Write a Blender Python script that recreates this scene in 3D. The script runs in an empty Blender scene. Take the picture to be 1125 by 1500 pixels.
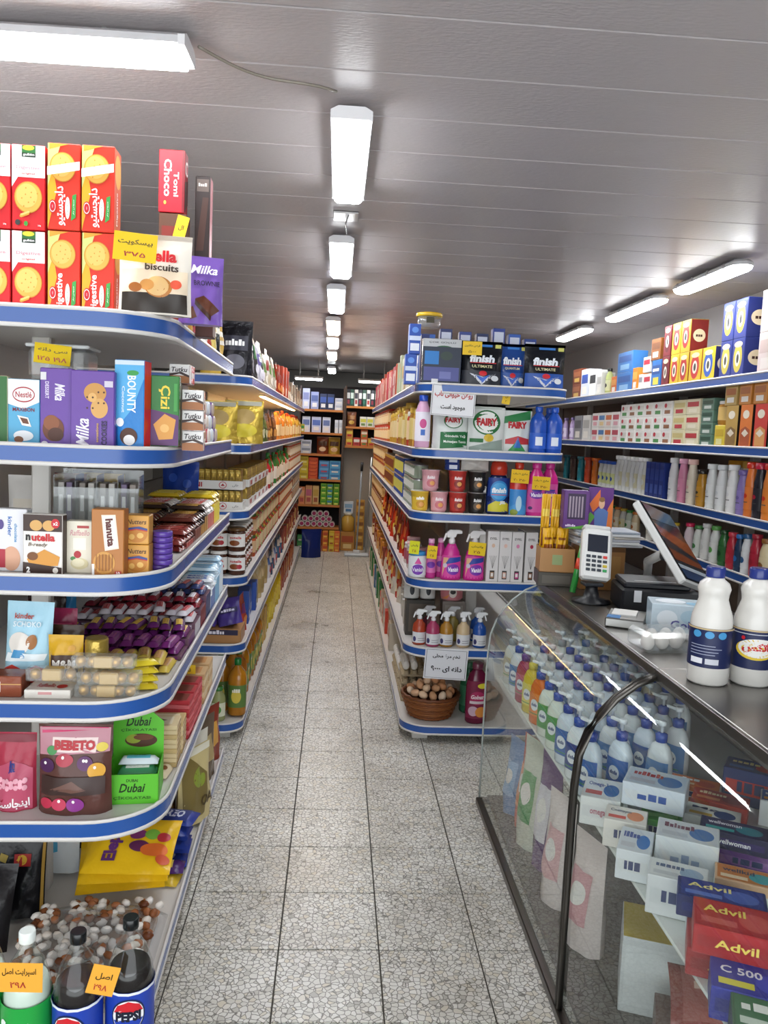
import bpy, math, random, unicodedata
from mathutils import Matrix, Vector

# ------------------------------------------------------------------ camera
sc = bpy.context.scene
COL = sc.collection
FPX, YAW, PITCH, ROLL, EYE = 1182.81, 0.061064, 0.0986019, 0.0437917, 1.5474
_cy, _sy, _cp, _sp = math.cos(YAW), math.sin(YAW), math.cos(PITCH), math.sin(PITCH)
FW = Vector((_sy * _cp, _cy * _cp, -_sp))
_r0 = Vector((_cy, -_sy, 0)); _u0 = _r0.cross(FW)
RT = _r0 * math.cos(ROLL) + _u0 * math.sin(ROLL)
UP = _u0 * math.cos(ROLL) - _r0 * math.sin(ROLL)
EYEP = Vector((0, 0, EYE))
cd = bpy.data.cameras.new('camera'); cam = bpy.data.objects.new('camera', cd); COL.objects.link(cam)
cam.matrix_world = Matrix(((RT.x, UP.x, -FW.x, 0), (RT.y, UP.y, -FW.y, 0), (RT.z, UP.z, -FW.z, EYE), (0, 0, 0, 1)))
cd.sensor_fit = 'VERTICAL'; cd.sensor_height = 36; cd.lens = FPX / 1500 * 36
cd.clip_start = 0.05
sc.camera = cam

# ------------------------------------------------------------------ daylight from the open shop front, exposure
w = bpy.data.worlds.new('daylight'); sc.world = w; w.use_nodes = True
w.node_tree.nodes['Background'].inputs[0].default_value = (0.93, 0.97, 1.0, 1)
w.node_tree.nodes['Background'].inputs[1].default_value = 2.6
sc.view_settings.view_transform = 'Standard'; sc.view_settings.look = 'None'
sc.view_settings.gamma = 1; sc.view_settings.use_curve_mapping = False
sc.view_settings.exposure = 0.62
LAMP_POWER = 24.0

sc.cycles.max_bounces = 8; sc.cycles.diffuse_bounces = 4; sc.cycles.transparent_max_bounces = 10; sc.cycles.caustics_reflective = False; sc.cycles.caustics_refractive = False
random.seed(7)
R = math.radians

def ray(x, y): return FW + RT * ((x - 562.5) / FPX) + UP * ((750 - y) / FPX)
def atz(x, y, z): d = ray(x, y); return EYEP + d * ((z - EYE) / d.z)
def aty(x, y, Y): d = ray(x, y); return EYEP + d * (Y / d.y)
def atx(x, y, X): d = ray(x, y); return EYEP + d * (X / d.x)

# ------------------------------------------------------------------ materials
def _lin(c): return c / 12.92 if c <= 0.04045 else ((c + 0.055) / 1.055) ** 2.4
_hx = {}
def hx(s):
    if s not in _hx:
        t = s.lstrip('#')
        if len(t) == 3: t = ''.join(a + a for a in t)
        _hx[s] = tuple(_lin(int(t[i:i + 2], 16) / 255) for i in (0, 2, 4)) + (1.0,)
    return _hx[s]

def nodes_of(name):
    m = bpy.data.materials.new(name); m.use_nodes = True
    nt = m.node_tree; b = nt.nodes['Principled BSDF']
    return m, nt, b

def N(nt, t, **k):
    n = nt.nodes.new(t)
    for a, v in k.items(): setattr(n, a, v)
    return n

def bump(nt, b, scale, strength, dist=0.002, kind='noise', detail=3):
    tc = N(nt, 'ShaderNodeTexCoord')
    if kind == 'noise':
        n = N(nt, 'ShaderNodeTexNoise'); n.inputs['Scale'].default_value = scale; n.inputs['Detail'].default_value = detail; o = n.outputs[0]
    else:
        n = N(nt, 'ShaderNodeTexVoronoi'); n.inputs['Scale'].default_value = scale; o = n.outputs['Distance']
    nt.links.new(tc.outputs['Object'], n.inputs['Vector'])
    bp = N(nt, 'ShaderNodeBump'); bp.inputs['Strength'].default_value = strength; bp.inputs['Distance'].default_value = dist
    nt.links.new(o, bp.inputs['Height']); nt.links.new(bp.outputs[0], b.inputs['Normal'])

def colmat(name, rough, spec=0.5, metal=0.0, coat=0.0, bmp=None, trans=0.0, alpha=None):
    m, nt, b = nodes_of(name)
    at = N(nt, 'ShaderNodeAttribute'); at.attribute_name = 'col'
    nt.links.new(at.outputs['Color'], b.inputs['Base Color'])
    b.inputs['Roughness'].default_value = rough; b.inputs['Metallic'].default_value = metal
    b.inputs['Specular IOR Level'].default_value = spec; b.inputs['Coat Weight'].default_value = coat
    if bmp: bump(nt, b, *bmp)
    if trans: b.inputs['Transmission Weight'].default_value = trans
    return m

def clearmat(name, tint, haze, rough=0.03, ior=1.5, hazecol=(0.9, 0.95, 0.93, 1)):
    """thin clear sheet: transparent + fresnel mirror + a little diffuse haze"""
    m = bpy.data.materials.new(name); m.use_nodes = True; nt = m.node_tree; nt.nodes.clear()
    out = N(nt, 'ShaderNodeOutputMaterial'); tr = N(nt, 'ShaderNodeBsdfTransparent'); gl = N(nt, 'ShaderNodeBsdfGlossy'); df = N(nt, 'ShaderNodeBsdfDiffuse')
    fr = N(nt, 'ShaderNodeFresnel'); mx = N(nt, 'ShaderNodeMixShader'); mh = N(nt, 'ShaderNodeMixShader')
    tr.inputs[0].default_value = tint; gl.inputs['Roughness'].default_value = rough; df.inputs[0].default_value = hazecol; fr.inputs[0].default_value = ior
    mh.inputs[0].default_value = haze
    nt.links.new(tr.outputs[0], mh.inputs[1]); nt.links.new(df.outputs[0], mh.inputs[2])
    nt.links.new(fr.outputs[0], mx.inputs[0]); nt.links.new(mh.outputs[0], mx.inputs[1]); nt.links.new(gl.outputs[0], mx.inputs[2])
    nt.links.new(mx.outputs[0], out.inputs[0])
    ge = N(nt, 'ShaderNodeNewGeometry'); mr = N(nt, 'ShaderNodeMapRange'); mr.inputs[3].default_value = ior; mr.inputs[4].default_value = 1 / ior
    nt.links.new(ge.outputs['Backfacing'], mr.inputs[0]); nt.links.new(mr.outputs[0], fr.inputs[0])
    return m

MAT = {
    'card': colmat('printed_card', 0.42, 0.4),
    'gloss': colmat('gloss_plastic', 0.22, 0.5),
    'film': colmat('plastic_film', 0.24, 0.28, bmp=(24, 0.3, 0.01)),
    'foil': colmat('metallic_foil', 0.28, 0.6, metal=0.55, bmp=(30, 0.6, 0.012)),
    'matte': colmat('matte_surface', 0.75, 0.3),
    'ink': colmat('printed_ink', 0.4, 0.4),
    'steel': colmat('brushed_steel', 0.3, 0.5, metal=0.9),
    'enamel': colmat('enamelled_sheet_metal', 0.35, 0.5),
    'wood': colmat('varnished_wood', 0.4, 0.4, bmp=(40, 0.2, 0.003)),
    'liquid': colmat('coloured_liquid', 0.1, 0.5, trans=0.08),
    'shell': colmat('egg_shell', 0.55, 0.35),
    'wicker': colmat('wicker', 0.5, 0.4, bmp=(60, 0.3, 0.004)),
    'rubber': colmat('black_plastic', 0.4, 0.4, bmp=(200, 0.1, 0.001)),
    'glass': clearmat('counter_glass', (0.93, 0.97, 0.95, 1), 0.02),
    'bottle': clearmat('clear_bottle_plastic', (0.95, 0.97, 0.96, 1), 0.015, 0.04),
    'clear': clearmat('clear_plastic', (0.92, 0.94, 0.95, 1), 0.10, 0.06),
    'wrap': clearmat('cellophane_wrap', (0.95, 0.95, 0.96, 1), 0.16, 0.12),
}
def emit(name, col, s):
    m = bpy.data.materials.new(name); m.use_nodes = True; nt = m.node_tree; nt.nodes.clear()
    o = N(nt, 'ShaderNodeOutputMaterial'); e = N(nt, 'ShaderNodeEmission'); e.inputs[0].default_value = col; e.inputs[1].default_value = s
    nt.links.new(e.outputs[0], o.inputs[0]); return m
MAT['lamp'] = emit('lamp_diffuser_cool', (0.95, 0.98, 1.0, 1), LAMP_POWER)
MAT['lampwarm'] = emit('lamp_diffuser_warm', (1.0, 0.80, 0.58, 1), LAMP_POWER * 0.9)
MAT['lampamber'] = emit('strip_light_amber', (1.0, 0.62, 0.25, 1), LAMP_POWER * 0.55)
MAT['lampblue'] = emit('lamp_diffuser_bluish', (0.82, 0.86, 1.0, 1), LAMP_POWER)
MAT['screen'] = colmat('display_screen', 0.12, 0.6)

# ------------------------------------------------------------------ mesh builder
class MB:
    def __init__(s): s.v = []; s.f = []; s.c = []; s.m = []; s.s = []
    def add(s, vs, fs, col, mat='card', smooth=False):
        o = len(s.v); s.v += [tuple(p) for p in vs]
        for f in fs:
            s.f.append(tuple(i + o for i in f)); s.c.append(hx(col) if isinstance(col, str) else col); s.m.append(mat); s.s.append(bool(smooth))
        return s
    def xform(s, M, start=0):
        s.v[start:] = [tuple(M @ Vector(p)) for p in s.v[start:]]; return s
    def box(s, x0, x1, y0, y1, z0, z1, col, mat='card', ch=0.0, cols=None):
        if ch <= 0:
            vs = [(x, y, z) for z in (z0, z1) for y in (y0, y1) for x in (x0, x1)]
            fs = [(0, 2, 3, 1), (4, 5, 7, 6), (0, 1, 5, 4), (2, 6, 7, 3), (0, 4, 6, 2), (1, 3, 7, 5)]
            if cols:
                for f, c in zip(fs, cols): s.add(vs, [f], c, mat)
            else: s.add(vs, fs, col, mat)
            return s
        # chamfered box: 24 vertices
        lim = ((x0, x1), (y0, y1), (z0, z1)); V = {}; vs = []
        for ax in range(3):
            for i in (0, 1):
                for j in (0, 1):
                    for k in (0, 1):
                        p = [0, 0, 0]; ijk = (i, j, k)
                        for a in range(3):
                            e = lim[a][ijk[a]]
                            p[a] = e if a == ax else e + (ch if ijk[a] == 0 else -ch)
                        V[ax, i, j, k] = len(vs); vs.append(tuple(p))
        fs = []
        for i in (0, 1): fs.append([V[0, i, 0, 0], V[0, i, 1, 0], V[0, i, 1, 1], V[0, i, 0, 1]][::(1 if i else -1)])
        for j in (0, 1): fs.append([V[1, 0, j, 0], V[1, 1, j, 0], V[1, 1, j, 1], V[1, 0, j, 1]][::(-1 if j else 1)])
        for k in (0, 1): fs.append([V[2, 0, 0, k], V[2, 1, 0, k], V[2, 1, 1, k], V[2, 0, 1, k]][::(1 if k else -1)])
        for i in (0, 1):
            for j in (0, 1): fs.append([V[0, i, j, 0], V[0, i, j, 1], V[1, i, j, 1], V[1, i, j, 0]][::(1 if i ^ j else -1)])
        for i in (0, 1):
            for k in (0, 1): fs.append([V[0, i, 0, k], V[0, i, 1, k], V[2, i, 1, k], V[2, i, 0, k]][::(1 if i == k else -1)])
        for j in (0, 1):
            for k in (0, 1): fs.append([V[1, 0, j, k], V[1, 1, j, k], V[2, 1, j, k], V[2, 0, j, k]][::(-1 if j == k else 1)])
        for i in (0, 1):
            for j in (0, 1):
                for k in (0, 1): fs.append([V[0, i, j, k], V[1, i, j, k], V[2, i, j, k]][::(1 if (i + j + k) % 2 else -1)])
        if cols:
            idx = [4, 5, 2, 3, 0, 1]
            for c, q in zip(cols, idx): s.add(vs, [fs[q]], c, mat)
            s.add(vs, fs[6:], col, mat)
        else: s.add(vs, fs, col, mat)
        return s
    def lathe(s, prof, n=20, col='#fff', mat='gloss', bands=None, sx=1, sy=1, p=2.0, off=(0, 0, 0), cap0=True, cap1=True, smooth=True):
        """prof [(r, z)]; bands {i: col} colours the ring between profile points i and i + 1; p superellipse power"""
        vs = []; o = off
        for r, z in prof:
            for k in range(n):
                a = 2 * math.pi * (k + 0.5) / n; c, d = math.cos(a), math.sin(a)
                q = (abs(c) ** p + abs(d) ** p) ** (-1 / p)
                vs.append((o[0] + r * q * c * sx, o[1] + r * q * d * sy, o[2] + z))
        b = len(s.v); s.v += vs
        for i in range(len(prof) - 1):
            cc = hx(bands[i] if bands and i in bands else col)
            for k in range(n):
                k2 = (k + 1) % n
                s.f.append((b + i * n + k, b + i * n + k2, b + (i + 1) * n + k2, b + (i + 1) * n + k)); s.c.append(cc); s.m.append(mat); s.s.append(bool(smooth))
        if cap0: s.f.append(tuple(b + k for k in range(n))[::-1]); s.c.append(hx(col)); s.m.append(mat); s.s.append(False)
        if cap1:
            e = b + (len(prof) - 1) * n; cc = hx(bands[len(prof) - 2] if bands and len(prof) - 2 in bands else col)
            s.f.append(tuple(e + k for k in range(n))); s.c.append(cc); s.m.append(mat); s.s.append(False)
        return s
    def grid(s, fn, nu, nv, col, mat, smooth=True, flip=False):
        b = len(s.v)
        for j in range(nv + 1):
            for i in range(nu + 1): s.v.append(tuple(fn(i / nu, j / nv)))
        for j in range(nv):
            for i in range(nu):
                a = b + j * (nu + 1) + i; f = (a, a + 1, a + nu + 2, a + nu + 1)
                s.f.append(f[::-1] if flip else f); c = col((i + .5) / nu, (j + .5) / nv) if callable(col) else col
                s.c.append(hx(c)); s.m.append(mat); s.s.append(bool(smooth))
        return s
    def tube(s, pts, r, n=8, col='#888', mat='steel'):
        pts = [Vector(p) for p in pts]; b = len(s.v)
        for i, p in enumerate(pts):
            t = (pts[min(i + 1, len(pts) - 1)] - pts[max(i - 1, 0)]).normalized()
            a = t.cross(Vector((0, 0, 1)) if abs(t.z) < 0.9 else Vector((1, 0, 0))).normalized(); c = t.cross(a)
            for k in range(n):
                g = 2 * math.pi * k / n; s.v.append(tuple(p + (a * math.cos(g) + c * math.sin(g)) * r))
        for i in range(len(pts) - 1):
            for k in range(n):
                k2 = (k + 1) % n; s.f.append((b + i * n + k, b + i * n + k2, b + (i + 1) * n + k2, b + (i + 1) * n + k)); s.c.append(hx(col)); s.m.append(mat); s.s.append(True)
        s.f.append(tuple(b + k for k in range(n))[::-1]); s.c.append(hx(col)); s.m.append(mat); s.s.append(False)
        e = b + (len(pts) - 1) * n; s.f.append(tuple(e + k for k in range(n))); s.c.append(hx(col)); s.m.append(mat); s.s.append(False)
        return s
    def prism(s, poly, x0, x1, col, mat='card', axis='x'):
        """poly in the plane across the axis, swept from x0 to x1"""
        n = len(poly)
        mk = {'x': lambda a, q: (a, q[0], q[1]), 'y': lambda a, q: (q[0], a, q[1]), 'z': lambda a, q: (q[0], q[1], a)}[axis]
        vs = [mk(a, q) for a in (x0, x1) for q in poly]
        fs = [(i, (i + 1) % n, n + (i + 1) % n, n + i) for i in range(n)] + [tuple(range(n))[::-1], tuple(range(n, 2 * n))]
        return s.add(vs, fs, col, mat)
    def mesh(s, name):
        me = bpy.data.meshes.new(name); me.from_pydata(s.v, [], s.f)
        mats = []
        for m in s.m:
            if m not in mats: mats.append(m)
        for m in mats: me.materials.append(MAT[m])
        if len(mats) > 1: me.polygons.foreach_set('material_index', [mats.index(m) for m in s.m])
        me.polygons.foreach_set('use_smooth', s.s)
        at = me.attributes.new('col', 'FLOAT_COLOR', 'CORNER'); arr = []
        for f, c in zip(s.f, s.c): arr.extend(c * len(f))
        at.data.foreach_set('color', arr); me.update()
        return me

def obj(name, data, parent=None, loc=None, rot=None):
    me = data.mesh(name) if isinstance(data, MB) else data
    o = bpy.data.objects.new(name, me); COL.objects.link(o)
    if parent: o.parent = parent
    if loc is not None: o.location = loc
    if rot is not None: o.rotation_euler = rot
    return o
def tag(o, label, cat, group=None):
    o['label'] = label; o['category'] = cat
    if group: o['group'] = group
    return o
def structure(o, label=None):
    o['kind'] = 'structure'
    if label: o['label'] = label
    return o
def empty(name, loc=(0, 0, 0), rz=0, rot=None):
    o = bpy.data.objects.new(name, None); COL.objects.link(o); o.empty_display_size = 0.05
    o.location = loc; o.rotation_euler = rot if rot else (0, 0, rz); return o
class Kind:
    """one kind of thing: its plain name, category and the meshes of its parts; place() makes an individual"""
    def __init__(s, name, cat, parts): s.name = name; s.cat = cat; s.parts = [(n, p.mesh(n) if isinstance(p, MB) else p, sub) for n, p, sub in [(q + (None,))[:3] for q in parts]]
def place(kind, loc, rz, label, group=None, rot=None, cat=None, name=None):
    if len(kind.parts) == 1:
        o = obj(name or kind.name, kind.parts[0][1], None, loc, rot if rot else (0, 0, rz)); r = o
    else:
        r = empty(name or kind.name, loc, rz, rot); by = {}
        for n, me, sub in kind.parts: by[n] = obj(n, me, by[sub] if sub else r)
    return tag(r, label, cat or kind.cat, group)

# ------------------------------------------------------------------ lettering and print
_tc = bpy.data.curves.new('type', 'FONT'); _tc.resolution_u = 2; _to = bpy.data.objects.new('type', _tc)
_tx = {}
ILLEGIBLE = set('COFFEE cafe snack LOTION TEA vit box POWER SACHET wafer iron zinc Sleep B12 D3 gold coffee COCO Biotin Ginseng milk rose pista coco DARK Candy Ca CALCIUM Omega Cheese Ülker ÜLKER metro Caramio ALBENI Laviva Biscolata kinderbar Bueno روغن شکلات DORE Dore Golriz Duolact'.split()) | {'Vit D', '70+'}
def arabic(s):
    """shape Persian letters into their joined forms, in drawing order from the left"""
    names = {'ا': 'ALEF', 'آ': 'ALEF WITH MADDA ABOVE', 'ب': 'BEH', 'پ': 'PEH', 'ت': 'TEH', 'ث': 'THEH', 'ج': 'JEEM', 'چ': 'TCHEH', 'ح': 'HAH', 'خ': 'KHAH', 'د': 'DAL', 'ذ': 'THAL', 'ر': 'REH', 'ز': 'ZAIN',
             'س': 'SEEN', 'ش': 'SHEEN', 'ص': 'SAD', 'ط': 'TAH', 'ع': 'AIN', 'غ': 'GHAIN', 'ف': 'FEH', 'ق': 'QAF', 'ک': 'KEHEH', 'گ': 'GAF', 'ل': 'LAM', 'م': 'MEEM', 'ن': 'NOON', 'و': 'WAW', 'ه': 'HEH', 'ی': 'FARSI YEH'}
    right = set('اآدذرزو'); out = []
    for i, ch in enumerate(s):
        if ch not in names: out.append(ch); continue
        prv = i > 0 and s[i - 1] in names and s[i - 1] not in right
        nxt = i + 1 < len(s) and s[i + 1] in names and ch not in right
        form = 'MEDIAL' if prv and nxt else 'FINAL' if prv else 'INITIAL' if nxt else 'ISOLATED'
        try: out.append(unicodedata.lookup('ARABIC LETTER %s %s FORM' % (names[ch], form)))
        except KeyError: out.append(ch)
    # digits keep their own left-to-right order
    res = []; run = []
    for ch in reversed(out):
        if ch in '۰۱۲۳۴۵۶۷۸۹': run.insert(0, ch)
        else: res += run; run = []; res.append(ch)
    return ''.join(res + run)
def letters(s, bold=0.0, shear=0.0):
    k = (s, bold, shear)
    if s in ILLEGIBLE:   # print too small to read in the photograph: word-like blocks
        v = []; f = []; x = 0.0; rn = random.Random(len(s) * 7 + ord(s[0]))
        for i in range(max(3, len(s))):
            w_ = rn.uniform(.25, .5); h_ = rn.choice((.5, .5, .7)); b = len(v); v += [(x, 0), (x + w_, 0), (x + w_, h_), (x, h_)]; f.append((b, b + 1, b + 2, b + 3)); x += w_ + .1
        return [(a - x / 2, c - .3) for a, c in v], f, x, .7
    if k not in _tx:
        t = arabic(s) if any('\u0600' <= c <= '\u06ff' for c in s) else s
        _tc.body = t; _tc.offset = bold; _tc.shear = shear
        me = bpy.data.meshes.new_from_object(_to)
        v = [(p.co.x, p.co.y) for p in me.vertices]; f = [tuple(p.vertices) for p in me.polygons]
        bpy.data.meshes.remove(me)
        if not v: v = [(0, 0), (1, 0), (1, 1)]; f = []
        x0 = min(a for a, b in v); x1 = max(a for a, b in v); y0 = min(b for a, b in v); y1 = max(b for a, b in v)
        _tx[k] = ([(a - (x0 + x1) / 2, b - (y0 + y1) / 2) for a, b in v], f, x1 - x0, max(y1 - y0, 1e-3))
    return _tx[k]

def artwork(mb, shapes, W, H, surf, mat='ink', eps0=0.0006, deps=0.00018, curved=False):
    """shapes on a W x H face, unit coordinates; surf(u, v, e) -> local point, e = lift off the face"""
    e = eps0
    for sh in shapes:
        k = sh[0]
        if k == 'r':
            _, x0, y0, x1, y1, c = sh
            n = (max(2, round(16 * (x1 - x0))), max(2, round(16 * (y1 - y0)))) if curved else (1, 1)
            mb.grid(lambda a, b: surf(x0 + (x1 - x0) * a, y0 + (y1 - y0) * b, e), n[0], n[1], c, mat, smooth=curved)
        elif k == 'e':
            _, cx, cy, rx, ry, c = sh[:6]; n = 28; rings = (0.33, 0.67, 1.0) if curved else (1.0,)
            vs = [surf(cx, cy, e)]; fs = []
            for ri, rr in enumerate(rings):
                for i in range(n):
                    a = 2 * math.pi * i / n; vs.append(surf(cx + rx * rr * math.cos(a), cy + ry * rr * math.sin(a), e))
                for i in range(n):
                    j = (i + 1) % n
                    if ri == 0: fs.append((0, 1 + i, 1 + j))
                    else: fs.append((1 + (ri - 1) * n + i, 1 + ri * n + i, 1 + ri * n + j, 1 + (ri - 1) * n + j))
            mb.add(vs, fs, c, mat, curved)
        elif k == 'p':
            _, pts, c = sh
            if not curved: mb.add([surf(a, b, e) for a, b in pts], [tuple(range(len(pts)))], c, mat)
            else:
                q = []; n0 = len(pts)
                for i in range(n0):
                    (a0, b0), (a1, b1) = pts[i], pts[(i + 1) % n0]
                    for k_ in range(5): q.append((a0 + (a1 - a0) * k_ / 5, b0 + (b1 - b0) * k_ / 5))
                cx = sum(a for a, b in pts) / n0; cy = sum(b for a, b in pts) / n0; n = len(q); vs = [surf(cx, cy, e)]; fs = []
                for ri, rr in enumerate((.25, .5, .75, 1)):
                    vs += [surf(cx + (a - cx) * rr, cy + (b - cy) * rr, e) for a, b in q]
                    for i in range(n):
                        j = (i + 1) % n
                        fs.append((0, 1 + i, 1 + j) if ri == 0 else (1 + (ri - 1) * n + i, 1 + ri * n + i, 1 + ri * n + j, 1 + (ri - 1) * n + j))
                mb.add(vs, fs, c, mat, True)
        elif k == 't':
            _, s, cx, cy, hgt, c = sh[:6]
            opt = sh[6] if len(sh) > 6 else {}
            v, f, tw, th = letters(s, opt.get('bold', 0.02), opt.get('shear', 0.0))
            side = abs(opt.get('rot', 0)) > 45
            sc_ = hgt * (W if side else H) / th; wx = sc_
            mxw = opt.get('w')
            if mxw: wx = mxw * (H if side else W) / tw
            a = math.radians(opt.get('rot', 0)); ca, sa = math.cos(a), math.sin(a); vs = []
            for x, y in v:
                X, Y = x * wx, y * sc_
                vs.append(surf(cx + (X * ca - Y * sa) / W, cy + (X * sa + Y * ca) / H, e + (.0022 if curved == 2 else 0)))
            mb.add(vs, f, c, mat)
        e += deps
    return mb
def T(s, x, y, h, c, **o): return ('t', s, x, y, h, c, o)
# ================================================================== the room
XL, XR, YF, YB, ZC = -2.75, 2.28, -1.2, 12.3, 2.40
def floor_material():
    m, nt, b = nodes_of('terrazzo_tile')
    tc = N(nt, 'ShaderNodeTexCoord')
    geo = N(nt, 'ShaderNodeNewGeometry')
    v = N(nt, 'ShaderNodeTexVoronoi'); v.inputs['Scale'].default_value = 62; v.inputs['Randomness'].default_value = 1
    ve = N(nt, 'ShaderNodeTexVoronoi', feature='DISTANCE_TO_EDGE'); ve.inputs['Scale'].default_value = 62
    wn = N(nt, 'ShaderNodeTexNoise'); wn.inputs['Scale'].default_value = 38
    mxv = N(nt, 'ShaderNodeMix', data_type='VECTOR'); mxv.inputs[0].default_value = 0.012
    nt.links.new(geo.outputs['Position'], wn.inputs['Vector']); nt.links.new(geo.outputs['Position'], mxv.inputs[4]); nt.links.new(wn.outputs['Color'], mxv.inputs[5])
    for q in (v, ve): nt.links.new(mxv.outputs[1], q.inputs['Vector'])
    # chip colour
    sep = N(nt, 'ShaderNodeSeparateColor'); nt.links.new(v.outputs['Color'], sep.inputs[0])
    cr = N(nt, 'ShaderNodeValToRGB'); e = cr.color_ramp.elements
    e[0].position = 0; e[0].color = hx('#c2bfb7'); e[1].position = 1; e[1].color = hx('#f6f4ef')
    for p, c in ((0.12, '#dedbd2'), (0.35, '#e8e6df'), (0.7, '#f0eee9'), (0.9, '#e0d8c6')):
        q = e.new(p); q.color = hx(c)
    nt.links.new(sep.outputs[0], cr.inputs[0])
    rr = N(nt, 'ShaderNodeValToRGB'); rr.color_ramp.elements[0].position = 0.02; rr.color_ramp.elements[1].position = 0.10
    nt.links.new(ve.outputs['Distance'], rr.inputs[0])
    big = N(nt, 'ShaderNodeTexNoise'); big.inputs['Scale'].default_value = 3.1; big.inputs['Detail'].default_value = 4; nt.links.new(geo.outputs['Position'], big.inputs['Vector'])
    gro = N(nt, 'ShaderNodeMix', data_type='RGBA'); gro.inputs[6].default_value = hx('#7d7971'); nt.links.new(cr.outputs[0], gro.inputs[7]); nt.links.new(rr.outputs[0], gro.inputs[0])
    dirt = N(nt, 'ShaderNodeMix', data_type='RGBA', blend_type='MULTIPLY'); dirt.inputs[0].default_value = 0.45
    br = N(nt, 'ShaderNodeValToRGB'); br.color_ramp.elements[0].position = 0.3; br.color_ramp.elements[0].color = hx('#a29a8c'); br.color_ramp.elements[1].position = 0.65; br.color_ramp.elements[1].color = (1, 1, 1, 1)
    nt.links.new(big.outputs[0], br.inputs[0]); nt.links.new(gro.outputs[2], dirt.inputs[6]); nt.links.new(br.outputs[0], dirt.inputs[7])
    nt.links.new(dirt.outputs[2], b.inputs['Base Color'])
    rg = N(nt, 'ShaderNodeMapRange'); rg.inputs[3].default_value = 0.2; rg.inputs[4].default_value = 0.42; nt.links.new(big.outputs[0], rg.inputs[0]); nt.links.new(rg.outputs[0], b.inputs['Roughness'])
    bp = N(nt, 'ShaderNodeBump'); bp.inputs['Strength'].default_value = 0.15; bp.inputs['Distance'].default_value = 0.001; nt.links.new(rr.outputs[0], bp.inputs['Height']); nt.links.new(bp.outputs[0], b.inputs['Normal'])
    return m
MAT['terrazzo'] = floor_material()
m, nt, b = nodes_of('grout'); b.inputs['Base Color'].default_value = hx('#4a463f'); b.inputs['Roughness'].default_value = 0.8; bump(nt, b, 60, 0.4); MAT['grout'] = m
def ceil_material():
    m, nt, b = nodes_of('pvc_ceiling_panel')
    b.inputs['Base Color'].default_value = hx('#b6b0b1'); b.inputs['Roughness'].default_value = 0.34
    geo = N(nt, 'ShaderNodeNewGeometry'); n = N(nt, 'ShaderNodeTexNoise'); n.inputs['Scale'].default_value = 140; n.inputs['Detail'].default_value = 2
    mp = N(nt, 'ShaderNodeMapping'); mp.inputs['Scale'].default_value = (0.35, 1, 1); nt.links.new(geo.outputs['Position'], mp.inputs[0]); nt.links.new(mp.outputs[0], n.inputs['Vector'])
    bp = N(nt, 'ShaderNodeBump'); bp.inputs['Strength'].default_value = 0.35; bp.inputs['Distance'].default_value = 0.004; nt.links.new(n.outputs[0], bp.inputs['Height']); nt.links.new(bp.outputs[0], b.inputs['Normal'])
    return m
MAT['pvc'] = ceil_material()
def wall_material(name, c):
    m, nt, b = nodes_of(name); b.inputs['Base Color'].default_value = hx(c); b.inputs['Roughness'].default_value = 0.7; bump(nt, b, 30, 0.15, 0.004); return m
MAT['wall'] = wall_material('painted_wall', '#b9b4ab'); MAT['walldark'] = wall_material('dim_panel_wall', '#77746f'); MAT['wallgrey'] = wall_material('grey_wall_panel', '#8b8786'); MAT['brownwall'] = wall_material('brown_wall_panel', '#7a675a')

fl = structure(obj('floor', MB().box(XL, XR, YF, YB, -0.06, -0.004, '#fff', 'grout')))
TS = 0.3; tile = MB().box(-TS / 2 + 0.0022, TS / 2 - 0.0022, -TS / 2 + 0.0022, TS / 2 - 0.0022, -0.02, 0, '#fff', 'terrazzo', ch=0.0012).mesh('floor_tile')
TX0, TY0 = -0.1186, 2.278
far = MB()
for j in range(-4, 33):
    for i in range(-9, 9):
        x = TX0 + (i + 0.5) * TS; y = TY0 + (j + 0.5) * TS
        if x > XR - 0.1 or x < XL + 0.1 or y > YB - 0.1: continue
        seen = (-0.55 < x < 0.95 and 2.0 < y < 10.9)
        if seen: obj('floor_tile', tile, fl, (x, y, 0))
        else: far.box(x - TS / 2 + 0.0022, x + TS / 2 - 0.0022, y - TS / 2 + 0.0022, y + TS / 2 - 0.0022, -0.02, 0, '#fff', 'terrazzo')
obj('covered_floor_tiles', far, fl)['kind'] = 'stuff'

ce = structure(obj('ceiling', MB().box(XL, XR, YF, YB, ZC + 0.012, ZC + 0.06, '#fff', 'grout')))
CW = 0.2706; pan = MB()
pan.box(XL, XR, -CW / 2 + 0.0025, CW / 2 - 0.0025, 0, 0.012, '#fff', 'pvc', ch=0.002)
pan = pan.mesh('ceiling_panel'); y = 1.747 - CW * 10.5
while y < YB - CW / 2:
    if y > YF + CW / 2: obj('ceiling_panel', pan, ce, (0, y, ZC))
    y += CW
structure(obj('wall_left', MB().box(XL - 0.1, XL, YF, YB, 0, ZC + 0.06, '#fff', 'wall')))
structure(obj('wall_right', MB().box(XR, XR + 0.1, YF, YB, 0, ZC + 0.06, '#fff', 'wallgrey')))
structure(obj('wall_back', MB().box(XL, XR, YB, YB + 0.1, 0, ZC + 0.06, '#fff', 'walldark')))

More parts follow.
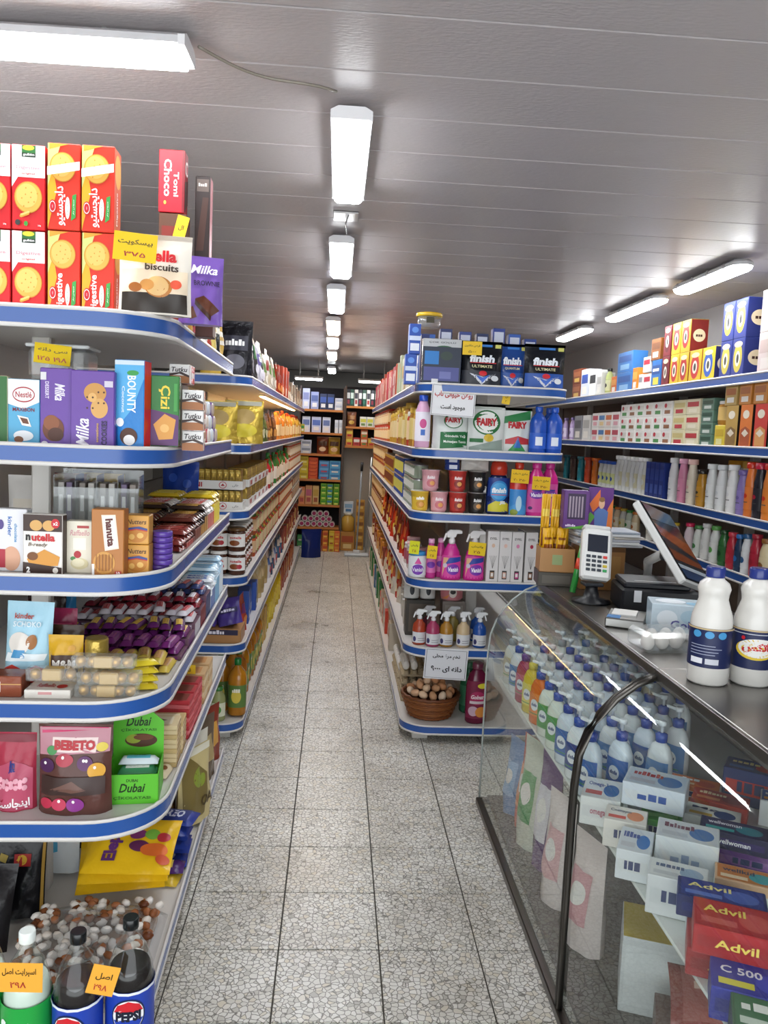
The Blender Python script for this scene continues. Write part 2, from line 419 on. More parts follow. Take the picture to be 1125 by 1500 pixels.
# ================================================================== shelving
def outline(x0, x1, y0, y1, rl, rr, n=9):
    """counter-clockwise plan outline, near corners rounded"""
    p = []
    for k in range(n + 1):
        a = math.pi * (1 + 0.5 * k / n); p.append((x0 + rl + rl * math.cos(a), y0 + rl + rl * math.sin(a)))
    for k in range(n + 1):
        a = math.pi * (1.5 + 0.5 * k / n); p.append((x1 - rr + rr * math.cos(a), y0 + rr + rr * math.sin(a)))
    return p + [(x1, y1), (x0, y1)]
def strip(mb, pts, prof, col, mat, closed=False):
    """sweep profile (outward offset, height) along plan points"""
    n = len(pts); nor = []
    for i in range(n):
        a = pts[max(i - 1, 0)]; c = pts[min(i + 1, n - 1)]
        dx, dy = c[0] - a[0], c[1] - a[1]; L = math.hypot(dx, dy) or 1; nor.append((dy / L, -dx / L))
    b = len(mb.v); q = len(prof)
    for (x, y), (nx, ny) in zip(pts, nor):
        for o, z in prof: mb.v.append((x + nx * o, y + ny * o, z))
    for i in range(n - 1):
        for k in range(q - 1):
            mb.f.append((b + i * q + k, b + (i + 1) * q + k, b + (i + 1) * q + k + 1, b + i * q + k + 1)); mb.c.append(hx(col)); mb.m.append(mat); mb.s.append(True)
WHITE, BLUE = '#d6d3cf', '#2b569f'
def shelf(parent, x0, x1, y0, y1, z, rl=0.12, rr=0.12, hgt=0.046, blue=BLUE, edge=None):
    """one shelf board with its raised edge; z = top surface"""
    pl = outline(x0, x1, y0, y1, rl, rr); m = MB(); n = len(pl)
    m.add([(x, y, z) for x, y in pl] + [(x, y, z - 0.022) for x, y in pl], [tuple(range(n)), tuple(range(2 * n - 1, n - 1, -1))], WHITE, 'enamel')
    run = ([(x0, y1)] + pl[:-2] + [(x1, y1)]) if edge is None else edge
    H = hgt
    strip(m, run, [(-0.004, z), (-0.004, z + 0.009), (0.004, z + 0.010), (0.004, z + 0.002), (0.001, z + 0.001), (0.001, z - H + 0.016), (0.004, z - H + 0.015), (0.004, z - H + 0.006), (-0.004, z - H + 0.006), (-0.004, z - 0.02)][::-1], WHITE, 'enamel')
    o = obj('shelf_board', m, parent)
    s = MB(); strip(s, run, [(0.0022, z - H + 0.0155), (0.0027, z + 0.0015)], blue, 'gloss'); obj('blue_price_strip', s, o)
    return o
def gondola(name, label, loc, rz, X0, X1, Y0, Y1, zs, core, rl=0.14, rr=0.14, base=None, core_y=None):
    g = tag(empty(name, loc, rz), label, 'shelving', None)
    for i, z in enumerate(zs):
        if base and i == len(zs) - 1: shelf(g, base[0], base[1], base[2], base[3], z, rl, rr)
        else: shelf(g, X0, X1, Y0, Y1, z, rl, rr)
    zt = zs[0] + 0.02
    cy = core_y or Y0 + 0.42
    m = MB(); m.box(core - 0.012, core + 0.012, cy, Y1, 0.02, zt, WHITE, 'enamel'); obj('back_panel', m, g)
    yy = cy; ys = [cy]
    while yy + 0.95 < Y1: yy += 0.95; ys.append(yy)
    for q in ys + [Y1 - 0.03]: obj('upright', MB().box(core - 0.03, core + 0.03, q - 0.015, q + 0.015, 0, zt + 0.02, '#c9c5bf', 'enamel', ch=0.004), g)
    zb = zs[-1] - 0.04
    b = base or (X0, X1, Y0, Y1)
    if zb > 0.03:
        for fx in (b[0] + 0.1, b[1] - 0.1):
            yy = b[2] + 0.1
            while yy < b[3]:
                obj('foot', MB().box(fx - 0.04, fx + 0.04, yy - 0.03, yy + 0.03, 0, zb + 0.02, '#cfccc6', 'enamel', ch=0.003), g); yy += 0.95
    return g
# left near stand: local x right, y away; turned slightly
L1O = Vector((-0.388, 1.83, 0)); L1A = R(1.45)
def L1(x, y, z): c, s = math.cos(L1A), math.sin(L1A); return Vector((L1O.x + c * x - s * y, L1O.y + s * x + c * y, z))
Z1 = (1.780, 1.481, 1.190, 0.897, 0.612, 0.215)
g1 = gondola('snack_gondola', 'white wraparound shelf stand with blue edges holding biscuits and chocolate, nearest the door', L1O, L1A, -1.3, 0, 0, 1.42, Z1, -0.62, 0.12, 0.17, base=(-1.3, 0.0, -0.47, 1.42), core_y=0.42)
obj('upright', MB().box(-0.42, -0.37, 0.40, 0.44, 0, 1.76, '#c9c5bf', 'enamel', ch=0.004), g1)
Z2 = (1.775, 1.452, 1.135, 0.815, 0.482, 0.088)
gondola('grocery_gondola', 'long white aisle gondola with blue edges, jars, oil and dark pouches', (0, 0, 0), 0, -1.30, -0.42, 3.86, 10.0, Z2, -0.86, 0.10, 0.10)
Z3 = (1.785, 1.470, 1.160, 0.825, 0.482, 0.085)
gondola('detergent_gondola', 'white gondola with blue edges whose end shelves hold detergents and eggs', (0, 0, 0), 0, 0.375, 1.13, 3.9, 9.0, Z3, 0.76)
# wall shelves behind the counter
ZW = (1.885, 1.545, 1.222, 0.955, 0.62)
gw = tag(empty('wall_shelving', (0, 0, 0)), 'white wall shelving with blue edges behind the counter, holding tea and cosmetics', 'shelving')
for z in ZW: shelf(gw, 1.9, XR - 0.005, 1.2, 8.2, z, 0.01, 0.01, edge=[(1.9, 8.2), (1.9, 1.2)])
obj('back_panel', MB().box(XR - .005, XR - .002, 1.2, 8.2, 0.05, 1.96, '#fff', 'brownwall'), gw)
yy = 1.3
while yy < 8.2: obj('upright', MB().box(XR - 0.05, XR - 0.006, yy - 0.02, yy + 0.02, 0, 2.0, '#b5afa8', 'enamel', ch=0.003), gw); yy += 0.98

# ================================================================== lamps
def lamp(label, x, y, z, L, rz, W=0.085, warm='lamp', round_=False):
    t = tag(empty('ceiling_lamp', (x, y, z), rz), label, 'lamp', 'long batten lamps under the ceiling')
    h = W / 2; n = 8
    def plan(k, ex=0.0):
        if round_:
            return [(L / 2 - h + (h * k + ex) * math.cos(a), (h * k + ex) * math.sin(a)) for a in [math.pi * (i / n - .5) for i in range(n + 1)]] + [(-L / 2 + h + (h * k + ex) * math.cos(a), (h * k + ex) * math.sin(a)) for a in [math.pi * (i / n + .5) for i in range(n + 1)]]
        return [(L / 2 + ex, -h * k - ex), (L / 2 + ex, h * k + ex), (-L / 2 - ex, h * k + ex), (-L / 2 - ex, -h * k - ex)]
    def loft(levels, col, mat):
        m = MB(); q = len(plan(1)); vs = []
        for zz, k, ex in levels: vs += [(p[0], p[1], zz) for p in plan(k, ex)]
        fs = [(i * q + j, i * q + (j + 1) % q, (i + 1) * q + (j + 1) % q, (i + 1) * q + j) for i in range(len(levels) - 1) for j in range(q)]
        m.add(vs, fs + [tuple(range(q))[::-1], tuple(range((len(levels) - 1) * q, len(levels) * q))], col, mat); return m
    obj('diffuser', loft([(-.026, .72, 0), (-.019, .93, 0), (-.006, 1, 0)], '#fff', warm), t)
    obj('housing', loft([(-.007, 1, .004), (.008, 1, .004), (.020, .75, 0)], '#c4c4c6', 'enamel'), t)
    if not round_:
        for s_ in (-1, 1): obj('end_cap', MB().prism([(-h - .005, -.012), (h + .005, -.012), (h + .005, .010), (h * .7, .021), (-h * .7, .021), (-h - .005, .010)], s_ * L / 2 - .001 if s_ > 0 else -L / 2 - .014, L / 2 + .014 if s_ > 0 else -L / 2 + .001, '#dcdcde', 'gloss'), t)
    else:
        for k in range(4):
            for s_ in (-1, 1): obj('clip', MB().box(-L * .36 + L * .24 * k - .006, -L * .36 + L * .24 * k + .006, min(s_ * (h + .002), s_ * (h + .008)), max(s_ * (h + .002), s_ * (h + .008)), -.012, .014, '#b5b5b6', 'steel'), t)
    if True:
        for s_ in (-0.35, 0.35): obj('bracket', MB().box(s_ * L - 0.006, s_ * L + 0.006, -0.006, 0.006, 0.018, ZC - z, '#8a8a8a', 'enamel'), t)
    return t
LZ = 2.362
lamp('long bright batten lamp above the biscuit stand', -0.945, 1.905, LZ, 1.15, R(-1), 0.11)
for i, (yy, x, L, k, lab) in enumerate(((2.56, 0.005, 0.72, 'lamp', 'nearest batten lamp over the aisle, joined by a cable'), (3.97, -0.015, 0.74, 'lamp', 'second batten lamp over the aisle'), (5.2, -0.04, 0.86, 'lampblue', 'third batten lamp over the aisle, bluish'),
                                   (6.52, -0.066, 0.8, 'lampwarm', 'fourth batten lamp over the aisle, warm white'), (7.65, -0.078, 0.8, 'lamp', 'fifth batten lamp over the aisle'), (8.95, -0.095, 0.8, 'lampwarm', 'sixth batten lamp over the aisle'), (11.2, -0.115, 0.8, 'lamp', 'farthest batten lamp over the aisle'))):
    lamp(lab, x, yy, LZ, L, R(90), 0.1, k)
for yy, L, lab in ((3.92, 0.70, 'batten lamp above the wall shelves, nearest the tea boxes'), (4.93, 0.86, 'middle batten lamp above the wall shelves'), (6.2, 0.72, 'far batten lamp above the wall shelves'), (1.9, 0.9, 'batten lamp above the pump bottles behind the counter')):
    lamp(lab, 1.775, yy, LZ, L, R(90), 0.1, 'lamp', True)
lamp('crosswise lamp over the back cabinets, beside the aisle lamps', -0.38, 10.1, 2.17, 0.32, 0, 0.09, 'lampblue'); lamp('crosswise lamp over the back cabinets above the binders', 0.42, 10.1, 2.17, 0.36, 0, 0.09)
sl = tag(empty('shelf_light', (-0.50, 7.2, Z2[0] - .0225)), 'warm strip light under the top shelf of the grocery gondola', 'lamp')
obj('light_housing', MB().box(-.02, .02, -1.9, 1.9, -.008, 0, '#d0c8b8', 'enamel'), sl); obj('light_diffuser', MB().box(-.015, .015, -1.88, 1.88, -.014, -.0082, '#fff', 'lampamber'), sl)
# cable joining the first two lamps
m = MB(); pts = []
a = Vector((-0.345, 1.93, 2.36)); b_ = Vector((-0.035, 2.15, 2.372))
for k in range(17):
    t = k / 16; p = a.lerp(b_, t); p.z = 2.390 - 0.006 * math.sin(3.1 * t) ; p.y += 0.03 * math.sin(5 * t); pts.append(p)
m.tube(pts, 0.0035, 6, '#8a8378', 'gloss'); tag(obj('lamp_cable', m), 'thin grey-brown cable running along the ceiling between two lamps', 'cable')
t = tag(empty('junction_plate', (0.0, 3.32, ZC - 0.001)), 'small shiny junction plate with wires on the ceiling', 'junction box')
obj('plate', MB().box(-0.05, 0.05, -0.06, 0.06, -0.008, -0.001, '#cfcfcf', 'steel', ch=0.002), t); obj('wire', MB().tube([(0.01, -0.05, -0.012), (0, 0.05, -0.02), (0.005, 0.2, -0.025)], 0.003, 6, '#777', 'gloss'), t)
# ================================================================== glass counter
CT = 0.968
def counter():
    t = tag(empty('display_counter', (0.655, 2.0, 0)), 'curved glass display counter with brushed steel top and dark rails', 'counter')
    def L(x, y, z): return (x - 0.655, y - 2.0, z)
    prof = [(0.655, 0.03), (0.655, 0.30), (0.655, 0.56), (0.657, 0.65), (0.664, 0.735), (0.684, 0.795), (0.711, 0.840), (0.75, 0.885), (0.80, 0.925), (0.862, 0.952)]
    def pane(y0, y1):
        m = MB(); b = []
        for x, z in prof: b += [L(x, y0, z), L(x, y1, z)]
        m.add(b, [(2 * i, 2 * i + 1, 2 * i + 3, 2 * i + 2) for i in range(len(prof) - 1)], '#fff', 'glass', True); obj('curved_glass', m, t)
    pane(2.012, 3.25); pane(0.55, 1.988)
    # end glass
    pts = prof + [(1.36, 0.952), (1.36, 0.03)]
    m = MB(); m.add([L(x, 3.25, z) for x, z in pts], [tuple(range(len(pts)))], '#fff', 'glass'); obj('end_glass', m, t)
    m = MB(); m.tube([L(x, 3.25, z) for x, z in prof], 0.004, 8, '#a9b0ad', 'gloss'); obj('glass_edge', m, t)
    for yy, c in ((1.992, '#56534f'), (2.010, '#4b4946')):
        m = MB(); m.tube([L(x - 0.004, yy, z) for x, z in prof], 0.0085, 8, c, 'steel'); obj('divider_rail', m, t)
    m = MB(); m.box(-0.014, 0.012, -1.45, 1.255, 0.0, 0.028, '#5b5651', 'steel', ch=0.003); obj('base_rail', m, t)
    m = MB(); m.box(0.0, 0.70, 1.24, 1.256, 0.0, 0.028, '#5b5651', 'steel', ch=0.003); obj('end_rail', m, t)
    for y0, y1 in ((2.006, 3.27), (0.55, 2.002)):
        m = MB(); m.box(*[q for q in (0.20, 0.74)], y0 - 2, y1 - 2, 0.953, CT, '#8d8a86', 'steel', ch=0.002); o = obj('steel_top', m, t)
        obj('front_lip', MB().box(0.190, 0.2, y0 - 2, y1 - 2, 0.935, CT - 0.0005, '#6f6b67', 'steel', ch=0.001), o)
    obj('inner_shelf', MB().box(0.05, 0.70, -1.44, 1.235, 0.552, 0.560, '#d5dad6', 'gloss', ch=0.002), t)
    obj('bottom_board', MB().box(0.03, 0.70, -1.44, 1.235, 0.03, 0.046, '#4a4742', 'gloss'), t)
    obj('rear_panel', MB().box(0.70, 0.72, -1.45, 1.25, 0.0, 0.95, '#6d6a65', 'enamel'), t)
    for yy in (-1.40, 0.0, 1.2): obj('shelf_bracket', MB().box(0.62, 0.70, yy - 0.01, yy + 0.01, 0.52, 0.552, '#77736d', 'steel'), t)
counter()
ISH = 0.5605   # top of the counter's inner shelf

# ================================================================== product kinds
def fit_x(px, Y, z):
    """world X of the point at depth Y and height z that stands at column px of the photograph"""
    k = (px - 562.5) / FPX; a = RT - FW * k; return -(a.y * Y + a.z * (z - EYE)) / a.x
def stand(kind, px, Y, z, label, group=None, rz=0.0, tilt=0.0, **k):
    W, D, H = kind.dim
    X = fit_x(px, Y, z + H / 2)
    o = place(kind, (X, Y + D / 2 + 0.001, z + 0.0006), rz, label, group, rot=(tilt, 0, rz) if tilt else None, **k)
    if Y < 2.4: o.scale = (.93, 1, 1)
    return o

def kind(name, cat, parts, dim): q = Kind(name, cat, parts); q.dim = dim; return q

def carton(W, D, H, col, shapes=(), name='carton', cat='box', side=None, top=None, sshapes=(), mat='card', part='carton_body', tshapes=()):
    m = MB(); sd = side or col; tp = top or col
    m.box(-W / 2, W / 2, -D / 2, D / 2, 0, H, col, mat, ch=min(0.0018, W / 12), cols=[sd, tp, col, col, sd, sd])
    parts = [(part, m)]
    if shapes or sshapes or tshapes:
        a = MB()
        ff = lambda u, v, e: ((u - .5) * W * .985, -D / 2 - e, (.008 + v * .984) * H)
        if len(shapes) == 2:
            for q, nm_ in zip(shapes, ('printed_panel', 'printed_band')): parts.append((nm_, artwork(MB(), [q], W, H, ff, eps0=.0006 + .0003 * (nm_ == 'printed_band'))))
        elif shapes: parts.append(('printed_artwork', artwork(a, shapes, W, H, ff)))
        if sshapes: parts.append(('side_artwork', artwork(MB(), sshapes, D, H, lambda u, v, e: (W / 2 + e, (u - .5) * D * .97, (.008 + v * .984) * H))))
        if tshapes: parts.append(('top_artwork', artwork(MB(), tshapes, W, D, lambda u, v, e: ((u - .5) * W * .985, (v - .5) * D * .97, H + e))))
    return kind(name, cat, parts, (W, D, H))

def pouch(W, H, Tk, col, shapes=(), name='pouch', cat='pouch', mat='film', back=None, seal=0.06, crump=0.004, zip_=None, taper=0.0, seed=1, flat=False):
    """standing pouch; flat = pillow bag sealed at both ends"""
    rn = random.Random(seed); ph = [rn.uniform(0, 6) for _ in range(6)]
    def th(u, v):
        e = max(0.0, min(1, (1 - v) / 1.0))
        a = math.sin(math.pi * min(max(u, 0), 1)) ** 0.55
        if flat: b = math.sin(math.pi * min(max(v, 0), 1)) ** 0.6
        else: b = min(1, (max(1 - seal - v, 0) / (1 - seal)) ** 0.75 * 1.35)
        return a * b
    def wr(u, v): return crump * (math.sin(9 * u + 5 * v + ph[0]) * math.sin(7 * v + ph[1]) + .5 * math.sin(17 * u - 9 * v + ph[2]))
    def wid(v): return W * (1 - taper * v) * (1 - 0.03 * math.sin(math.pi * v))
    def fs(u, v, e=0): return ((u - .5) * wid(v), -(Tk / 2 * th(u, v) + (wr(u, v) if 0.02 < u < .98 else 0) * min(1, th(u, v) * 2)) - e, v * H)
    def bs(u, v): return ((u - .5) * wid(v), Tk / 2 * th(u, v), v * H)
    m = MB(); n = 14
    m.grid(lambda u, v: fs(u, v), n, n + 2, col, mat); m.grid(lambda u, v: bs(1 - u, v), n, n + 2, back or col, mat)
    if not flat:
        k = len(m.v); bot = [fs(i / n, 0) for i in range(n + 1)] + [bs(1 - i / n, 0) for i in range(n + 1)]
        m.add(bot, [tuple(range(len(bot)))[::-1]], back or col, mat)
    parts = [('pouch_body', m)]
    if len(shapes) == 2:
        for q, nm_ in zip(shapes, ('printed_panel', 'printed_emblem')): parts.append((nm_, artwork(MB(), [q], W, H, fs, 'ink', eps0=0.0022 + .0004 * (nm_ == 'printed_emblem'), curved=2)))
    elif shapes:
        a = MB(); artwork(a, shapes, W, H, fs, 'ink', eps0=0.0022, curved=2); parts.append(('printed_artwork', a))
    return kind(name, cat, parts, (W, Tk, H))

def lathe_kind(name, cat, prof, col, mat='gloss', bands=None, cap=None, label=None, sx=1, sy=1, p=2.0, n=20, extra=None, liquid=None, body='bottle_body'):
    """cap (r, z0, h, col[, dome]); label (z0, z1, r, col, shapes, spread)"""
    m = MB(); m.lathe(prof, n, col, mat, bands, sx, sy, p); parts = [(body, m)]
    R_ = max(r for r, z in prof); H = prof[-1][1]
    if liquid:
        parts.append(('liquid', MB().lathe([(r * .93, z) for r, z in prof if z <= liquid[0]] + [(min(r for r, z in prof if z <= liquid[0]) * .93, liquid[0])] if False else [(r * .93, min(max(z, .003), liquid[0])) for r, z in prof if z < liquid[0]] + [(liquid[2] * .93, liquid[0])], n, liquid[1], 'liquid', None, sx, sy, p)))
    if cap:
        r, z0, h, c = cap[:4]; q = MB()
        if len(cap) > 4 and cap[4]: q.lathe([(r, z0), (r, z0 + h * .5), (r * .9, z0 + h * .8), (r * .55, z0 + h)], 16, c, 'gloss', None, cap[4] if cap[4] > 1 else 1, 1)
        else: q.lathe([(r * .98, z0), (r, z0 + h * .12), (r, z0 + h * .88), (r * .9, z0 + h)], 16, c, 'gloss')
        parts.append(('cap', q)); H = max(H, z0 + h)
    if label:
        z0, z1, rl, lc, sh = label[:5]; spread = label[5] if len(label) > 5 else 2 * math.pi
        def ls(u, v, e=0):
            a = -math.pi / 2 + (u - .5) * spread; c, d = math.cos(a), math.sin(a); qq = (abs(c) ** p + abs(d) ** p) ** (-1 / p)
            return ((rl * qq * sx + e) * c, (rl * qq * sy + e) * d, z0 + v * (z1 - z0))
        q = MB(); q.grid(lambda u, v: ls(u, v, 0.0008), 24, 1, lc, 'ink'); parts.append(('label', q))
        if sh: a = MB(); artwork(a, sh, rl * spread, z1 - z0, ls, 'ink', eps0=0.0016, curved=True); parts.append(('printed_artwork', a, 'label'))
    if extra: parts += extra
    return kind(name, cat, parts, (2 * R_ * sx, 2 * R_ * sy, H))

def trigger(z, s=1.0, col='#e8e6e6', d=-1):
    """spray head on a neck that ends at height z, nozzle towards d"""
    m = MB(); k = s
    m.lathe([(.014 * k, z), (.0145 * k, z + .018 * k), (.011 * k, z + .02 * k), (.010 * k, z + .032 * k)], 12, col)
    P = [(.022, .028), (.024, .05), (.012, .062), (-.03, .062), (-.042, .058), (-.042, .047), (-.02, .045), (-.014, .03)]
    m.prism([(d * -x * k * -1 if d < 0 else -x * k, z + y * k) for x, y in P], -.009 * k, .009 * k, col, 'gloss', 'y')
    q = MB(); Q = [(-.022, .046), (-.030, .046), (-.040, .012), (-.034, .010), (-.026, .03)]
    q.prism([(x * k if d < 0 else -x * k, z + y * k) for x, y in Q], -.005 * k, .005 * k, col, 'gloss', 'y')
    return [('spray_head', m), ('trigger', q, 'spray_head')]
def pump(z, col='#2a4fa8', nz='#e9ecef', d=-1):
    m = MB(); m.lathe([(.016, z), (.0165, z + .012), (.0165, z + .022), (.008, z + .026)], 12, col)
    q = MB(); q.lathe([(.0045, z + .02), (.0045, z + .045), (.011, z + .046), (.012, z + .058), (.009, z + .06)], 10, nz)
    q.box(min(0, d * .042), max(0, d * .042), -.0055, .0055, z + .047, z + .056, nz, 'gloss', ch=.002)
    return [('pump_collar', m), ('pump_nozzle', q)]

def bar(L_, W, Tk, col, shapes=(), name='candy_bar', cat='chocolate bar', mat='film', ends=None):
    """flow-wrapped bar lying along x, crimped ends"""
    def z(u, v, top):
        e = min(1, min(u, 1 - u) / .12) if 0 < u < 1 else 0; e = math.sin(e * math.pi / 2)
        s = math.sin(math.pi * v) ** .4 if 0 < v < 1 else 0
        return Tk * (.30 + .70 * e * s) if top else Tk * (.28 - .28 * e * s)
    m = MB(); cc = (lambda u, v: (ends or col) if u < .1 or u > .9 else col)
    m.grid(lambda u, v: ((u - .5) * L_, (v - .5) * W, z(u, v, True)), 10, 6, cc, mat); m.grid(lambda u, v: ((.5 - u) * L_, (v - .5) * W, z(u, v, False)), 10, 4, cc, mat)
    if shapes: artwork(m, shapes, L_, W, lambda u, v, e: ((u - .5) * L_, (v - .5) * W, z(u, v, True) + e), 'ink', eps0=.0008, curved=True)
    return kind(name, cat, [('wrapper', m)], (L_, W, Tk))

def note(px, py, w, h, Y, lines, label, col='#f2c92e', rz=0.0, tilt=0.0, name='price_tag', cat='price tag', frame=None, at=None):
    """hand-written paper tag"""
    m = MB(); m.box(-w / 2, w / 2, -.0004, .0004, -h / 2, h / 2, col, 'matte')
    a = MB(); artwork(a, lines, w, h, lambda u, v, e: ((u - .5) * w, -.0004 - e, (v - .5) * h), 'ink')
    k = kind(name, cat, [('paper', m), ('handwriting' if name == 'price_tag' else 'printed_lettering', a)], (w, .001, h))
    p = at or aty(px, py, Y)
    return place(k, p, rz, label, rot=(0, tilt, rz))

ORD = ['first', 'second', 'third', 'fourth', 'fifth', 'sixth', 'seventh', 'eighth', 'ninth', 'tenth', 'eleventh', 'twelfth', 'thirteenth', 'fourteenth', 'fifteenth', 'sixteenth', 'seventeenth', 'eighteenth', 'nineteenth', 'twentieth']
TENS = {2: 'twenty', 3: 'thirty', 4: 'forty', 5: 'fifty', 6: 'sixty', 7: 'seventy', 8: 'eighty', 9: 'ninety'}
TENTH = {3: 'thirtieth', 4: 'fortieth', 5: 'fiftieth', 6: 'sixtieth', 7: 'seventieth', 8: 'eightieth', 9: 'ninetieth'}
def nth(i):
    if i < 20: return ORD[i]
    t, u = divmod(i + 1, 10)
    return TENTH[t] if u == 0 and t > 2 else TENS[t] + '-' + ORD[u - 1]
COUNT = {}
def serial(key):
    COUNT[key] = COUNT.get(key, -1) + 1; return nth(COUNT[key])
# ================================================================== products on the near left stand
A1 = L1A
def yl(d): return 1.83 + d            # depth of the stand's front plus d
# ---- top shelf
RED = '#cf2027'
def cookie(cx, cy, r, asp, c='#e3ab4c', d='#c98a30'):
    s = [('e', cx, cy, r * 1.06, r * 1.06 * asp, d), ('e', cx, cy, r, r * asp, c), ('e', cx - r * .1, cy + r * .1 * asp, r * .8, r * .8 * asp, '#edbd66')]
    for k in range(9):
        a = k * 2.4; q = r * (.2 + .07 * k); s.append(('e', cx + q * math.cos(a), cy + q * math.sin(a) * asp, r * .05, r * .05 * asp, d))
    return s
wheat = lambda x, y: [('e', x + .05 * k, y + .008 * k, .05, .018, '#d9a441') for k in range(5)] + [('e', x + .05 * k + .02, y + .018 + .008 * k, .045, .012, '#efc874') for k in range(5)]
gul = carton(.0785, .06, .186, RED, [('r', 0, .62, 1, 1, '#f1eeec'), ('p', [(0, .5), (.2, .63), (1, .72), (1, 1), (0, 1)], '#f1eeec'), ('r', .3, .9, .72, 1, '#2f6b33'), ('e', .5, 1.0 - .03, .18, .03, '#d8d23c'), ('r', .3, .86, .72, .91, '#2b3a2e'), T('gullón', .51, .887, .034, '#fff', w=.34), T('Digestive', .5, .73, .05, '#e98a95', w=.74), T('original', .5, .66, .03, '#c33', w=.4)]
            + cookie(.5, .38, .40, .45) + wheat(.3, .15) + [('e', .2, .07, .08, .035, '#3a3a3a'), ('e', .45, .06, .06, .03, '#3f9a3f'), T('250g', .86, .04, .02, '#fff')], 'biscuit_carton', 'biscuits', side='#c21f26', top='#efe9e6')
def digest(latin):
    sh = [('p', [(0, 0), (.28, .45), (.05, 1), (0, 1)], '#f0a62a'), ('p', [(0, .5), (.4, 1), (0, 1)], '#c9cf7e'), ('p', [(.05, .93), (.65, 1), (.05, 1)], '#d59c36')]
    sh += cookie(.46, .73, .38, .43) + [('e', .16, .26, .11, .08, '#c61f2b'), ('e', .16, .26, .095, .066, '#f4e9e4'), ('e', .16, .26, .08, .055, '#c61f2b'), T('فرخنده', .16, .26, .03, '#fff', rot=90)]
    sh += [T('Digestive' if latin else 'دایجستیو', .40, .27, .26 if latin else .34, '#fff', rot=90, w=.46), ('e', .63, .25, .075, .13, '#f2f0ea'), T('Sugar free', .63, .25, .03, '#2f8d3e', rot=90, w=.18), ('p', [(.74, .1), (.88, .14), (.9, .42), (.78, .4)], '#3d9a48'), T('سبوس دار', .82, .26, .04, '#fff', rot=90, w=.18)]
    if not latin: sh += [('p', [(0, .62), (1, .70), (1, .80), (0, .72)], '#f6f2ea')]
    return carton(.0775, .062, .190, '#d3321f', sh, 'digestive_carton', 'biscuits', side='#c4512a', top='#d8a24b', sshapes=[('e', .5, .75, .45, .2, '#d79a3e'), T('Digestive', .4, .3, .2, '#fff', rot=90, w=.4)])
dig_p, dig_l = digest(False), digest(True)
zt = Z1[0]; Yt = yl(.10)
for k, px in enumerate((-10, 41)):
    stand(gul, px, Yt, zt, ('white and red biscuit carton in the lower layer, cut by the photo edge', 'white and red biscuit carton, lower layer beside the orange digestive cartons')[k], 'white and red biscuit cartons', A1)
    stand(gul, px, Yt, zt + .188, ('white and red biscuit carton in the upper layer, cut by the photo edge', 'white and red biscuit carton, upper layer beside the orange digestive cartons')[k], 'white and red biscuit cartons', A1)
for k, px in enumerate((93, 143)):
    stand(dig_l, px, Yt, zt, ('orange-red digestive carton, lower layer, next to the white cartons', 'orange-red digestive carton, lower layer, beside the white hazelnut pouch')[k], 'orange-red digestive cartons', A1)
    stand(dig_p, px, Yt, zt + .192, ('orange-red digestive carton with Persian lettering, upper layer, next to white cartons', 'orange-red digestive carton with Persian lettering at the end of the upper layer')[k], 'orange-red digestive cartons', A1)
nb = pouch(.175, .180, .05, '#e9e2d6', [('r', .05, .02, .95, .26, '#2e2620'), ('r', .04, .26, .96, .55, '#e6d3b8'), ('e', .56, .34, .19, .13, '#b9752e'), ('e', .54, .35, .16, .12, '#e2b878'), ('e', .40, .36, .10, .07, '#c98d4a'), ('e', .8, .38, .08, .06, '#d4553c'), ('e', .24, .32, .09, .06, '#a8642c'), T('n', .2, .73, .10, '#1d1815', bold=.04), T('utella', .55, .73, .15, '#c81e28', bold=.04, w=.5), T('biscuits', .60, .585, .09, '#3a2a20', w=.46)], 'biscuit_pouch', 'pouch', seal=.12, back='#d8cfc2', seed=3)
stand(nb, 224, yl(.06), zt, 'white resealable pouch of hazelnut cream biscuits, leaning under a yellow tag', None, A1 + R(4), 0)
note(198, 362, .095, .062, yl(.05), [T('بیسکویت', .5, .66, .22, '#3a3420', w=.8), T('۳۷۵', .5, .25, .2, '#a33', w=.5)], 'yellow handwritten price tag clipped over the white biscuit pouch', rz=A1, tilt=R(4))
choco = carton(.070, .05, .155, '#c3182a', [T('Choco', .35, .55, .30, '#f3e6e2', rot=-90, w=.6), T('Tomi', .68, .45, .2, '#f0dcd6', rot=-90, w=.4), ('r', .9, 0, 1, 1, '#7a1420'), ('e', .25, .15, .05, .03, '#e8c04a')], 'chocolate_carton', 'box', side='#8e1623', sshapes=[('p', [(0, 0), (1, .2), (1, .6), (0, .5)], '#3a1a18'), T('C', .5, .75, .25, '#f0dcd6')])
stand(choco, 251, yl(.33), zt + .302, 'tall red chocolate carton standing behind the white pouch', None, A1)
stand(carton(.075, .06, .30, '#5a3a2a', [('r', .1, .1, .9, .9, '#7a2a22')], 'wafer_carton', 'box'), 251, yl(.33), zt, 'brown wafer carton carrying the tall red chocolate carton', None, A1)
stand(carton(.05, .06, .20, '#4a2a20', [('r', .1, .2, .9, .9, '#5e3526')], 'brown_carton', 'box'), 296, yl(.40), zt, 'narrow brown carton under the slim dark chocolate box', None, A1)
note(264, 338, .03, .075, yl(.32), [T('ال', .5, .6, .2, '#3a3420')], 'narrow yellow price tag hanging from the red chocolate carton', rz=A1, tilt=R(14))
stand(carton(.042, .05, .215, '#2b1714', [('r', .1, .82, .9, .97, '#6a5a52'), T('DARK', .5, .9, .04, '#e9e0da', w=.6), ('p', [(.1, .1), (.6, .1), (.9, .75), (.5, .75)], '#4a2a20')], 'dark_chocolate_box', 'box', side='#8b2030'), 296, yl(.40), zt + .202, 'slim dark brown chocolate box, tallest beside the purple pouch', None, A1)
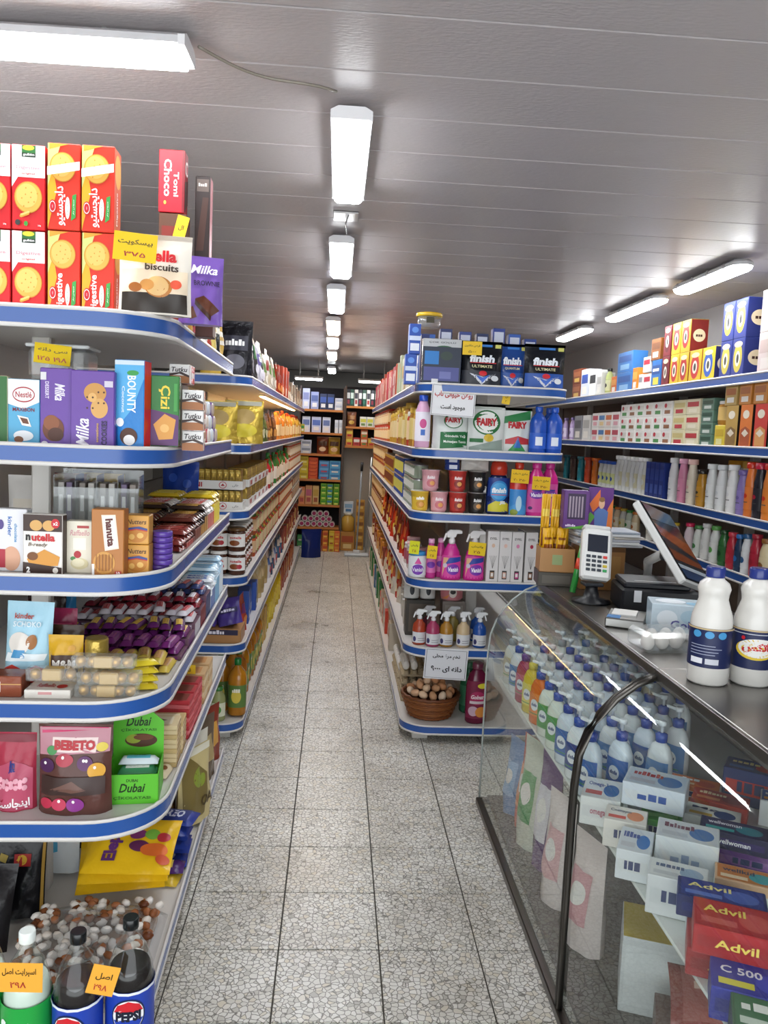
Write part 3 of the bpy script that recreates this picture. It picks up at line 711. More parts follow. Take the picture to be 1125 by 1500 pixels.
br = pouch(.115, .165, .05, '#7a5bb0', [T('Milka', .55, .80, .13, '#efeaf5', shear=.3, w=.62), T('BROWNIE', .62, .60, .075, '#2e2143', w=.6), ('p', [(.35, .36), (.55, .42), (.92, .22), (.72, .12)], '#5a2f1c'), ('p', [(.35, .36), (.72, .12), (.70, .05), (.34, .28)], '#3e1f14'), ('p', [(.15, .2), (.3, .25), (.4, .1), (.25, .06)], '#6a3a22')], 'brownie_pouch', 'pouch', seed=5)
stand(br, 292, yl(.20), zt, 'lilac pouch of brownies at the corner of the top shelf', None, A1 + R(12))
side_top = [('#2f5a3a', .04, .24), ('#b7892f', .045, .22), ('#8b1f2a', .05, .17), ('#3c4b7a', .05, .2), ('#d7cfc5', .05, .16), ('#a23b2c', .05, .18), ('#c9b25a', .06, .22), ('#1f2226', .06, .28), ('#c9a24a', .06, .2)]
yy = .46
for c, W, H in side_top:
    k = pouch(W * 1.5, H, .045, c, [('r', .15, .35, .85, .6, '#e8e2d6'), T('snack', .5, .47, .1, c, w=.5)], 'snack_pouch', 'pouch', seed=int(yy * 100))
    place(k, L1(-.055, yy + .03, zt + .0006), R(70) + A1, '%s snack pouch along the aisle side of the biscuit stand top' % serial('sidetop'), 'snack pouches along the stand top'); yy += W + .055
# ---- second shelf
z2 = Z1[1]; Y2 = yl(.06)
def choc(W, H, col, sh, name='chocolate_bar', D=.02, **k): return carton(W, D, H, col, sh, name, 'chocolate', mat='film', part='wrapper', **k)
stand(choc(.085, .155, '#d9d8b8', [('r', .75, 0, 1, 1, '#2f6b33'), ('e', .5, .4, .2, .1, '#7a4a22')]), -6, Y2, z2, 'cream and green chocolate tablet at the photo edge', None, A1)
stand(choc(.075, .15, '#56a7cf', [('p', [(0, .62), (.5, .55), (1, .66), (1, 1), (0, 1)], '#eceff1'), ('e', .5, .77, .36, .12, '#a8202c'), ('e', .5, .77, .33, .10, '#f4f1ef'), T('Nestlé', .5, .77, .09, '#a8202c', w=.52), T('MAXIBON', .5, .54, .06, '#7b1d2a', w=.7), ('p', [(.3, .45), (.65, .42), (.75, .28), (.45, .30)], '#f1e9df'), ('p', [(.38, .42), (.62, .40), (.68, .32), (.48, .33)], '#6a3a22'), ('e', .5, .14, .32, .08, '#e9ecef'), ('e', .35, .08, .15, .05, '#7a4a2a')], 'ice_bar_box', D=.03), 36, Y2, z2, 'light blue and white chocolate box with oval red logo', None, A1)
mk = '#6b489f'
stand(choc(.078, .178, mk, [T('Milka', .62, .70, .32, '#f1ecf6', rot=-90, w=.22, shear=.3), T('DESSERT', .22, .72, .12, '#e8def2', rot=-90, w=.22), ('e', .42, .22, .34, .16, '#6e3a22'), ('e', .36, .3, .25, .10, '#8d5230'), ('e', .5, .15, .25, .09, '#4f2716'), ('r', .02, .85, .2, .95, '#ddd'), ('e', .15, .03, .1, .03, '#d7d0dd')]), 82, Y2 + .004, z2, 'purple dessert chocolate tablet with brown swirl', None, A1 - R(3))
stand(choc(.104, .175, mk, [('e', .56, .72, .26, .13, '#c99146'), ('e', .66, .52, .20, .13, '#d7a45c'), ('e', .5, .66, .1, .06, '#dfae66')] + [('e', .38 + .13 * (i % 4), .52 + .07 * (i // 2), .022, .013, '#4a2a16') for i in range(8)] + [T('Milka', .28, .20, .30, '#f4f0f8', rot=90, w=.36, shear=.3), T('COOKIES', .78, .20, .13, '#251b39', rot=90, w=.32), T('sensations', .62, .2, .06, '#caa14c', rot=90, w=.25), ('r', .78, .8, .98, .88, '#cfc8d8')]), 137, Y2, z2, 'purple tablet with two chocolate chip cookies', None, A1)
stand(choc(.075, .205, '#2b7fc7', [('r', 0, .88, 1, 1, '#cfdde6'), ('p', [(0, .2), (.6, .45), (1, .8), (1, .95), (0, .95)], '#58aee0'), T('BOUNTY', .58, .62, .30, '#f2f6fa', rot=-90, w=.42), T('Coconut', .3, .56, .1, '#e3eef5', rot=-90, w=.3), ('e', .62, .86, .2, .03, '#3a9a48'), ('e', .5, .14, .3, .10, '#4d2a1c'), ('e', .52, .1, .2, .06, '#f1efec'), ('e', .2, .3, .13, .05, '#f4f6f8'), ('r', 0, 0, .12, .25, '#1c4f98')], 'coconut_bar_box', D=.045, side='#d8301f'), 191, Y2 + .01, z2, 'blue coconut chocolate box with a red side, tallest on its shelf', None, A1 + R(-9))
stand(choc(.070, .165, '#2f7a35', [('p', [(0, 0), (1, 0), (1, .44), (0, .52)], '#5a2b66'), T('Çizi', .48, .70, .42, '#f2d13c', rot=-90, w=.34), ('p', [(.1, .3), (.5, .46), (.9, .38), (.8, .1), (.3, .08)], '#d79a45'), ('e', .5, .25, .16, .06, '#e6b86a'), ('r', .82, .5, .94, .9, '#3f9a42')], 'cracker_box', D=.04, side='#35653a'), 240, Y2 + .055, z2, 'green and purple cracker pack standing upright at the shelf corner', None, A1 + R(4))
tut = carton(.055, .09, .048, '#e7e4e2', [('r', 0, 0, 1, .4, '#a5683a'), ('p', [(0, .35), (.5, .5), (1, .3), (1, .42), (.6, .6), (0, .5)], '#3a2320'), T('Tutku', .5, .72, .26, '#2b2326', w=.8, shear=.2)], 'wafer_pack', 'biscuits', mat='film', side='#b5323a', sshapes=[('r', 0, 0, .3, 1, '#e9e4e0'), T('wafer', .6, .5, .4, '#f3e9e6', w=.5)])
for k in range(3):
    stand(tut, 279, yl(.17), z2 + k * .0495, '%s small white and brown wafer pack from the bottom, beside the green cracker pack' % ORD[k], 'white and brown wafer packs', A1 + R(5))
stand(tut, 262, yl(.3), z2 + 3 * .0495 + .02, 'white and brown wafer pack lying on top behind the cracker pack', 'white and brown wafer packs', A1); stand(carton(.06, .09, .166, '#8a8076', [('r', .1, .1, .9, .9, '#a79c90')], 'plain_carton', 'box'), 262, yl(.3), z2, 'plain grey carton behind the green cracker pack', None, A1)
roll = MB(); roll.lathe([(.02, 0), (.026, .004), (.026, .03), (.02, .034)], 14, '#c9bdb4', 'film', {1: '#b54a4a'}); roll.xform(Matrix.Rotation(R(-90), 4, 'Y')); rk = [kind('biscuit_roll', 'biscuits', [('wrapper', MB().lathe([(.018, 0), (.026, .006), (.026, .05), (.018, .056)], 14, c, 'film', {1: d}).xform(Matrix.Rotation(R(90), 4, 'Y') @ Matrix.Translation((0, 0, -.028))))], (.056, .052, .052)) for c, d in (('#d9cfc8', '#b8505a'), ('#c7ced6', '#d9dde2'), ('#b7a6a0', '#6a4a8a'))]
for j in range(3):
    for i in range(9 - j):
        p = L1(-.065, .44 + .105 * i + .05 * j, z2 + .026 + .0006 + j * .047)
        place(rk[(i + j) % 3], p, A1, '%s round wrapped biscuit roll counted from the cracker pack, second shelf' % serial('rolls'), 'wrapped biscuit rolls')
tub = MB(); tub.box(-.075, .075, -.05, .05, 0, .075, '#d9d6d0', 'clear', ch=.01)
q = kind('clear_tub', 'container', [('tub', tub), ('rim', MB().box(-.08, .08, -.055, .055, .075, .083, '#cfd2d2', 'gloss', ch=.003))], (.16, .11, .083))
bxk = carton(.17, .11, .155, '#8a6a4a', [('r', .05, .1, .95, .9, '#a0703c')], 'wafer_carton', 'box'); stand(bxk, 82, yl(.16), z2, 'brown carton under a clear tub behind the purple tablets', None, A1); stand(q, 82, yl(.16), z2 + .157, 'clear plastic tub with a yellow tag behind the purple tablets', None, A1)
note(77, 519, .085, .047, yl(.155), [T('سی دانه', .5, .68, .24, '#5a4a10', w=.8), T('۱۹۸ ۱۲۵', .5, .25, .22, '#a33', w=.8)], 'yellow handwritten tag on the clear tub of the second shelf', '#e3c21f', A1, R(5))
for i in range(3): stand(carton(.05, .05, .09, '#5a2a1c', [('r', .1, .2, .9, .8, '#8a3a22')], 'cocoa_box', 'box'), -24 + 36 * i, yl(.34), z2, '%s dark red cocoa box from the edge, deep on the second shelf' % ORD[i], 'dark red cocoa boxes', A1)
# ---- third shelf
z3 = Z1[2]; Y3 = yl(.055)
stand(carton(.075, .03, .145, '#e6e6ea', [T('kinder', .45, .72, .14, '#3a6fb5', rot=-90, w=.32), T('chocolate', .65, .62, .1, '#3a8fc5', rot=-90, w=.3), ('e', .5, .2, .3, .2, '#dba98c'), ('r', 0, .05, .3, .35, '#b03040'), ('e', .15, .75, .1, .08, '#5a4a8a')], 'milk_chocolate_box', 'chocolate', side='#c8ccd2'), 17, Y3, z3, 'white milk chocolate box showing a smiling face', None, A1 + R(-4))
stand(carton(.095, .03, .138, '#ece8e2', [('r', 0, .72, 1, 1, '#3a241c'), ('e', .33, .82, .16, .09, '#d8a862'), ('e', .66, .82, .16, .09, '#d8a862'), ('e', .83, .86, .11, .08, '#c8202a'), T('x2', .83, .86, .06, '#fff'), T('n', .13, .615, .10, '#1d1815', bold=.05), T('utella', .52, .62, .13, '#c81e28', w=.6, bold=.04), T('B-ready', .38, .49, .08, '#7a6a5a', w=.5, shear=.25), ('p', [(.1, .25), (.55, .42), (.95, .30), (.9, .15), (.2, .12)], '#d6953c'), ('e', .25, .3, .14, .07, '#7a4a22'), ('p', [(0, 0), (1, 0), (1, .12), (0, .20)], '#3a241c'), T('2', .14, .07, .10, '#fff', bold=.05), ('e', .84, .07, .07, .05, '#e9e4dc')], 'wafer_bar_box', 'chocolate', side='#3a241c'), 69, Y3, z3, 'brown and white box of filled wafer bars', None, A1 + R(-3))
stand(carton(.064, .03, .122, '#e8e2cf', [T('Raffaello', .5, .78, .11, '#d5a0a0', w=.75, shear=.25), ('r', .4, .87, .85, .92, '#b03a3a'), ('r', .25, .45, .75, .68, '#f2eee2'), ('e', .42, .36, .14, .07, '#b02830'), ('e', .25, .28, .1, .04, '#4f8a4a'), ('e', .5, .18, .34, .11, '#d9cfa4'), ('e', .45, .2, .24, .08, '#e9e1c0')], 'coconut_sweets_box', 'sweets', side='#d9d2bd'), 116, Y3 + .002, z3, 'cream coconut sweets box leaning beside the tall orange wafer box', None, A1 + R(2))
stand(carton(.078, .045, .155, '#b6763a', [('p', [(.30, .92), (.74, .93), (.86, .42), (.42, .38)], '#eadfcf'), ('p', [(.34, .90), (.70, .91), (.82, .44), (.46, .41)], '#f3ece0'), T('hanuta', .58, .66, .24, '#5a1c18', rot=-84, w=.42, bold=.05), ('e', .4, .2, .34, .17, '#d39a4a'), ('e', .4, .2, .28, .13, '#b87a30'), ('r', .02, 0, .1, .18, '#eee'), ('r', .74, .01, .94, .08, '#b0342c'), T('10', .84, .045, .05, '#fff')] + [('r', .15 + .1 * i, .08, .17 + .1 * i, .33, '#8a5520') for i in range(6)], 'hazelnut_wafer_box', 'biscuits', side='#a3622e', top='#b98550'), 162, Y3, z3, 'tall orange-brown hazelnut wafer box with a slanted white logo panel', None, A1)
nut = carton(.060, .05, .068, '#d9a04a', [('e', .5, .35, .45, .3, '#c98432'), ('e', .3, .25, .12, .1, '#e6b862'), ('e', .65, .3, .14, .1, '#e9be6a'), T('Nutters', .5, .78, .17, '#5a3a1a', w=.8, shear=.2), ('p', [(.05, .55), (.6, .62), (.95, .55), (.95, .48), (.5, .54), (.05, .47)], '#3a4a8a'), ('p', [(.05, .47), (.5, .54), (.95, .48), (.95, .44), (.5, .5), (.05, .43)], '#c0392b')], 'nut_biscuit_box', 'biscuits', side='#c08a3c')
for k in range(2): stand(nut, 203.5, Y3 + .024, z3 + k * .0695, ('yellow nut biscuit box, lower of the two', 'yellow nut biscuit box, upper of the two')[k], 'yellow nut biscuit boxes', A1)
tin = kind('purple_tin', 'tin', [('tin_body', MB().lathe([(.024, 0), (.0255, .001), (.0255, .012), (.024, .013)], 22, '#5a3f9a', 'gloss'))], (.05, .05, .013))
for k in range(7): stand(tin, 235, Y3 + .062, z3 + .0137 * k, '%s round purple tin from the bottom of the stack' % ORD[k], 'stacked purple tins', A1)
# clear organiser with sachets, and bags behind
m = MB()
for i in range(5):
    x = -.11 + i * .055; m.box(x - .001, x + .001, -.06, .06, 0, .13, '#fff', 'clear')
m.box(-.11, .11, -.061, -.059, 0, .10, '#fff', 'clear'); m.box(-.11, .11, .059, .061, 0, .14, '#fff', 'clear'); m.box(-.11, .11, -.06, .06, 0, .002, '#fff', 'clear')
stand(kind('acrylic_organiser', 'organiser', [('dividers', m)], (.22, .12, .14)), 140, yl(.245), z3 + .085, 'clear acrylic sachet organiser behind the wafer boxes', None, A1 + R(6)); stand(carton(.23, .14, .084, '#3a3430', [('r', .1, .2, .9, .8, '#5a4a40')], 'display_carton', 'box'), 140, yl(.235), z3, 'dark display carton under the clear sachet organiser', None, A1 + R(6))
for i in range(8): stand(carton(.016, .08, .105, ('#8a8078', '#b9b4ac', '#6a5a78')[i % 3], [('r', .2, .3, .8, .7, '#e8e4de')], 'sachet', 'sachet'), (147, 160, 178, 191, 86, 98, 117, 130)[i], yl(.268), z3 + .0895, '%s upright sachet in the clear organiser' % ORD[i], 'sachets in the clear organiser', A1 + R(6))
bb = pouch(.14, .21, .07, '#1f3f9a', [('r', .1, .1, .9, .42, '#caa84a'), ('e', .5, .3, .3, .12, '#e0c070'), ('e', .3, .7, .12, .08, '#2f57c0'), ('e', .7, .6, .12, .08, '#2f57c0')], 'crisps_bag', 'bag', seed=8)
stand(bb, 262, yl(1.30), z3, 'dark blue snack bag behind the purple tins', None, A1)
for i, (c, px, dd) in enumerate((('#7a2330', 90, .66), ('#2a2d55', 132, .85), ('#c9a23a', 150, .72), ('#d8d4cf', 38, .5))):
    stand(pouch(.13, .19, .06, c, [('r', .15, .3, .85, .65, '#d9d0c2')], 'sweets_bag', 'bag', seed=20 + i), px, yl(dd), z3, ('dark red', 'navy', 'ochre', 'pale grey')[i] + ' sweets bag deep on the third shelf behind the organiser', None, A1)
# candy bars along the aisle side of the third shelf
BARS = {}
def barkind(c, e, txt, tc):
    k = (c, txt)
    if k not in BARS: BARS[k] = bar(.115, .034, .017, c, [('r', .2, .22, .8, .78, e), T(txt, .5, .5, .40, tc, w=.42, bold=.04)], ends=c)
    return BARS[k]
def pile(z, y0, ny, x0, nx, layers, specs, what, dy=.038, dx=.12, rzb=0, slope=0.0, cut=0):
    """rows of bars: every row (along y) has one wrapper; layers stacked"""
    for j in range(ny):
        c, e, txt, tc, nm = specs[min(len(specs) - 1, j * len(specs) // ny)]
        nl = layers[j] if isinstance(layers, (list, tuple)) else layers
        low = max(0, nl - 2)
        if low:   # the lower layers stay in their cartons
            bx = carton(dx * nx - .006, dy - .003, low * .0178 - .001, c, [('r', .05, .1, .95, .9, e)], 'bar_carton', 'box', side=e)
            place(bx, L1(x0 - (nx - 1) * dx / 2, y0 + j * dy, z + .0006), A1, '%s low carton under the %ss, %s' % (serial(what + nm + 'c'), nm, what), 'cartons under the bars of ' + what)
        for l in range(low, nl):
            for i in range(nx):
                rn = random.random
                p = L1(x0 - i * dx - .004 * rn(), y0 + j * dy, z + .0008 + l * .0178 + slope * j)
                place(barkind(c, e, txt, tc), p, A1 + rzb + R(rn() * 5 - 2.5), '%s %s, %s' % (serial(what + nm), nm, what), nm + 's of ' + what.split(',')[0])
pile(z3, .42, 21, -.075, 2, (2, 2, 3, 3, 3, 3, 4, 4, 4, 4, 4, 5, 5, 5, 5, 5, 5, 6, 6, 6, 6, 6), [('#7a2f2a', '#a83a32', 'Ülker', '#fff', 'red bar'), ('#5a2a22', '#7a3c2a', 'COCO', '#e9d9c0', 'brown bar'), ('#3a2a26', '#b98a3a', 'metro', '#f2e2a8', 'black and gold bar'), ('#ddd8d4', '#c63a3a', 'KitKat', '#fff', 'white and red bar'), ('#d8b92e', '#f0dc5a', 'DORE', '#7a2a1a', 'yellow bar')], 'aisle side of the third stand shelf', dy=.041)
# ---- fourth shelf
z4 = Z1[3]; Y4 = yl(.05)
kp = pouch(.125, .195, .05, '#a8d2e4', [('p', [(0, 0), (1, 0), (1, .16), (.75, .22), (.5, .14), (.25, .22), (0, .15)], '#c8352c'), ('e', .35, .48, .24, .14, '#e4ded6'), ('e', .62, .5, .12, .09, '#a8744a'), ('p', [(.05, .25), (.9, .28), (.95, .36), (.1, .36)], '#e9f2f5'), ('p', [(.2, .3), (.5, .3), (.5, .4), (.25, .4)], '#4a93c4'), T('kinder', .42, .82, .07, '#b04030', w=.42), T('SCHOKO', .5, .72, .07, '#dfe9ee', w=.6)], 'milk_snack_pouch', 'pouch', seed=11)
stand(kp, 36, Y4 + .07, z4 + .004, 'light blue and red milk snack pouch leaning on the white post', None, A1 + R(-6), R(-6))
mm = lambda c, t, e: pouch(.09, .125, .045, c, [('r', .1, .28, .9, .62, e), T('M&M', .5, .45, .17, t, w=.66, bold=.04), ('e', .7, .75, .1, .06, '#d9a13a'), ('e', .35, .12, .1, .06, '#c9792a')], 'candy_pouch', 'pouch', seed=12)
stand(mm('#d2a325', '#f3efe9', '#4a3020'), 92, Y4 + .065, z4, 'yellow candy pouch with bold white lettering behind the nougat balls', None, A1)
stand(mm('#3f2a1e', '#f3efe9', '#5a3a26'), 94, Y4 + .125, z4 + .01, 'brown candy pouch behind the yellow one', None, A1)
stand(pouch(.125, .15, .045, '#8a2548', [('r', .1, .6, .9, .75, '#b03a62')], 'sweets_bag', 'bag', seed=14), 84, Y4 + .19, z4 + .0, 'shiny burgundy sweets bag behind the brown candy pouch', None, A1)
stand(kind('gold_can', 'can', [('can_body', MB().lathe([(.028, 0), (.03, .004), (.03, .112), (.027, .117)], 20, '#b59a45', 'foil')), ('label', MB().box(-.006, .006, -.0312, -.0302, .06, .085, '#d9d6d0', 'ink'))], (.06, .06, .117)), 136, Y4 + .07, z4, 'tall golden wrapped tube of chocolates', None, A1)
def balls(n, label, px, Y, z, gold='#c79a3e'):
    m = MB(); L_ = .029 * n
    for i in range(n): m.lathe([(.004, .001), (.0115, .006), (.014, .014), (.011, .023), (.004, .027)], 10, gold, 'foil', off=(-L_ / 2 + .029 * (i + .5), 0, 0))
    k = kind('nougat_ball_tray', 'chocolates', [('foil_balls', m), ('paper_band', MB().box(-.024, .024, -.0155, .0155, .0005, .029, '#caa75a', 'card', ch=.003)), ('clear_sleeve', MB().box(-L_ / 2 - .006, L_ / 2 + .006, -.017, .017, 0, .031, '#fff', 'wrap', ch=.004))], (L_, .034, .031))
    stand(k, px, Y, z, label, 'trays of gold foil nougat balls', A1)
for k in range(3): balls(5, ('gold foil nougat ball tray, lowest of three', 'gold foil nougat ball tray, middle of three', 'gold foil nougat ball tray, top of three')[k], 152 - k, Y4 - .002 + .004 * k, z4 + k * .0325)
balls(4, 'gold foil nougat ball tray with a wide paper band, resting on the white tray', 74, Y4 + .004, z4 + .023, '#c4953c')
stand(carton(.112, .07, .021, '#e6e2da', [('r', .3, .5, .6, .8, '#d9a0a0')], 'coconut_ball_tray', 'sweets', mat='film', tshapes=[T('Raffaello', .4, .5, .4, '#c04a4a', w=.4), ('e', .75, .4, .12, .2, '#c03030')]), 72, Y4 - .02, z4, 'flat white coconut ball tray at the shelf edge', None, A1)
stand(carton(.10, .06, .05, '#8a4a34', [('r', .3, .25, .5, .75, '#ddd6cc'), ('r', 0, .6, 1, .65, '#c99a5a')], 'praline_box', 'chocolates', mat='film', side='#7a3e2c'), 0, Y4 - .015, z4, 'reddish brown praline box at the photo edge', None, A1)
stand(pouch(.1, .15, .05, '#3a8ac4', [('e', .5, .4, .25, .15, '#7ac0e4')], 'sweets_bag', 'bag', seed=15), 84, yl(.66), z4, 'bright blue sweets bag deep on the fourth shelf', None, A1)
stand(pouch(.12, .14, .05, '#2a1c1a', [('r', .2, .4, .8, .6, '#5a3a2a')], 'sweets_bag', 'bag', seed=16), 75, yl(.55), z4, 'black sweets bag deep on the fourth shelf', None, A1)
SP4 = [('#c9a03a', '#e6cf5a', 'gold', '#7a5a1a', 'gold caramel'), ('#c8b04a', '#b98a4a', 'coffee', '#5a3018', 'amber caramel'), ('#6a2468', '#8a3a86', 'ÜLKER', '#e8c24a', 'purple bar'), ('#5e2060', '#d9b23a', 'Caramio', '#5e2060', 'violet and gold bar'),
       ('#c9c4cc', '#b8303a', 'ALBENI', '#f4f0ee', 'silver and red bar'), ('#7a1c2c', '#d9d4dc', 'Laviva', '#3a3a8a', 'crimson bar'), ('#34406e', '#b53a40', 'Biscolata', '#eee', 'navy and red bar'), ('#dfe4ea', '#3a5fae', 'KitKat', '#fff', 'white and blue bar'), ('#cfe2ee', '#6fb2da', 'kinderbar', '#fff', 'pale blue bar'), ('#b9d6ea', '#e9f1f6', 'Bueno', '#3a6aa8', 'light blue bar')]
def heap(z, rows, what):
    """rows of bars pointing away from the aisle front; each row one wrapper, side by side along x"""
    for y0, lev, n, x0, (c, e, txt, tc, nm) in rows:
        if lev: place(carton(.040 * n + .01, .116, lev, '#6a4a5a', [('r', .02, .1, .98, .9, c)], 'bar_carton', 'box', side=c), L1(x0 - .040 * (n - 1) / 2, y0, z + .0006), A1, 'low open carton under the %ss, %s' % (nm, what))
        for l in range(2):
            for i in range(n - l * (n // 4)):
                place(barkind(c, e, txt, tc), L1(x0 - .040 * i - .012 * l, y0 + random.uniform(-.006, .006), z + lev + .0018 + l * .0182), 0, '%s %s from the aisle edge, %s' % (serial(what + nm), nm, what), nm + 's of the fourth stand shelf', rot=(0, 0, A1 + R(90 + random.uniform(-9, 9) * l + random.uniform(-2, 2))))
heap(z4, [(.20, .0, 2, -.07, SP4[0]), (.30, .0, 6, -.045, SP4[1]), (.425, .012, 8, -.035, SP4[2]), (.545, .03, 9, -.033, SP4[3]), (.667, .045, 9, -.033, SP4[4]), (.789, .06, 9, -.033, SP4[5]), (.911, .08, 9, -.033, SP4[6])], 'fourth stand shelf')
pile(z4, 1.0, 9, -.066, 3, (5, 6, 6, 6, 7, 7, 7, 8, 8), SP4[7:], 'far end of the fourth stand shelf', dy=.041)
for k in range(4): place(barkind('#d8c22e', '#efe060', 'Dore', '#4a4a9a'), L1(-.082, .112 + .003 * k, z4 + .0012 + .0182 * k), A1 + R(12 + 4 * k), '%s yellow bar from the bottom of the small pile by the nougat trays' % ORD[k], 'yellow bars by the nougat trays')
# ---- fifth shelf
z5 = Z1[4]; Y5 = yl(.05)
pk = pouch(.105, .185, .06, '#a8364a', [('r', .02, .88, .98, .98, '#7a2030'), ('p', [(.05, .55), (.5, .66), (.95, .55), (.95, .02), (.05, .02)], '#b9506a'), T('In', .5, .62, .08, '#1f2a7a', bold=.05), T('Jüt', .5, .55, .07, '#1f2a7a', bold=.05), T('اینجاست', .5, .11, .14, '#f4eef0', w=.8, bold=.03)] + [('e', .2 + .1 * (i % 7), .32 + .07 * (i // 7) + .02 * (i % 2), .055, .035, '#e9a8b8') for i in range(14)], 'jelly_pouch', 'pouch', seed=21)
stand(pk, 16, Y5, z5, 'pink and crimson jelly pouch with round pink sweets', None, A1)
FR = [('e', .13, .55, .11, .08, '#4a2350'), ('e', .38, .62, .12, .07, '#b03a4a'), ('e', .66, .58, .11, .08, '#5a2a5e'), ('e', .82, .50, .12, .09, '#d9a23a'), ('e', .88, .76, .08, .05, '#d9c24a'), ('e', .15, .14, .09, .06, '#b8304a'), ('e', .33, .13, .1, .07, '#c03a58'), ('e', .55, .13, .12, .08, '#8a3a8a'), ('e', .2, .72, .07, .05, '#3f8a4a')]
be = pouch(.185, .212, .07, '#5a3a34', [('p', [(.02, .66), (.98, .70), (.98, .97), (.02, .97)], '#b9828e'), ('p', [(.05, .9), (.95, .95), (.95, .97), (.05, .97)], '#c93a6a'), ('p', [(.2, .70), (.8, .70), (.82, .86), (.2, .86)], '#e7d3cf'), T('BEBETO', .51, .78, .11, '#b3242e', w=.56, bold=.06)] + FR + [('e', x, y + .02, .02, .018, '#f4f0ea') for x, y in ((.11, .56), (.36, .63), (.64, .59), (.68, .59), (.80, .52), (.33, .15), (.53, .15))] + [('r', .06, .24, .94, .44, '#3a2622'), ('p', [(.2, .3), (.5, .4), (.7, .3), (.5, .27)], '#6a4a40')], 'gummy_sweets_bag', 'pouch', seed=22, crump=.003)
stand(be, 107, Y5 + .0, z5, 'large gummy sweets bag with smiling fruit and bold red lettering', None, A1)
def dubai():
    G = '#58b52c'; m = MB(); t = .002; W, D, H = .135, .12, .075
    m.box(-W / 2, W / 2, -D / 2, D / 2, 0, t, G, 'card'); m.box(-W / 2, W / 2, -D / 2, -D / 2 + t, t, H, G, 'card'); m.box(-W / 2, -W / 2 + t, -D / 2, D / 2, t, H * 1.1, G, 'card'); m.box(W / 2 - t, W / 2, -D / 2, D / 2, t, H * 1.1, G, 'card')
    lid = MB(); lid.prism([(-W / 2, t), (W / 2, t), (W / 2, .165), (W / 2 - .03, .19), (-W / 2 + .03, .20), (-W / 2, .165)], D / 2 - t, D / 2, G, 'card', 'y')
    a = MB(); artwork(a, [T('DUBAI', .5, .80, .10, '#1e3a10', w=.22), T('Dubai', .5, .55, .30, '#16300c', w=.5, shear=.3), T('ÇİKOLATASI', .5, .22, .14, '#2a5a18', w=.7)], W, H, lambda u, v, e: ((u - .5) * W, -D / 2 - e, v * H))
    b = MB(); artwork(b, [T('Dubai', .5, .83, .12, '#16300c', w=.5, shear=.3), T('ÇİKOLATASI', .5, .72, .05, '#2a5a18', w=.7), ('e', .55, .58, .32, .09, '#4a2a18'), ('e', .4, .6, .15, .06, '#8a9a2a'), ('e', .6, .62, .2, .04, '#6a3c20')], W, .2, lambda u, v, e: ((u - .5) * W, D / 2 - t - e, v * .2))
    return kind('chocolate_display_box', 'display box', [('box_tray', m), ('raised_lid', lid), ('printed_artwork', a, 'box_tray'), ('lid_artwork', b, 'raised_lid')], (W, D, H))
dk = dubai(); Yd = yl(.10); stand(dk, 190, Yd, z5, 'open bright green chocolate display box with raised lid', None, A1 + R(5))
xd = fit_x(190, Yd, z5 + .05)
for i, (c, e, t_) in enumerate((('#3fa6b0', '#e6eef0', 'milk'), ('#d9c9d0', '#c98aa0', 'rose'), ('#4a9a6a', '#eef2e6', 'pista'), ('#d2dee2', '#5ab0c0', 'coco'))):
    place(bar(.095, .034, .022, c, [('r', .2, .2, .8, .8, e), T(t_, .5, .5, .4, '#3a3a4a', w=.4)]), (xd + .002 * i, Yd + .055 + .004 * i, z5 + .004 + .0236 * i), A1 + R((5, 2, 6, 4)[i]), ('teal', 'pale pink', 'green', 'whitish blue')[i] + ' wrapped bar lying in the green display box', 'bars in the green display box')
CR = '#e0cba0'
for s_ in range(2):
    for l in range(9 - 2 * s_):
        place(carton(.15, .085, .0125, CR if l % 3 else '#cdb27e', [], 'chocolate_tablet', 'chocolate', tshapes=[('r', .1, .15, .9, .85, '#e9dcc0'), ('p', [(.4, .3), (.8, .5), (.6, .7)], '#5a3420')], sshapes=[('r', .1, .3, .9, .7, '#8a5a2a')]), L1(-.085, .36 + .095 * s_, z5 + .0006 + l * .0131), A1 + R(2), '%s cream chocolate tablet counted up the pile beside the green display box' % serial('cream%d' % s_) if s_ == 0 else '%s cream chocolate tablet counted up the farther cream pile, fifth shelf' % serial('cream1'), 'cream chocolate tablets')
for s_ in range(3):
    for l in range(9):
        place(carton(.10, .075, .0125, ('#c8434a', '#d46a70', '#b5323c')[l % 3], [], 'red_tablet', 'chocolate', tshapes=[('r', .1, .1, .9, .9, '#7a3022' if l == 8 else '#d88a8c')]), L1(-.055, .56 + .085 * s_, z5 + .0006 + l * .0131), A1 + R(-3), '%s red chocolate tablet up the %s red pile, fifth shelf' % (serial('redtab%d' % s_), ('nearest', 'middle', 'farthest')[s_]), 'red chocolate tablets')
for s_ in range(2):
    for l in range(5): place(carton(.16, .10, .02, ('#caa678', '#dcc39a')[l % 2], [], 'wafer_slab', 'biscuits', tshapes=[('r', .1, .15, .9, .85, '#c0854a')]), L1(-.085, .88 + .12 * s_, z5 + .0006 + l * .0207), A1, '%s beige wafer slab up the %s beige pile, fifth shelf' % (serial('slab%d' % s_), ('nearer', 'farther')[s_]), 'beige wafer slabs')
note(0, 0, .05, .03, 0, [T('۲۵', .5, .5, .5, '#5a4a10')], 'small yellow tag standing on the beige wafer slabs', rz=A1, at=L1(-.06, .83, z5 + .12))
for i in range(2):
    place(bar(.07, .036, .02, ('#d8c9a8', '#a86a3a', '#c9a03a')[i], [('e', .5, .5, .2, .3, '#7a4a22')]), L1(-.035 - .045 * i, .272, z5 + .0008), A1 + R(84 + 4 * i), ('cream', 'brown', 'gold')[i] + ' wrapped sweet at the corner beside the green display box', 'loose wrapped sweets')
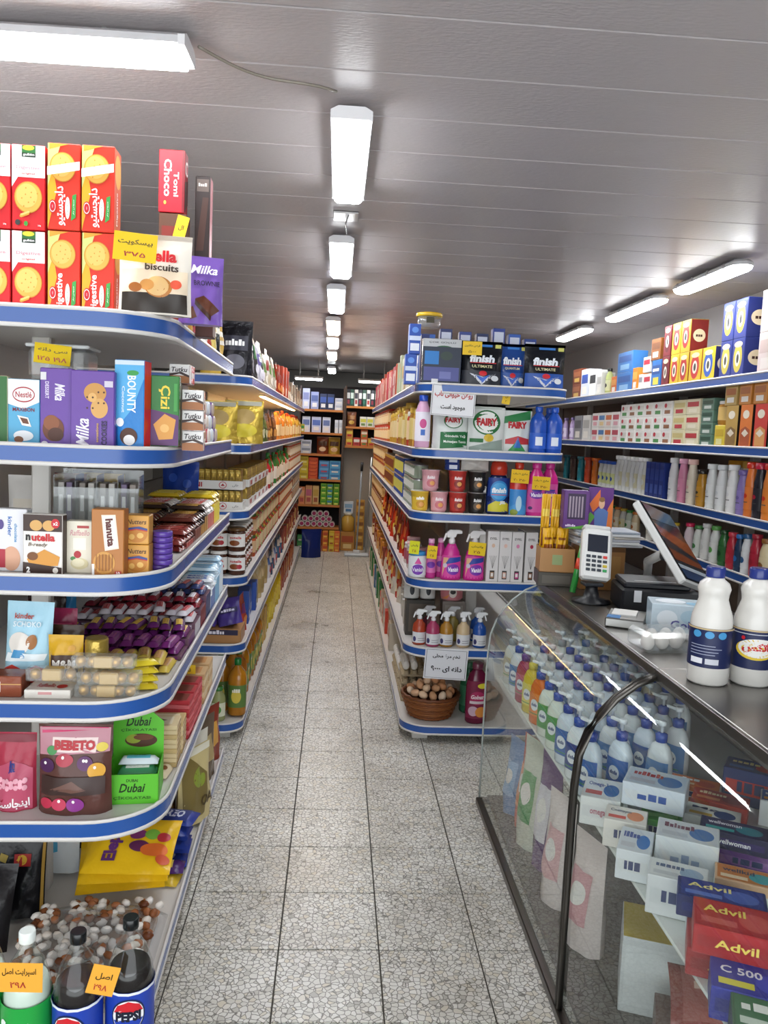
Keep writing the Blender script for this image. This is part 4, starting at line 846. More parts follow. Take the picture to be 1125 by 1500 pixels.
# ---- base shelf
zb = Z1[5]
def lay(kind_, px, py, z, label, rz=0, rx=R(-90), group=None, dz=.0):
    p = atz(px, py, z); return place(kind_, (p.x, p.y, z + dz), 0, label, group, rot=(rx, 0, rz))
el = pouch(.24, .19, .045, '#e4b61c', [T('Elephan', .30, .52, .20, '#5a2a6a', rot=90, w=.72, bold=.05), ('e', .55, .62, .10, .09, '#7a2f6a'), ('e', .72, .62, .09, .09, '#6fa53a'), ('e', .86, .58, .08, .09, '#b8303a'), ('e', .60, .40, .12, .10, '#5e2550'), ('e', .78, .35, .16, .12, '#d9692a'), ('e', .9, .2, .08, .08, '#c8502a')], 'jelly_candy_bag', 'bag', seed=31, flat=True)
for k in range(3): place(el, L1(-.16 + .012 * k, .345 - .03 * k, zb + .028 + .042 * k), 0, ('bright yellow jelly bag, lowest of the three', 'bright yellow jelly bag in the middle of the three', 'bright yellow jelly bag with fruit print, top of the three')[k], 'yellow jelly bags', rot=(R(-70), 0, A1 + R(10 - 6 * k)))
cb = MB(); rn = random.Random(5); seen = []
m = MB()
for i in range(260):
    x, y = rn.uniform(-.15, .15), rn.uniform(-.17, .16); z_ = .055 + .02 * math.sin((x + .17) * 9) * math.sin((y + .17) * 9) + rn.uniform(-.008, .008); a = rn.uniform(0, 6.28); c = rn.choice(('#e6e0d8', '#efeae4', '#d9cfc4', '#8a5230', '#6a3a20', '#a86a44'))
    st = len(m.v); m.lathe([(.002, -.014), (.009, -.008), (.011, 0), (.009, .008), (.002, .014)], 6, c, 'film'); m.xform(Matrix.Translation((x, y, z_)) @ Matrix.Rotation(a, 4, 'Z') @ Matrix.Rotation(R(90), 4, 'X'), st)
def bagtop(u, v):
    return ((u - .5) * .33, (v - .5) * .37, .004 + .085 * (math.sin(math.pi * u) * math.sin(math.pi * v)) ** .35)
m2 = MB(); m2.grid(bagtop, 16, 16, '#fff', 'wrap')
fill = MB(); fill.box(-.145, .145, -.16, .155, 0, .045, '#9a7a62', 'film', ch=.012)
kk = kind('toffee_bag', 'bag', [('wrapped_toffees', m), ('lower_toffees', fill), ('clear_film', m2)], (.37, .37, .09)); o = place(kk, L1(-.18, .085, zb + .0006), A1, 'clear bag full of white and brown wrapped toffees'); 
blk = pouch(.19, .26, .06, '#16161a', [('r', .55, .5, .8, .62, '#b02a2a'), ('e', .66, .56, .08, .05, '#e0b23a'), T('Candy', .34, .45, .12, '#b9a03a', rot=72, w=.4, shear=.3), ('r', .95, .05, .99, .95, '#a8843a')], 'black_sweets_bag', 'bag', seed=33)
stand(blk, 6, yl(.22), zb + .008, 'glossy black sweets bag with gold lettering and a red emblem', None, A1 + R(5), R(-14))
stand(pouch(.17, .20, .06, '#1c1a1c', [('r', .2, .3, .8, .5, '#3a3a44')], 'black_sweets_bag', 'bag', seed=34), -48, yl(.05), zb + .022, 'plain black sweets bag lying at the photo edge', None, A1, R(-25))
stand(pouch(.15, .21, .05, '#dfe6ea', [('p', [(.1, .2), (.6, .3), (.5, .7), (.1, .6)], '#4aa0c4'), ('e', .5, .5, .1, .07, '#c83a2a')], 'white_sweets_bag', 'bag', seed=35), 88, yl(.45), zb, 'white and blue sweets bag leaning behind the black one', None, A1 + R(-8), R(-6))
for i, (c, px) in enumerate((('#5a1c20', 40), ('#2a1a18', 118))): stand(pouch(.15, .25, .05, c, [('r', .2, .55, .8, .75, '#a03a2a')], 'dark_snack_bag', 'bag', seed=40 + i), px, yl(.62), zb, ('maroon', 'dark brown', 'tan')[i] + ' snack bag deep on the base shelf', None, A1)
bo = bar(.20, .09, .022, '#2b3f94', [('r', .1, .1, .9, .9, '#26367f'), T('OREO', .62, .5, .46, '#d9dcec', w=.4, bold=.04)], 'biscuit_pack', 'biscuits')
for k in range(6): place(bo, L1(-.10, .50 + .055 * (k % 2), zb + .07 + .0008 + .021 * k) if False else L1(-.105, .545 + .014 * k, zb + .001 + .0226 * k), A1 + R(4 - 3 * k), '%s dark blue biscuit pack from the bottom of its pile, base shelf' % ORD[k], 'dark blue biscuit packs')
for k in range(2): place(bar(.16, .07, .02, ('#c9a92a', '#4a2a6a', '#7a4a2a')[k], [('r', .2, .2, .8, .8, '#e0c65a')], 'biscuit_pack', 'biscuits'), L1(-.085, .445, zb + .001 + .021 * k), A1 + R(10 * k - 8), ('yellow', 'violet', 'brown')[k] + ' biscuit pack beside the dark blue pile', 'loose biscuit packs')
ol = pouch(.17, .25, .07, '#c9b884', [('p', [(.05, .1), (.6, .1), (.8, .6), (.3, .9), (.05, .8)], '#7a6a3a'), ('e', .5, .6, .2, .13, '#8a9a3a'), T('OA', .68, .28, .15, '#4a3a1a', w=.42, bold=.03), ('r', .02, .9, .98, .99, '#e0dcc8')], 'beige_snack_bag', 'bag', seed=45)
place(ol, L1(-.05, .80, zb + .0006), R(62) + A1, 'beige and olive snack bag standing at the far aisle corner of the base shelf'); place(pouch(.15, .25, .05, '#e3dfd2', [('r', .2, .2, .8, .8, '#e6cf5a')], 'pale_snack_bag', 'bag', seed=46), L1(-.045, .95, zb + .0006), R(65) + A1, 'pale yellow snack bag behind the beige and olive one')
place(pouch(.17, .24, .06, '#6a5a4a', [('r', .2, .3, .8, .7, '#b09a6a')], 'grey_snack_bag', 'bag', seed=48), L1(-.05, 1.13, zb + .0006), R(64) + A1, 'greyish snack bag behind the pale yellow one on the base shelf'); place(pouch(.17, .22, .06, '#8a3a2a', [('r', .2, .3, .8, .7, '#d8a04a')], 'rust_snack_bag', 'bag', seed=49), L1(-.05, 1.30, zb + .0006), R(64) + A1, 'rust red snack bag at the far end of the base shelf')
place(pouch(.18, .22, .06, '#4a2e20', [('r', .2, .3, .8, .7, '#8a6a3a')], 'brown_snack_bag', 'bag', seed=47), L1(-.14, .72, zb + .0006), R(50) + A1, 'dark brown snack bag beside the beige and olive one')
# ---- soft drink bottles on the front of the base
def soda(lq, cap, lab, sh, name):
    prof = [(.026, 0), (.040, .006), (.045, .02), (.045, .12), (.0455, .135), (.0455, .155), (.0455, .228), (.042, .252), (.032, .285), (.018, .308), (.0135, .318), (.0135, .332)]
    k = lathe_kind(name, 'bottle', prof, '#e6ece8', 'bottle', cap=(.0155, .328, .022, cap), label=(.115, .222, .0464, lab, sh, 2 * math.pi), liquid=(.258, lq, .038)); return k
pep = soda('#14090a', '#15181a', '#1f3fa6', [('e', .5, .55, .11, .33, '#16254a'), ('e', .5, .55, .10, .30, '#e8eaee'), ('p', [(.405, .62), (.43, .76), (.5, .84), (.57, .76), (.595, .62)], '#c8222c'), ('p', [(.405, .48), (.43, .34), (.5, .26), (.57, .34), (.595, .48)], '#1f3fa6'), T('PEPSI', .5, .55, .20, '#14182a', w=.16, bold=.06), ('r', 0, .95, 1, 1, '#dfe4ec')], 'cola_bottle')
spr = soda('#dfeee2', '#dfe6e2', '#1f9a3e', [T('Sprite', .5, .52, .45, '#f1f6f2', w=.27, bold=.06, shear=.2), ('e', .52, .2, .1, .06, '#c9d83a')], 'lemon_soda_bottle')
yb_ = 1.50
for px, kq, lab in ((116, pep, 'cola bottle with black cap between the green bottle and the other cola'), (186, pep, 'cola bottle with black cap at the aisle corner, tag in front'), (40, spr, 'clear lemon soda bottle with a green label and yellow tag'), (-36, spr, 'lemon soda bottle cut by the photo edge')):
    zz = zb; X = fit_x(px, yb_, zz + .33); place(kq, (X, yb_ + (.03 if px > 150 or px < 0 else 0), zz + .0006), R(10 if px > 150 else -6), lab, 'large soft drink bottles')
note(28, 1432, .086, .058, yb_ - .052, [T('اسپرایت اصل', .5, .68, .28, '#3a3012', w=.72), T('۲۹۸', .48, .25, .2, '#a8322a', w=.34)], 'orange-yellow tag on the lemon soda bottle', '#e8a53a', 0, R(1))
note(151, 1436, .05, .058, yb_ - .06, [T('اصل', .5, .62, .26, '#3a3012', w=.6), T('۲۹۸', .48, .25, .2, '#a8322a', w=.5)], 'orange-yellow tag hanging between the two cola bottles', '#e8a53a', R(8), R(16))
# ================================================================== long aisle gondola (far side of the stand)
def run(side, xe, z, segs, where, inset=.02):
    """segs: (kind list, y0, y1, layers, name words, gap); products stand in file along the aisle edge"""
    rz = R(90) if side > 0 else R(-90)
    for kinds, y0, y1, layers, words_, gap in segs:
        kinds = kinds if isinstance(kinds, (list, tuple)) else [kinds]; y = y0; i = 0
        while True:
            k = kinds[i % len(kinds)]; W, D, H = k.dim
            if y + W > y1: break
            jit = random.choice((0, 0, .006, .012, .02)); zs_ = random.uniform(.9, 1.08)
            for l in range(layers):
                x = xe - side * (inset + D / 2 + (jit if layers == 1 else 0))
                o_ = place(k, (x, y + W / 2, z + .0006 + l * (H + .001)), rz + R(random.uniform(-3, 3)) * (layers == 1), '%s %s from the near end, %s' % (serial(words_ + where), words_, where), '%ss, %s' % (words_, where))
                if layers == 1: o_.scale = (1, 1, zs_)
            y += W + gap; i += 1
def simple(W, D, H, c, e, c2='#e9e4da', t='', name='grocery_box', cat='box', **k):
    return carton(W, D, H, c, [('r', .08, .45, .92, .8, e), ('r', .2, .12, .8, .36, c2)] + ([T(t, .5, .62, .16, '#fff', w=.6)] if t else []), name, cat, **k)
def bag(W, H, Tk, c, e, c2='#e9e4da', t='', seed=1, mat='film', name='grocery_pouch'):
    return pouch(W, H, Tk, c, [('r', .12, .48, .88, .74, e), ('e', .5, .28, .3, .13, c2)] + ([T(t, .5, .61, .11, '#fff', w=.6)] if t else []), name, 'pouch', mat=mat, seed=seed)
def jar(r, h, body, lid, lab, sh=(), name='jar', mat='gloss', labz=(.2, .75), lidr=None):
    return lathe_kind(name, 'jar', [(r * .9, 0), (r, .006), (r, h * .8), (r * .88, h * .86), (r * .86, h * .88)], body, mat, cap=(lidr or r * .95, h * .87, h * .14, lid), label=(h * labz[0], h * labz[1], r, lab, sh, 2.6), n=16, body='jar_body')
def can(r, h, c, lab, sh=(), name='can'): return lathe_kind(name, 'can', [(r * .96, 0), (r, .003), (r, h - .003), (r * .96, h)], '#b9b9bb', 'steel', label=(.006, h - .006, r, lab, sh, 2 * math.pi), n=16, body='can_body')
def bot(r, h, c, cap, lab, sh=(), mat='gloss', name='bottle', neck=.35, sx=1, sy=1, p=2.0, labz=(.15, .55), spread=2.8):
    return lathe_kind(name, 'bottle', [(r * .9, 0), (r, .006), (r, h * .66), (r * .85, h * .75), (r * neck, h * .87), (r * neck, h * .9)], c, mat, cap=(r * neck * 1.2, h * .885, h * .115, cap), label=(h * labz[0], h * labz[1], r, lab, sh, spread), n=18, sx=sx, sy=sy, p=p)
NEAR = .06
W_ = 'left aisle '
LX = -.42
# top shelf
dk1 = bag(.16, .27, .08, '#1d1c22', '#3a3a46', '#6a6a76', 'COFFEE', 51, 'foil', 'coffee_pouch'); dk2 = bag(.16, .26, .08, '#2a2830', '#2f6b3a', '#d8d4dc', '', 52, 'foil', 'coffee_pouch'); pur = bag(.15, .25, .07, '#c9c4d2', '#6a5a9a', '#e9e6ee', 'cafe', 53, 'film', 'coffee_pouch')
run(1, LX, Z2[0], [([dk1, dk1, dk2], 4.06, 4.58, 1, 'black coffee pouch', .01), ([pur, dk2, dk1], 4.59, 5.0, 1, 'silver and lilac coffee pouch', .01),
    ([bag(.14, .22, .06, '#b9ae9a', '#5a7a3a', '#e0d8c4', '', 54), bag(.14, .25, .06, '#d9d2c6', '#8a2a2a', '#b9a98a', '', 55)], 5.0, 6.0, 1, 'beige grain pouch', .012),
    ([bag(.15, .25, .06, '#a8402a', '#7a2418', '#d98a4a', '', 56), simple(.10, .08, .26, '#b5482e', '#8a2a20')], 6.0, 7.4, 1, 'tall red grocery pack', .02),
    ([bag(.15, .22, .06, '#c9bda8', '#9a6a4a', '#e6dccb', '', 57), simple(.12, .09, .2, '#8a7a6a', '#b9a48a'), bag(.14, .24, .06, '#d9d5d0', '#6a4a4a', '#c9a98a', '', 58)], 7.4, 9.9, 1, 'pale grocery pack', .03)], W_ + 'top shelf')
stand(dk1, 345, 3.93, Z2[0], 'black coffee pouch facing the door on the aisle top shelf', None)
stand(bag(.10, .24, .05, '#c9a642', '#8a6a2a', '#e9dca8', '', 59), 308, 3.92, Z2[0], 'golden pouch beside the black coffee pouch, aisle top shelf')
# second shelf
gold = pouch(.19, .21, .08, '#c3a640', [('e', .5, .62, .3, .18, '#b5985a'), ('e', .5, .30, .36, .16, '#d8c53a'), ('r', .05, .88, .95, .98, '#b8b5a4')], 'golden_pouch', 'pouch', mat='foil', seed=61)
stand(gold, 318, 3.95, Z2[1], 'shiny golden pouch facing the door beside the wafer rolls'); stand(gold, 356, 4.0, Z2[1], 'shiny golden pouch at the aisle corner of the second shelf')
redp = pouch(.10, .20, .05, '#8e1f30', [('e', .5, .45, .3, .12, '#e6dcd6'), T('M', .5, .45, .12, '#8e1f30')], 'red_pouch', 'pouch', seed=62)
run(1, LX, Z2[1], [([redp], 4.10, 4.32, 1, 'crimson pouch', .01), ([simple(.13, .1, .045, '#d9d6cc', '#b8b09a', '#c9a24a', '', 'noodle_pack', 'noodles')], 4.34, 4.75, 4, 'clear noodle pack', .01), ([bag(.11, .19, .05, '#4a5a2a', '#6a7a3a', '#c9c49a', '', 63)], 4.78, 5.15, 1, 'olive green pouch', .01),
    ([bag(.11, .19, .05, '#5a3420', '#8a5a2a', '#c98a3a', '', 64), bag(.11, .20, .05, '#7a4a24', '#a8642a', '#d9a24a', '', 65)], 5.15, 6.1, 1, 'brown spice pouch', .012),
    ([bot(.035, .21, '#d9832a', '#e8c04a', '#f0d9a8', name='juice_bottle'), bot(.035, .23, '#e0a03a', '#c8502a', '#e9c88a', name='juice_bottle')], 6.15, 8.1, 1, 'orange juice bottle', .02), ([bot(.035, .2, '#b5342a', '#e9e2d6', '#d98a4a', name='sauce_bottle'), bot(.035, .22, '#c9a23a', '#8a2a1c', '#e9d9a8', name='sauce_bottle')], 8.15, 9.8, 1, 'red and amber sauce bottle', .03)], W_ + 'second shelf')
# third shelf: gold wafer trays
def tray(W, D, H, t):
    m = MB(); q = .003
    m.box(-W / 2, W / 2, -D / 2, D / 2, 0, q, '#c9c7c2', 'card'); m.box(-W / 2, W / 2, -D / 2, -D / 2 + q, q, H, '#dcdad6', 'card'); m.box(-W / 2, W / 2, D / 2 - q, D / 2, q, H, '#dcdad6', 'card')
    for s_ in (-1, 1): m.box(min(s_ * W / 2, s_ * (W / 2 - q)), max(s_ * W / 2, s_ * (W / 2 - q)), -D / 2 + q, D / 2 - q, q, H, '#d2d0cb', 'card')
    a = MB(); artwork(a, t, W, H, lambda u, v, e: ((u - .5) * W, -D / 2 - e, v * H))
    return kind('display_tray', 'tray', [('tray_body', m), ('printed_artwork', a)], (W, D, H))
ht = tray(.34, .13, .042, [T('HANI', .3, .5, .55, '#a8202c', w=.26, bold=.03), ('e', .72, .5, .055, .4, '#b8404a'), ('e', .72, .5, .045, .33, '#dcdad6'), ('p', [(.69, .4), (.75, .4), (.72, .7)], '#a8202c'), T('هانی', .90, .5, .35, '#7a7a7a', w=.09)])
gp = carton(.026, .10, .092, '#b3933f', [('r', .1, .08, .9, .14, '#8a6a24'), ('r', .1, .5, .9, .56, '#8a6a24'), ('r', .1, .82, .9, .88, '#d9c06a')], 'gold_wafer_pack', 'wafer', mat='foil', part='wrapper')
for l in range(2):
    zz = Z2[2] + l * .102; X = fit_x(303, 3.93, zz); o = place(ht, (X, 3.93 + .07, zz + .0006), 0, 'white display tray of gold wafers with red lettering, %s of the two' % ('lower', 'upper')[l], 'gold wafer trays')
    for i in range(11): place(gp, (X - .145 + .029 * i, 3.93 + .07, zz + .0041), 0, '%s gold wafer pack in the %s lettered tray' % (ORD[i], ('lower', 'upper')[l]), 'gold wafer packs in the lettered trays')
st_ = tray(.22, .12, .038, [('r', .3, .2, .7, .8, '#a8504a')])
for i in range(5):
    for l in range(2):
        zz = Z2[2] + l * .10; y = 4.17 + i * .235; place(st_, (LX - .085, y + .11, zz + .0006), R(90), '%s white wafer tray along the aisle, %s layer' % (serial('st%d' % l), ('lower', 'upper')[l]), 'plain white wafer trays')
        for j in range(6): place(gp, (LX - .085, y + .027 + .034 * j, zz + .0041), R(90), '%s gold wafer pack along the aisle, %s layer' % (serial('gpa%d' % l), ('lower', 'upper')[l]), 'gold wafer packs along the aisle')
run(1, LX, Z2[2], [([bot(.032, .20, '#b8282a', '#c8321e', '#e9d9c0', name='sauce_bottle'), bot(.032, .22, '#3a7a34', '#2f8a3a', '#e9e2d0', name='sauce_bottle'), bot(.034, .2, '#c9a88a', '#d8402a', '#efe6d6', name='sauce_bottle')], 5.45, 7.6, 1, 'sauce bottle with bright cap', .012), ([jar(.036, .13, '#a8522a', '#c9c4bc', '#e0d2b4'), jar(.036, .12, '#c98a4a', '#d8402a', '#eee4d0')], 7.65, 9.85, 2, 'small sauce jar', .02)], W_ + 'third shelf')
# fourth shelf: spread jars
nj = jar(.044, .115, '#4a2818', '#eeece8', '#eceae6', [T('nutella', .5, .72, .2, '#c81e28', w=.5, bold=.03), ('e', .45, .3, .22, .22, '#8a4a22'), ('e', .66, .3, .12, .18, '#b0303a')], 'spread_jar'); nj2 = jar(.044, .115, '#4a2818', '#6a4a2a', '#eceae6', [T('nutella', .5, .72, .2, '#c81e28', w=.5, bold=.03), ('e', .45, .3, .22, .22, '#8a4a22')], 'spread_jar')
for i, px in enumerate((294, 320.5, 347)):
    for l in range(2): stand(nj2 if (i == 2 and l == 1) else nj, px - 2, 3.95, Z2[3] + l * .1172, 'hazelnut spread jar, %s row, %s' % (('lower', 'upper')[l], ('farthest from the aisle', 'middle of three', 'at the rounded corner')[i]), 'hazelnut spread jars')
run(1, LX, Z2[3], [([nj], 4.06, 4.5, 2, 'hazelnut spread jar', .004), ([jar(.038, .12, '#b5502a', '#3a5a2a', '#d9b48a'), jar(.038, .12, '#a8382a', '#c9a23a', '#e0c9a0'), jar(.038, .12, '#7a8a3a', '#b8342a', '#d9cfa0')], 4.53, 6.4, 2, 'orange and green pickle jar', .006), ([can(.037, .11, '#c8402a', '#b5382a', [('r', .4, .2, .6, .8, '#e9d9b0')]), can(.037, .11, '#c98a3a', '#c07a2a', [('r', .4, .2, .6, .8, '#e9e2d0')])], 6.45, 8.2, 2, 'red and ochre can', .008), ([jar(.036, .12, '#e0ddd6', '#d9d6d0', '#8a4a2a'), jar(.036, .12, '#6a3a22', '#c9c4bc', '#e0d2b4')], 8.25, 9.85, 2, 'brown and white jar', .02)], W_ + 'fourth shelf')
# fifth shelf
cbx = carton(.26, .18, .07, '#a87a4a', [('r', .05, .6, .95, .98, '#2a2440'), T('شکلات', .55, .78, .28, '#e6e2ee', w=.3)], 'cardboard_display_box', 'box', side='#a0724a'); stand(cbx, 318, 3.91, Z2[4], 'low cardboard box with a dark printed rim holding purple pouches')
X = fit_x(318, 4.0, Z2[4] + .07); pp = pouch(.12, .13, .035, '#4a3a86', [('r', .1, .45, .9, .65, '#2c2458'), T('POWER', .5, .55, .1, '#d9d4ee', w=.6)], 'purple_pouch', 'pouch', seed=66)
for i in range(4): place(pp, (X - .06 + .12 * (i % 2), 3.95 + .045 * (i // 2), Z2[4] + .074), 0, ('front', 'front corner', 'rear', 'rear corner')[i] + ' purple pouch tilted in the cardboard box', 'purple pouches in the cardboard box', rot=(R(-12), R((8, -14, 5, -8)[i]), 0))
run(1, LX, Z2[4], [([bag(.12, .18, .05, '#b5483a', '#7a3a6a', '#d98a4a', '', 67)], 4.14, 4.3, 1, 'reddish snack pouch', .01), ([simple(.10, .06, .17, '#274a9a', '#3a6ac0', '#c9d6ea', '', 'blue_pack', 'box')], 4.32, 4.78, 1, 'bright blue pack', .01), ([bot(.036, .22, '#c9b48a', '#d9cdb0', '#a8905a', name='vinegar_bottle')], 4.82, 5.6, 1, 'beige bottle', .01), ([bag(.12, .2, .06, '#d9d9dd', '#3a6aae', '#b8303a', '', 68), bag(.12, .19, .06, '#4a6a8a', '#c9c4bc', '#b8302a', '', 69)], 5.65, 7.0, 1, 'shiny snack bag', .012), ([simple(.1, .07, .18, '#8a3a2a', '#b5643a'), simple(.1, .07, .16, '#c9a24a', '#8a5a2a'), bag(.12, .18, .05, '#a8322a', '#c98a3a', '#e9d9b0', '', 70)], 7.05, 9.85, 1, 'red grocery pack', .025)], W_ + 'fifth shelf')
# base shelf: oil bottles
oil = bot(.046, .285, '#b9781a', '#1f7a34', '#5a7a3a', [('e', .5, .5, .18, .3, '#d9c24a'), T('روغن', .5, .75, .16, '#f4efe0', w=.3)], 'liquid', 'oil_bottle', .32, p=2.6); oil2 = bot(.046, .275, '#a8651a', '#2a6a2e', '#8a9a4a', [('e', .5, .5, .18, .3, '#e0cf6a')], 'liquid', 'oil_bottle', .32)
yel = bot(.042, .30, '#d9bd2a', '#d0b020', '#e4d04a', [('e', .5, .7, .1, .1, '#c07a1a')], 'gloss', 'yellow_bottle', .5); grn = bot(.036, .17, '#9aa06a', '#3a7a3a', '#dfe2c8', [('e', .5, .5, .2, .3, '#4a8a3a')], 'gloss', 'olive_bottle', .5)
stand(grn, 318, 3.90, Z2[5], 'short olive green bottle at the near corner of the base shelf', 'olive bottles'); stand(grn, 296, 3.92, Z2[5], 'short olive green bottle beside the stand, base shelf', 'olive bottles')
stand(oil, 346, 3.96, Z2[5], 'amber cooking oil bottle with a green cap at the rounded corner', 'amber oil bottles'); stand(oil, 322, 4.05, Z2[5], 'amber cooking oil bottle behind the short olive bottles', 'amber oil bottles')
run(1, LX, Z2[5], [([oil, oil2], 4.14, 5.25, 1, 'amber oil bottle', .006), ([simple(.09, .1, .24, '#c9a24a', '#a8782a', '#e9dca8', '', 'tall_carton', 'carton')], 5.28, 5.6, 1, 'tan carton', .006), ([yel], 5.65, 6.9, 1, 'bright yellow bottle', .02), ([simple(.11, .12, .22, '#a8552a', '#c97a3a'), simple(.11, .12, .24, '#8a2f24', '#c9a24a')], 6.95, 9.0, 1, 'orange-brown carton', .02)], W_ + 'base shelf')
bk = kind('blue_bag', 'bag', [('bag_body', pouch(.26, .34, .16, '#1c2a6a', (), seed=71).parts[0][1])], (.26, .16, .34)); place(bk, (-.27, 9.75, .0006), R(25), 'dark blue carrier bag standing on the floor at the aisle end')

# ================================================================== back cabinets and cleaning things
def cabinet(name, label, x0, x1, y, zs, z0, z1, wood='#c47c3c', dark='#2e2a2c'):
    t = tag(empty(name, ((x0 + x1) / 2, y, 0)), label, 'cabinet'); h = (x1 - x0) / 2
    obj('back_panel', MB().box(-h, h, .32, .34, z0, z1, dark, 'matte'), t)
    for s_ in (-1, 1): obj('side_panel', MB().box(min(s_ * h, s_ * (h - .018)), max(s_ * h, s_ * (h - .018)), .0, .32, z0, z1, '#4a3428', 'wood'), t)
    for z in zs: obj('shelf_board', MB().box(-h + .018, h - .018, -.004, .32, z - .028, z, wood, 'wood', ch=.002), t)
    return t
YC = 10.42
CZ = (1.80, 1.505, 1.232, .907, .578, .284); cabinet('wooden_cabinet', 'dark cabinet with varnished wooden shelves at the aisle end', -.50, .075, YC, CZ, 0, 2.09)
RZ = (1.862, 1.60, 1.355); cabinet('hanging_cabinet', 'wooden wall cabinet above the grey panel at the aisle end', .08, .62, YC, RZ, 1.325, 2.12)
structure(obj('wall_partition', MB().box(.08, 1.9, YC + .35, YC + .43, 0, 1.9, '#fff', 'wall'))); 
def rowb(xs, z, Y, kinds, words_, where, layers=1):
    for i, x in enumerate(xs):
        k = kinds[i % len(kinds)]
        for l in range(layers if isinstance(layers, int) else layers[i % len(layers)]):
            place(k, (x, Y + k.dim[1] / 2, z + .0006 + l * (k.dim[2] + .001)), 0, '%s %s, %s' % (serial(words_ + where), words_, where), words_ + ' of the ' + where)
B = lambda W, H, c, e, c2='#e8e4dc', D=.14: simple(W, D, H, c, e, c2)
Yk = YC + .02
rowb((-.42, -.31), CZ[0], Yk, [B(.09, .26, '#c9cde0', '#8a90b8'), B(.1, .22, '#9aa4c8', '#5a6a9a')], 'tall pale boxed appliance', 'cabinet top row'); rowb((-.20, -.105), CZ[0], Yk, [B(.09, .2, '#2f3a5a', '#3f5aa0')], 'dark blue box', 'cabinet top row'); rowb((.0,), CZ[0], Yk, [B(.10, .075, '#d5d6dc', '#b9bcc8')], 'low white box', 'cabinet top row', 2)
rowb((-.41, -.28, -.15), CZ[1], Yk + .04, [B(.1, .2, '#d8dce6', '#6a7aa8'), B(.12, .2, '#c4cbe0', '#5a74b8')], 'white and blue box', 'cabinet second row'); rowb((-.02, .035), CZ[1], Yk, [B(.045, .17, '#dfe1e6', '#c9ccd4')], 'slim white box', 'cabinet second row'); rowb((-.452,), CZ[1], Yk, [B(.045, .1, '#c9b43a', '#3a8a3a', D=.03)], 'small yellow box', 'cabinet second row')
rowb((-.40,), CZ[2], Yk, [B(.13, .085, '#c9ccd6', '#8a8f9a')], 'pale grey box', 'cabinet third row', 2)
for i, (x, c) in enumerate(((-.19, '#7a3a22'), (-.04, '#b5953a'))): place(bag(.15, .22, .09, c, '#5a3a2a', '#d9b48a', '', 80 + i), (x, Yk + .08, CZ[2] + .0006), 0, ('brown snack bag on the third row of the back cabinet', 'yellowish pasta bag on the third row of the back cabinet')[i])
rowb((-.42,), CZ[3], Yk, [B(.11, .095, '#d9c02a', '#b59a1a', '#e8dc8a')], 'yellow carton', 'cabinet fourth row', 3); rowb((-.30,), CZ[3], Yk, [B(.12, .045, '#c8401e', '#d8602a', '#e0702a')], 'orange-red carton', 'cabinet fourth row', 6); rowb((-.16, -.02), CZ[3], Yk, [B(.13, .08, '#4a86c0', '#6aa8d8', '#c04a5a'), B(.14, .08, '#5aaad8', '#3a7ab8')], 'sky blue carton', 'cabinet fourth row', 3)
rowb((-.435, -.345, -.255), CZ[4], Yk, [B(.08, .22, '#d98a5a', '#e0a878', '#b5504a'), B(.085, .24, '#d9a070', '#c0607a', '#b5504a'), B(.08, .24, '#d8b87a', '#c9a24a', '#a85a3a')], 'salmon and cream box', 'cabinet fifth row'); rowb((-.155, -.075, .01), CZ[4], Yk, [B(.075, .068, '#78b82a', '#4a9a2a', '#e0e86a'), B(.075, .068, '#6ab03a', '#3a8ab0', '#dfe8a0')], 'green carton', 'cabinet fifth row', 4)
rl = kind('paper_roll', 'roll', [('roll_body', MB().lathe([(.036, 0), (.038, .004), (.038, .10), (.036, .104)], 16, '#d9d4d6', 'film').xform(Matrix.Rotation(R(90), 4, 'X') @ Matrix.Translation((0, 0, 0)))), ('pink_core', MB().lathe([(.024, 0), (.024, .003)], 14, '#a83a6a', 'matte').xform(Matrix.Translation((0, -.1015, 0)) @ Matrix.Rotation(R(90), 4, 'X')))], (.076, .1, .076))
for l, n in enumerate((6, 5, 3)):
    for i in range(n): place(rl, (-.425 + .0785 * i + .03925 * l + (.0785 if l == 2 else 0), YC + .14, CZ[5] + .039 + .0685 * l), 0, '%s pink-cored roll in the %s row of the back cabinet' % (nth(i), ('bottom', 'middle', 'top')[l]), 'pink-cored rolls')
rowb((-.44, -.36, -.28), .0, YC + .03, [B(.07, .085, '#3a8a4a', '#5a9a5a'), B(.07, .085, '#4a3a86', '#6a5aa8')], 'green or violet carton', 'cabinet floor row', 2); rowb((-.19, -.11, -.03, .04), .0, YC - .20, [B(.07, .085, '#d8642a', '#e08a3a', '#f0c24a', .12), B(.07, .085, '#d97a2a', '#c8502a', '#f0c24a', .12), B(.068, .085, '#d9b82a', '#e0c84a', '#a85a2a', .12)], 'orange or yellow carton', 'floor before the cabinet', 3)
rowb([.115 + .052 * i for i in range(9)], RZ[0], Yk, [B(.045, .21, '#2a2a34', '#d8d6d4', '#8a2a3a', .12), B(.045, .21, '#1f4a3a', '#cfe0d4', '#2a6a5a', .12), B(.045, .21, '#d9d4cc', '#3a3a44', '#a83a3a', .12)], 'upright boxed pack', 'wall cabinet top row')
rowb((.17,), RZ[1], Yk, [bag(.12, .19, .08, '#7a4a34', '#9a6a3a', '#c9a24a', '', 85)], 'brown bag', 'wall cabinet middle row'); rowb((.32, .41, .50), RZ[1], Yk, [B(.085, .13, '#dcdad0', '#c9c24a', '#6a8a4a')], 'white box with yellow print', 'wall cabinet middle row')
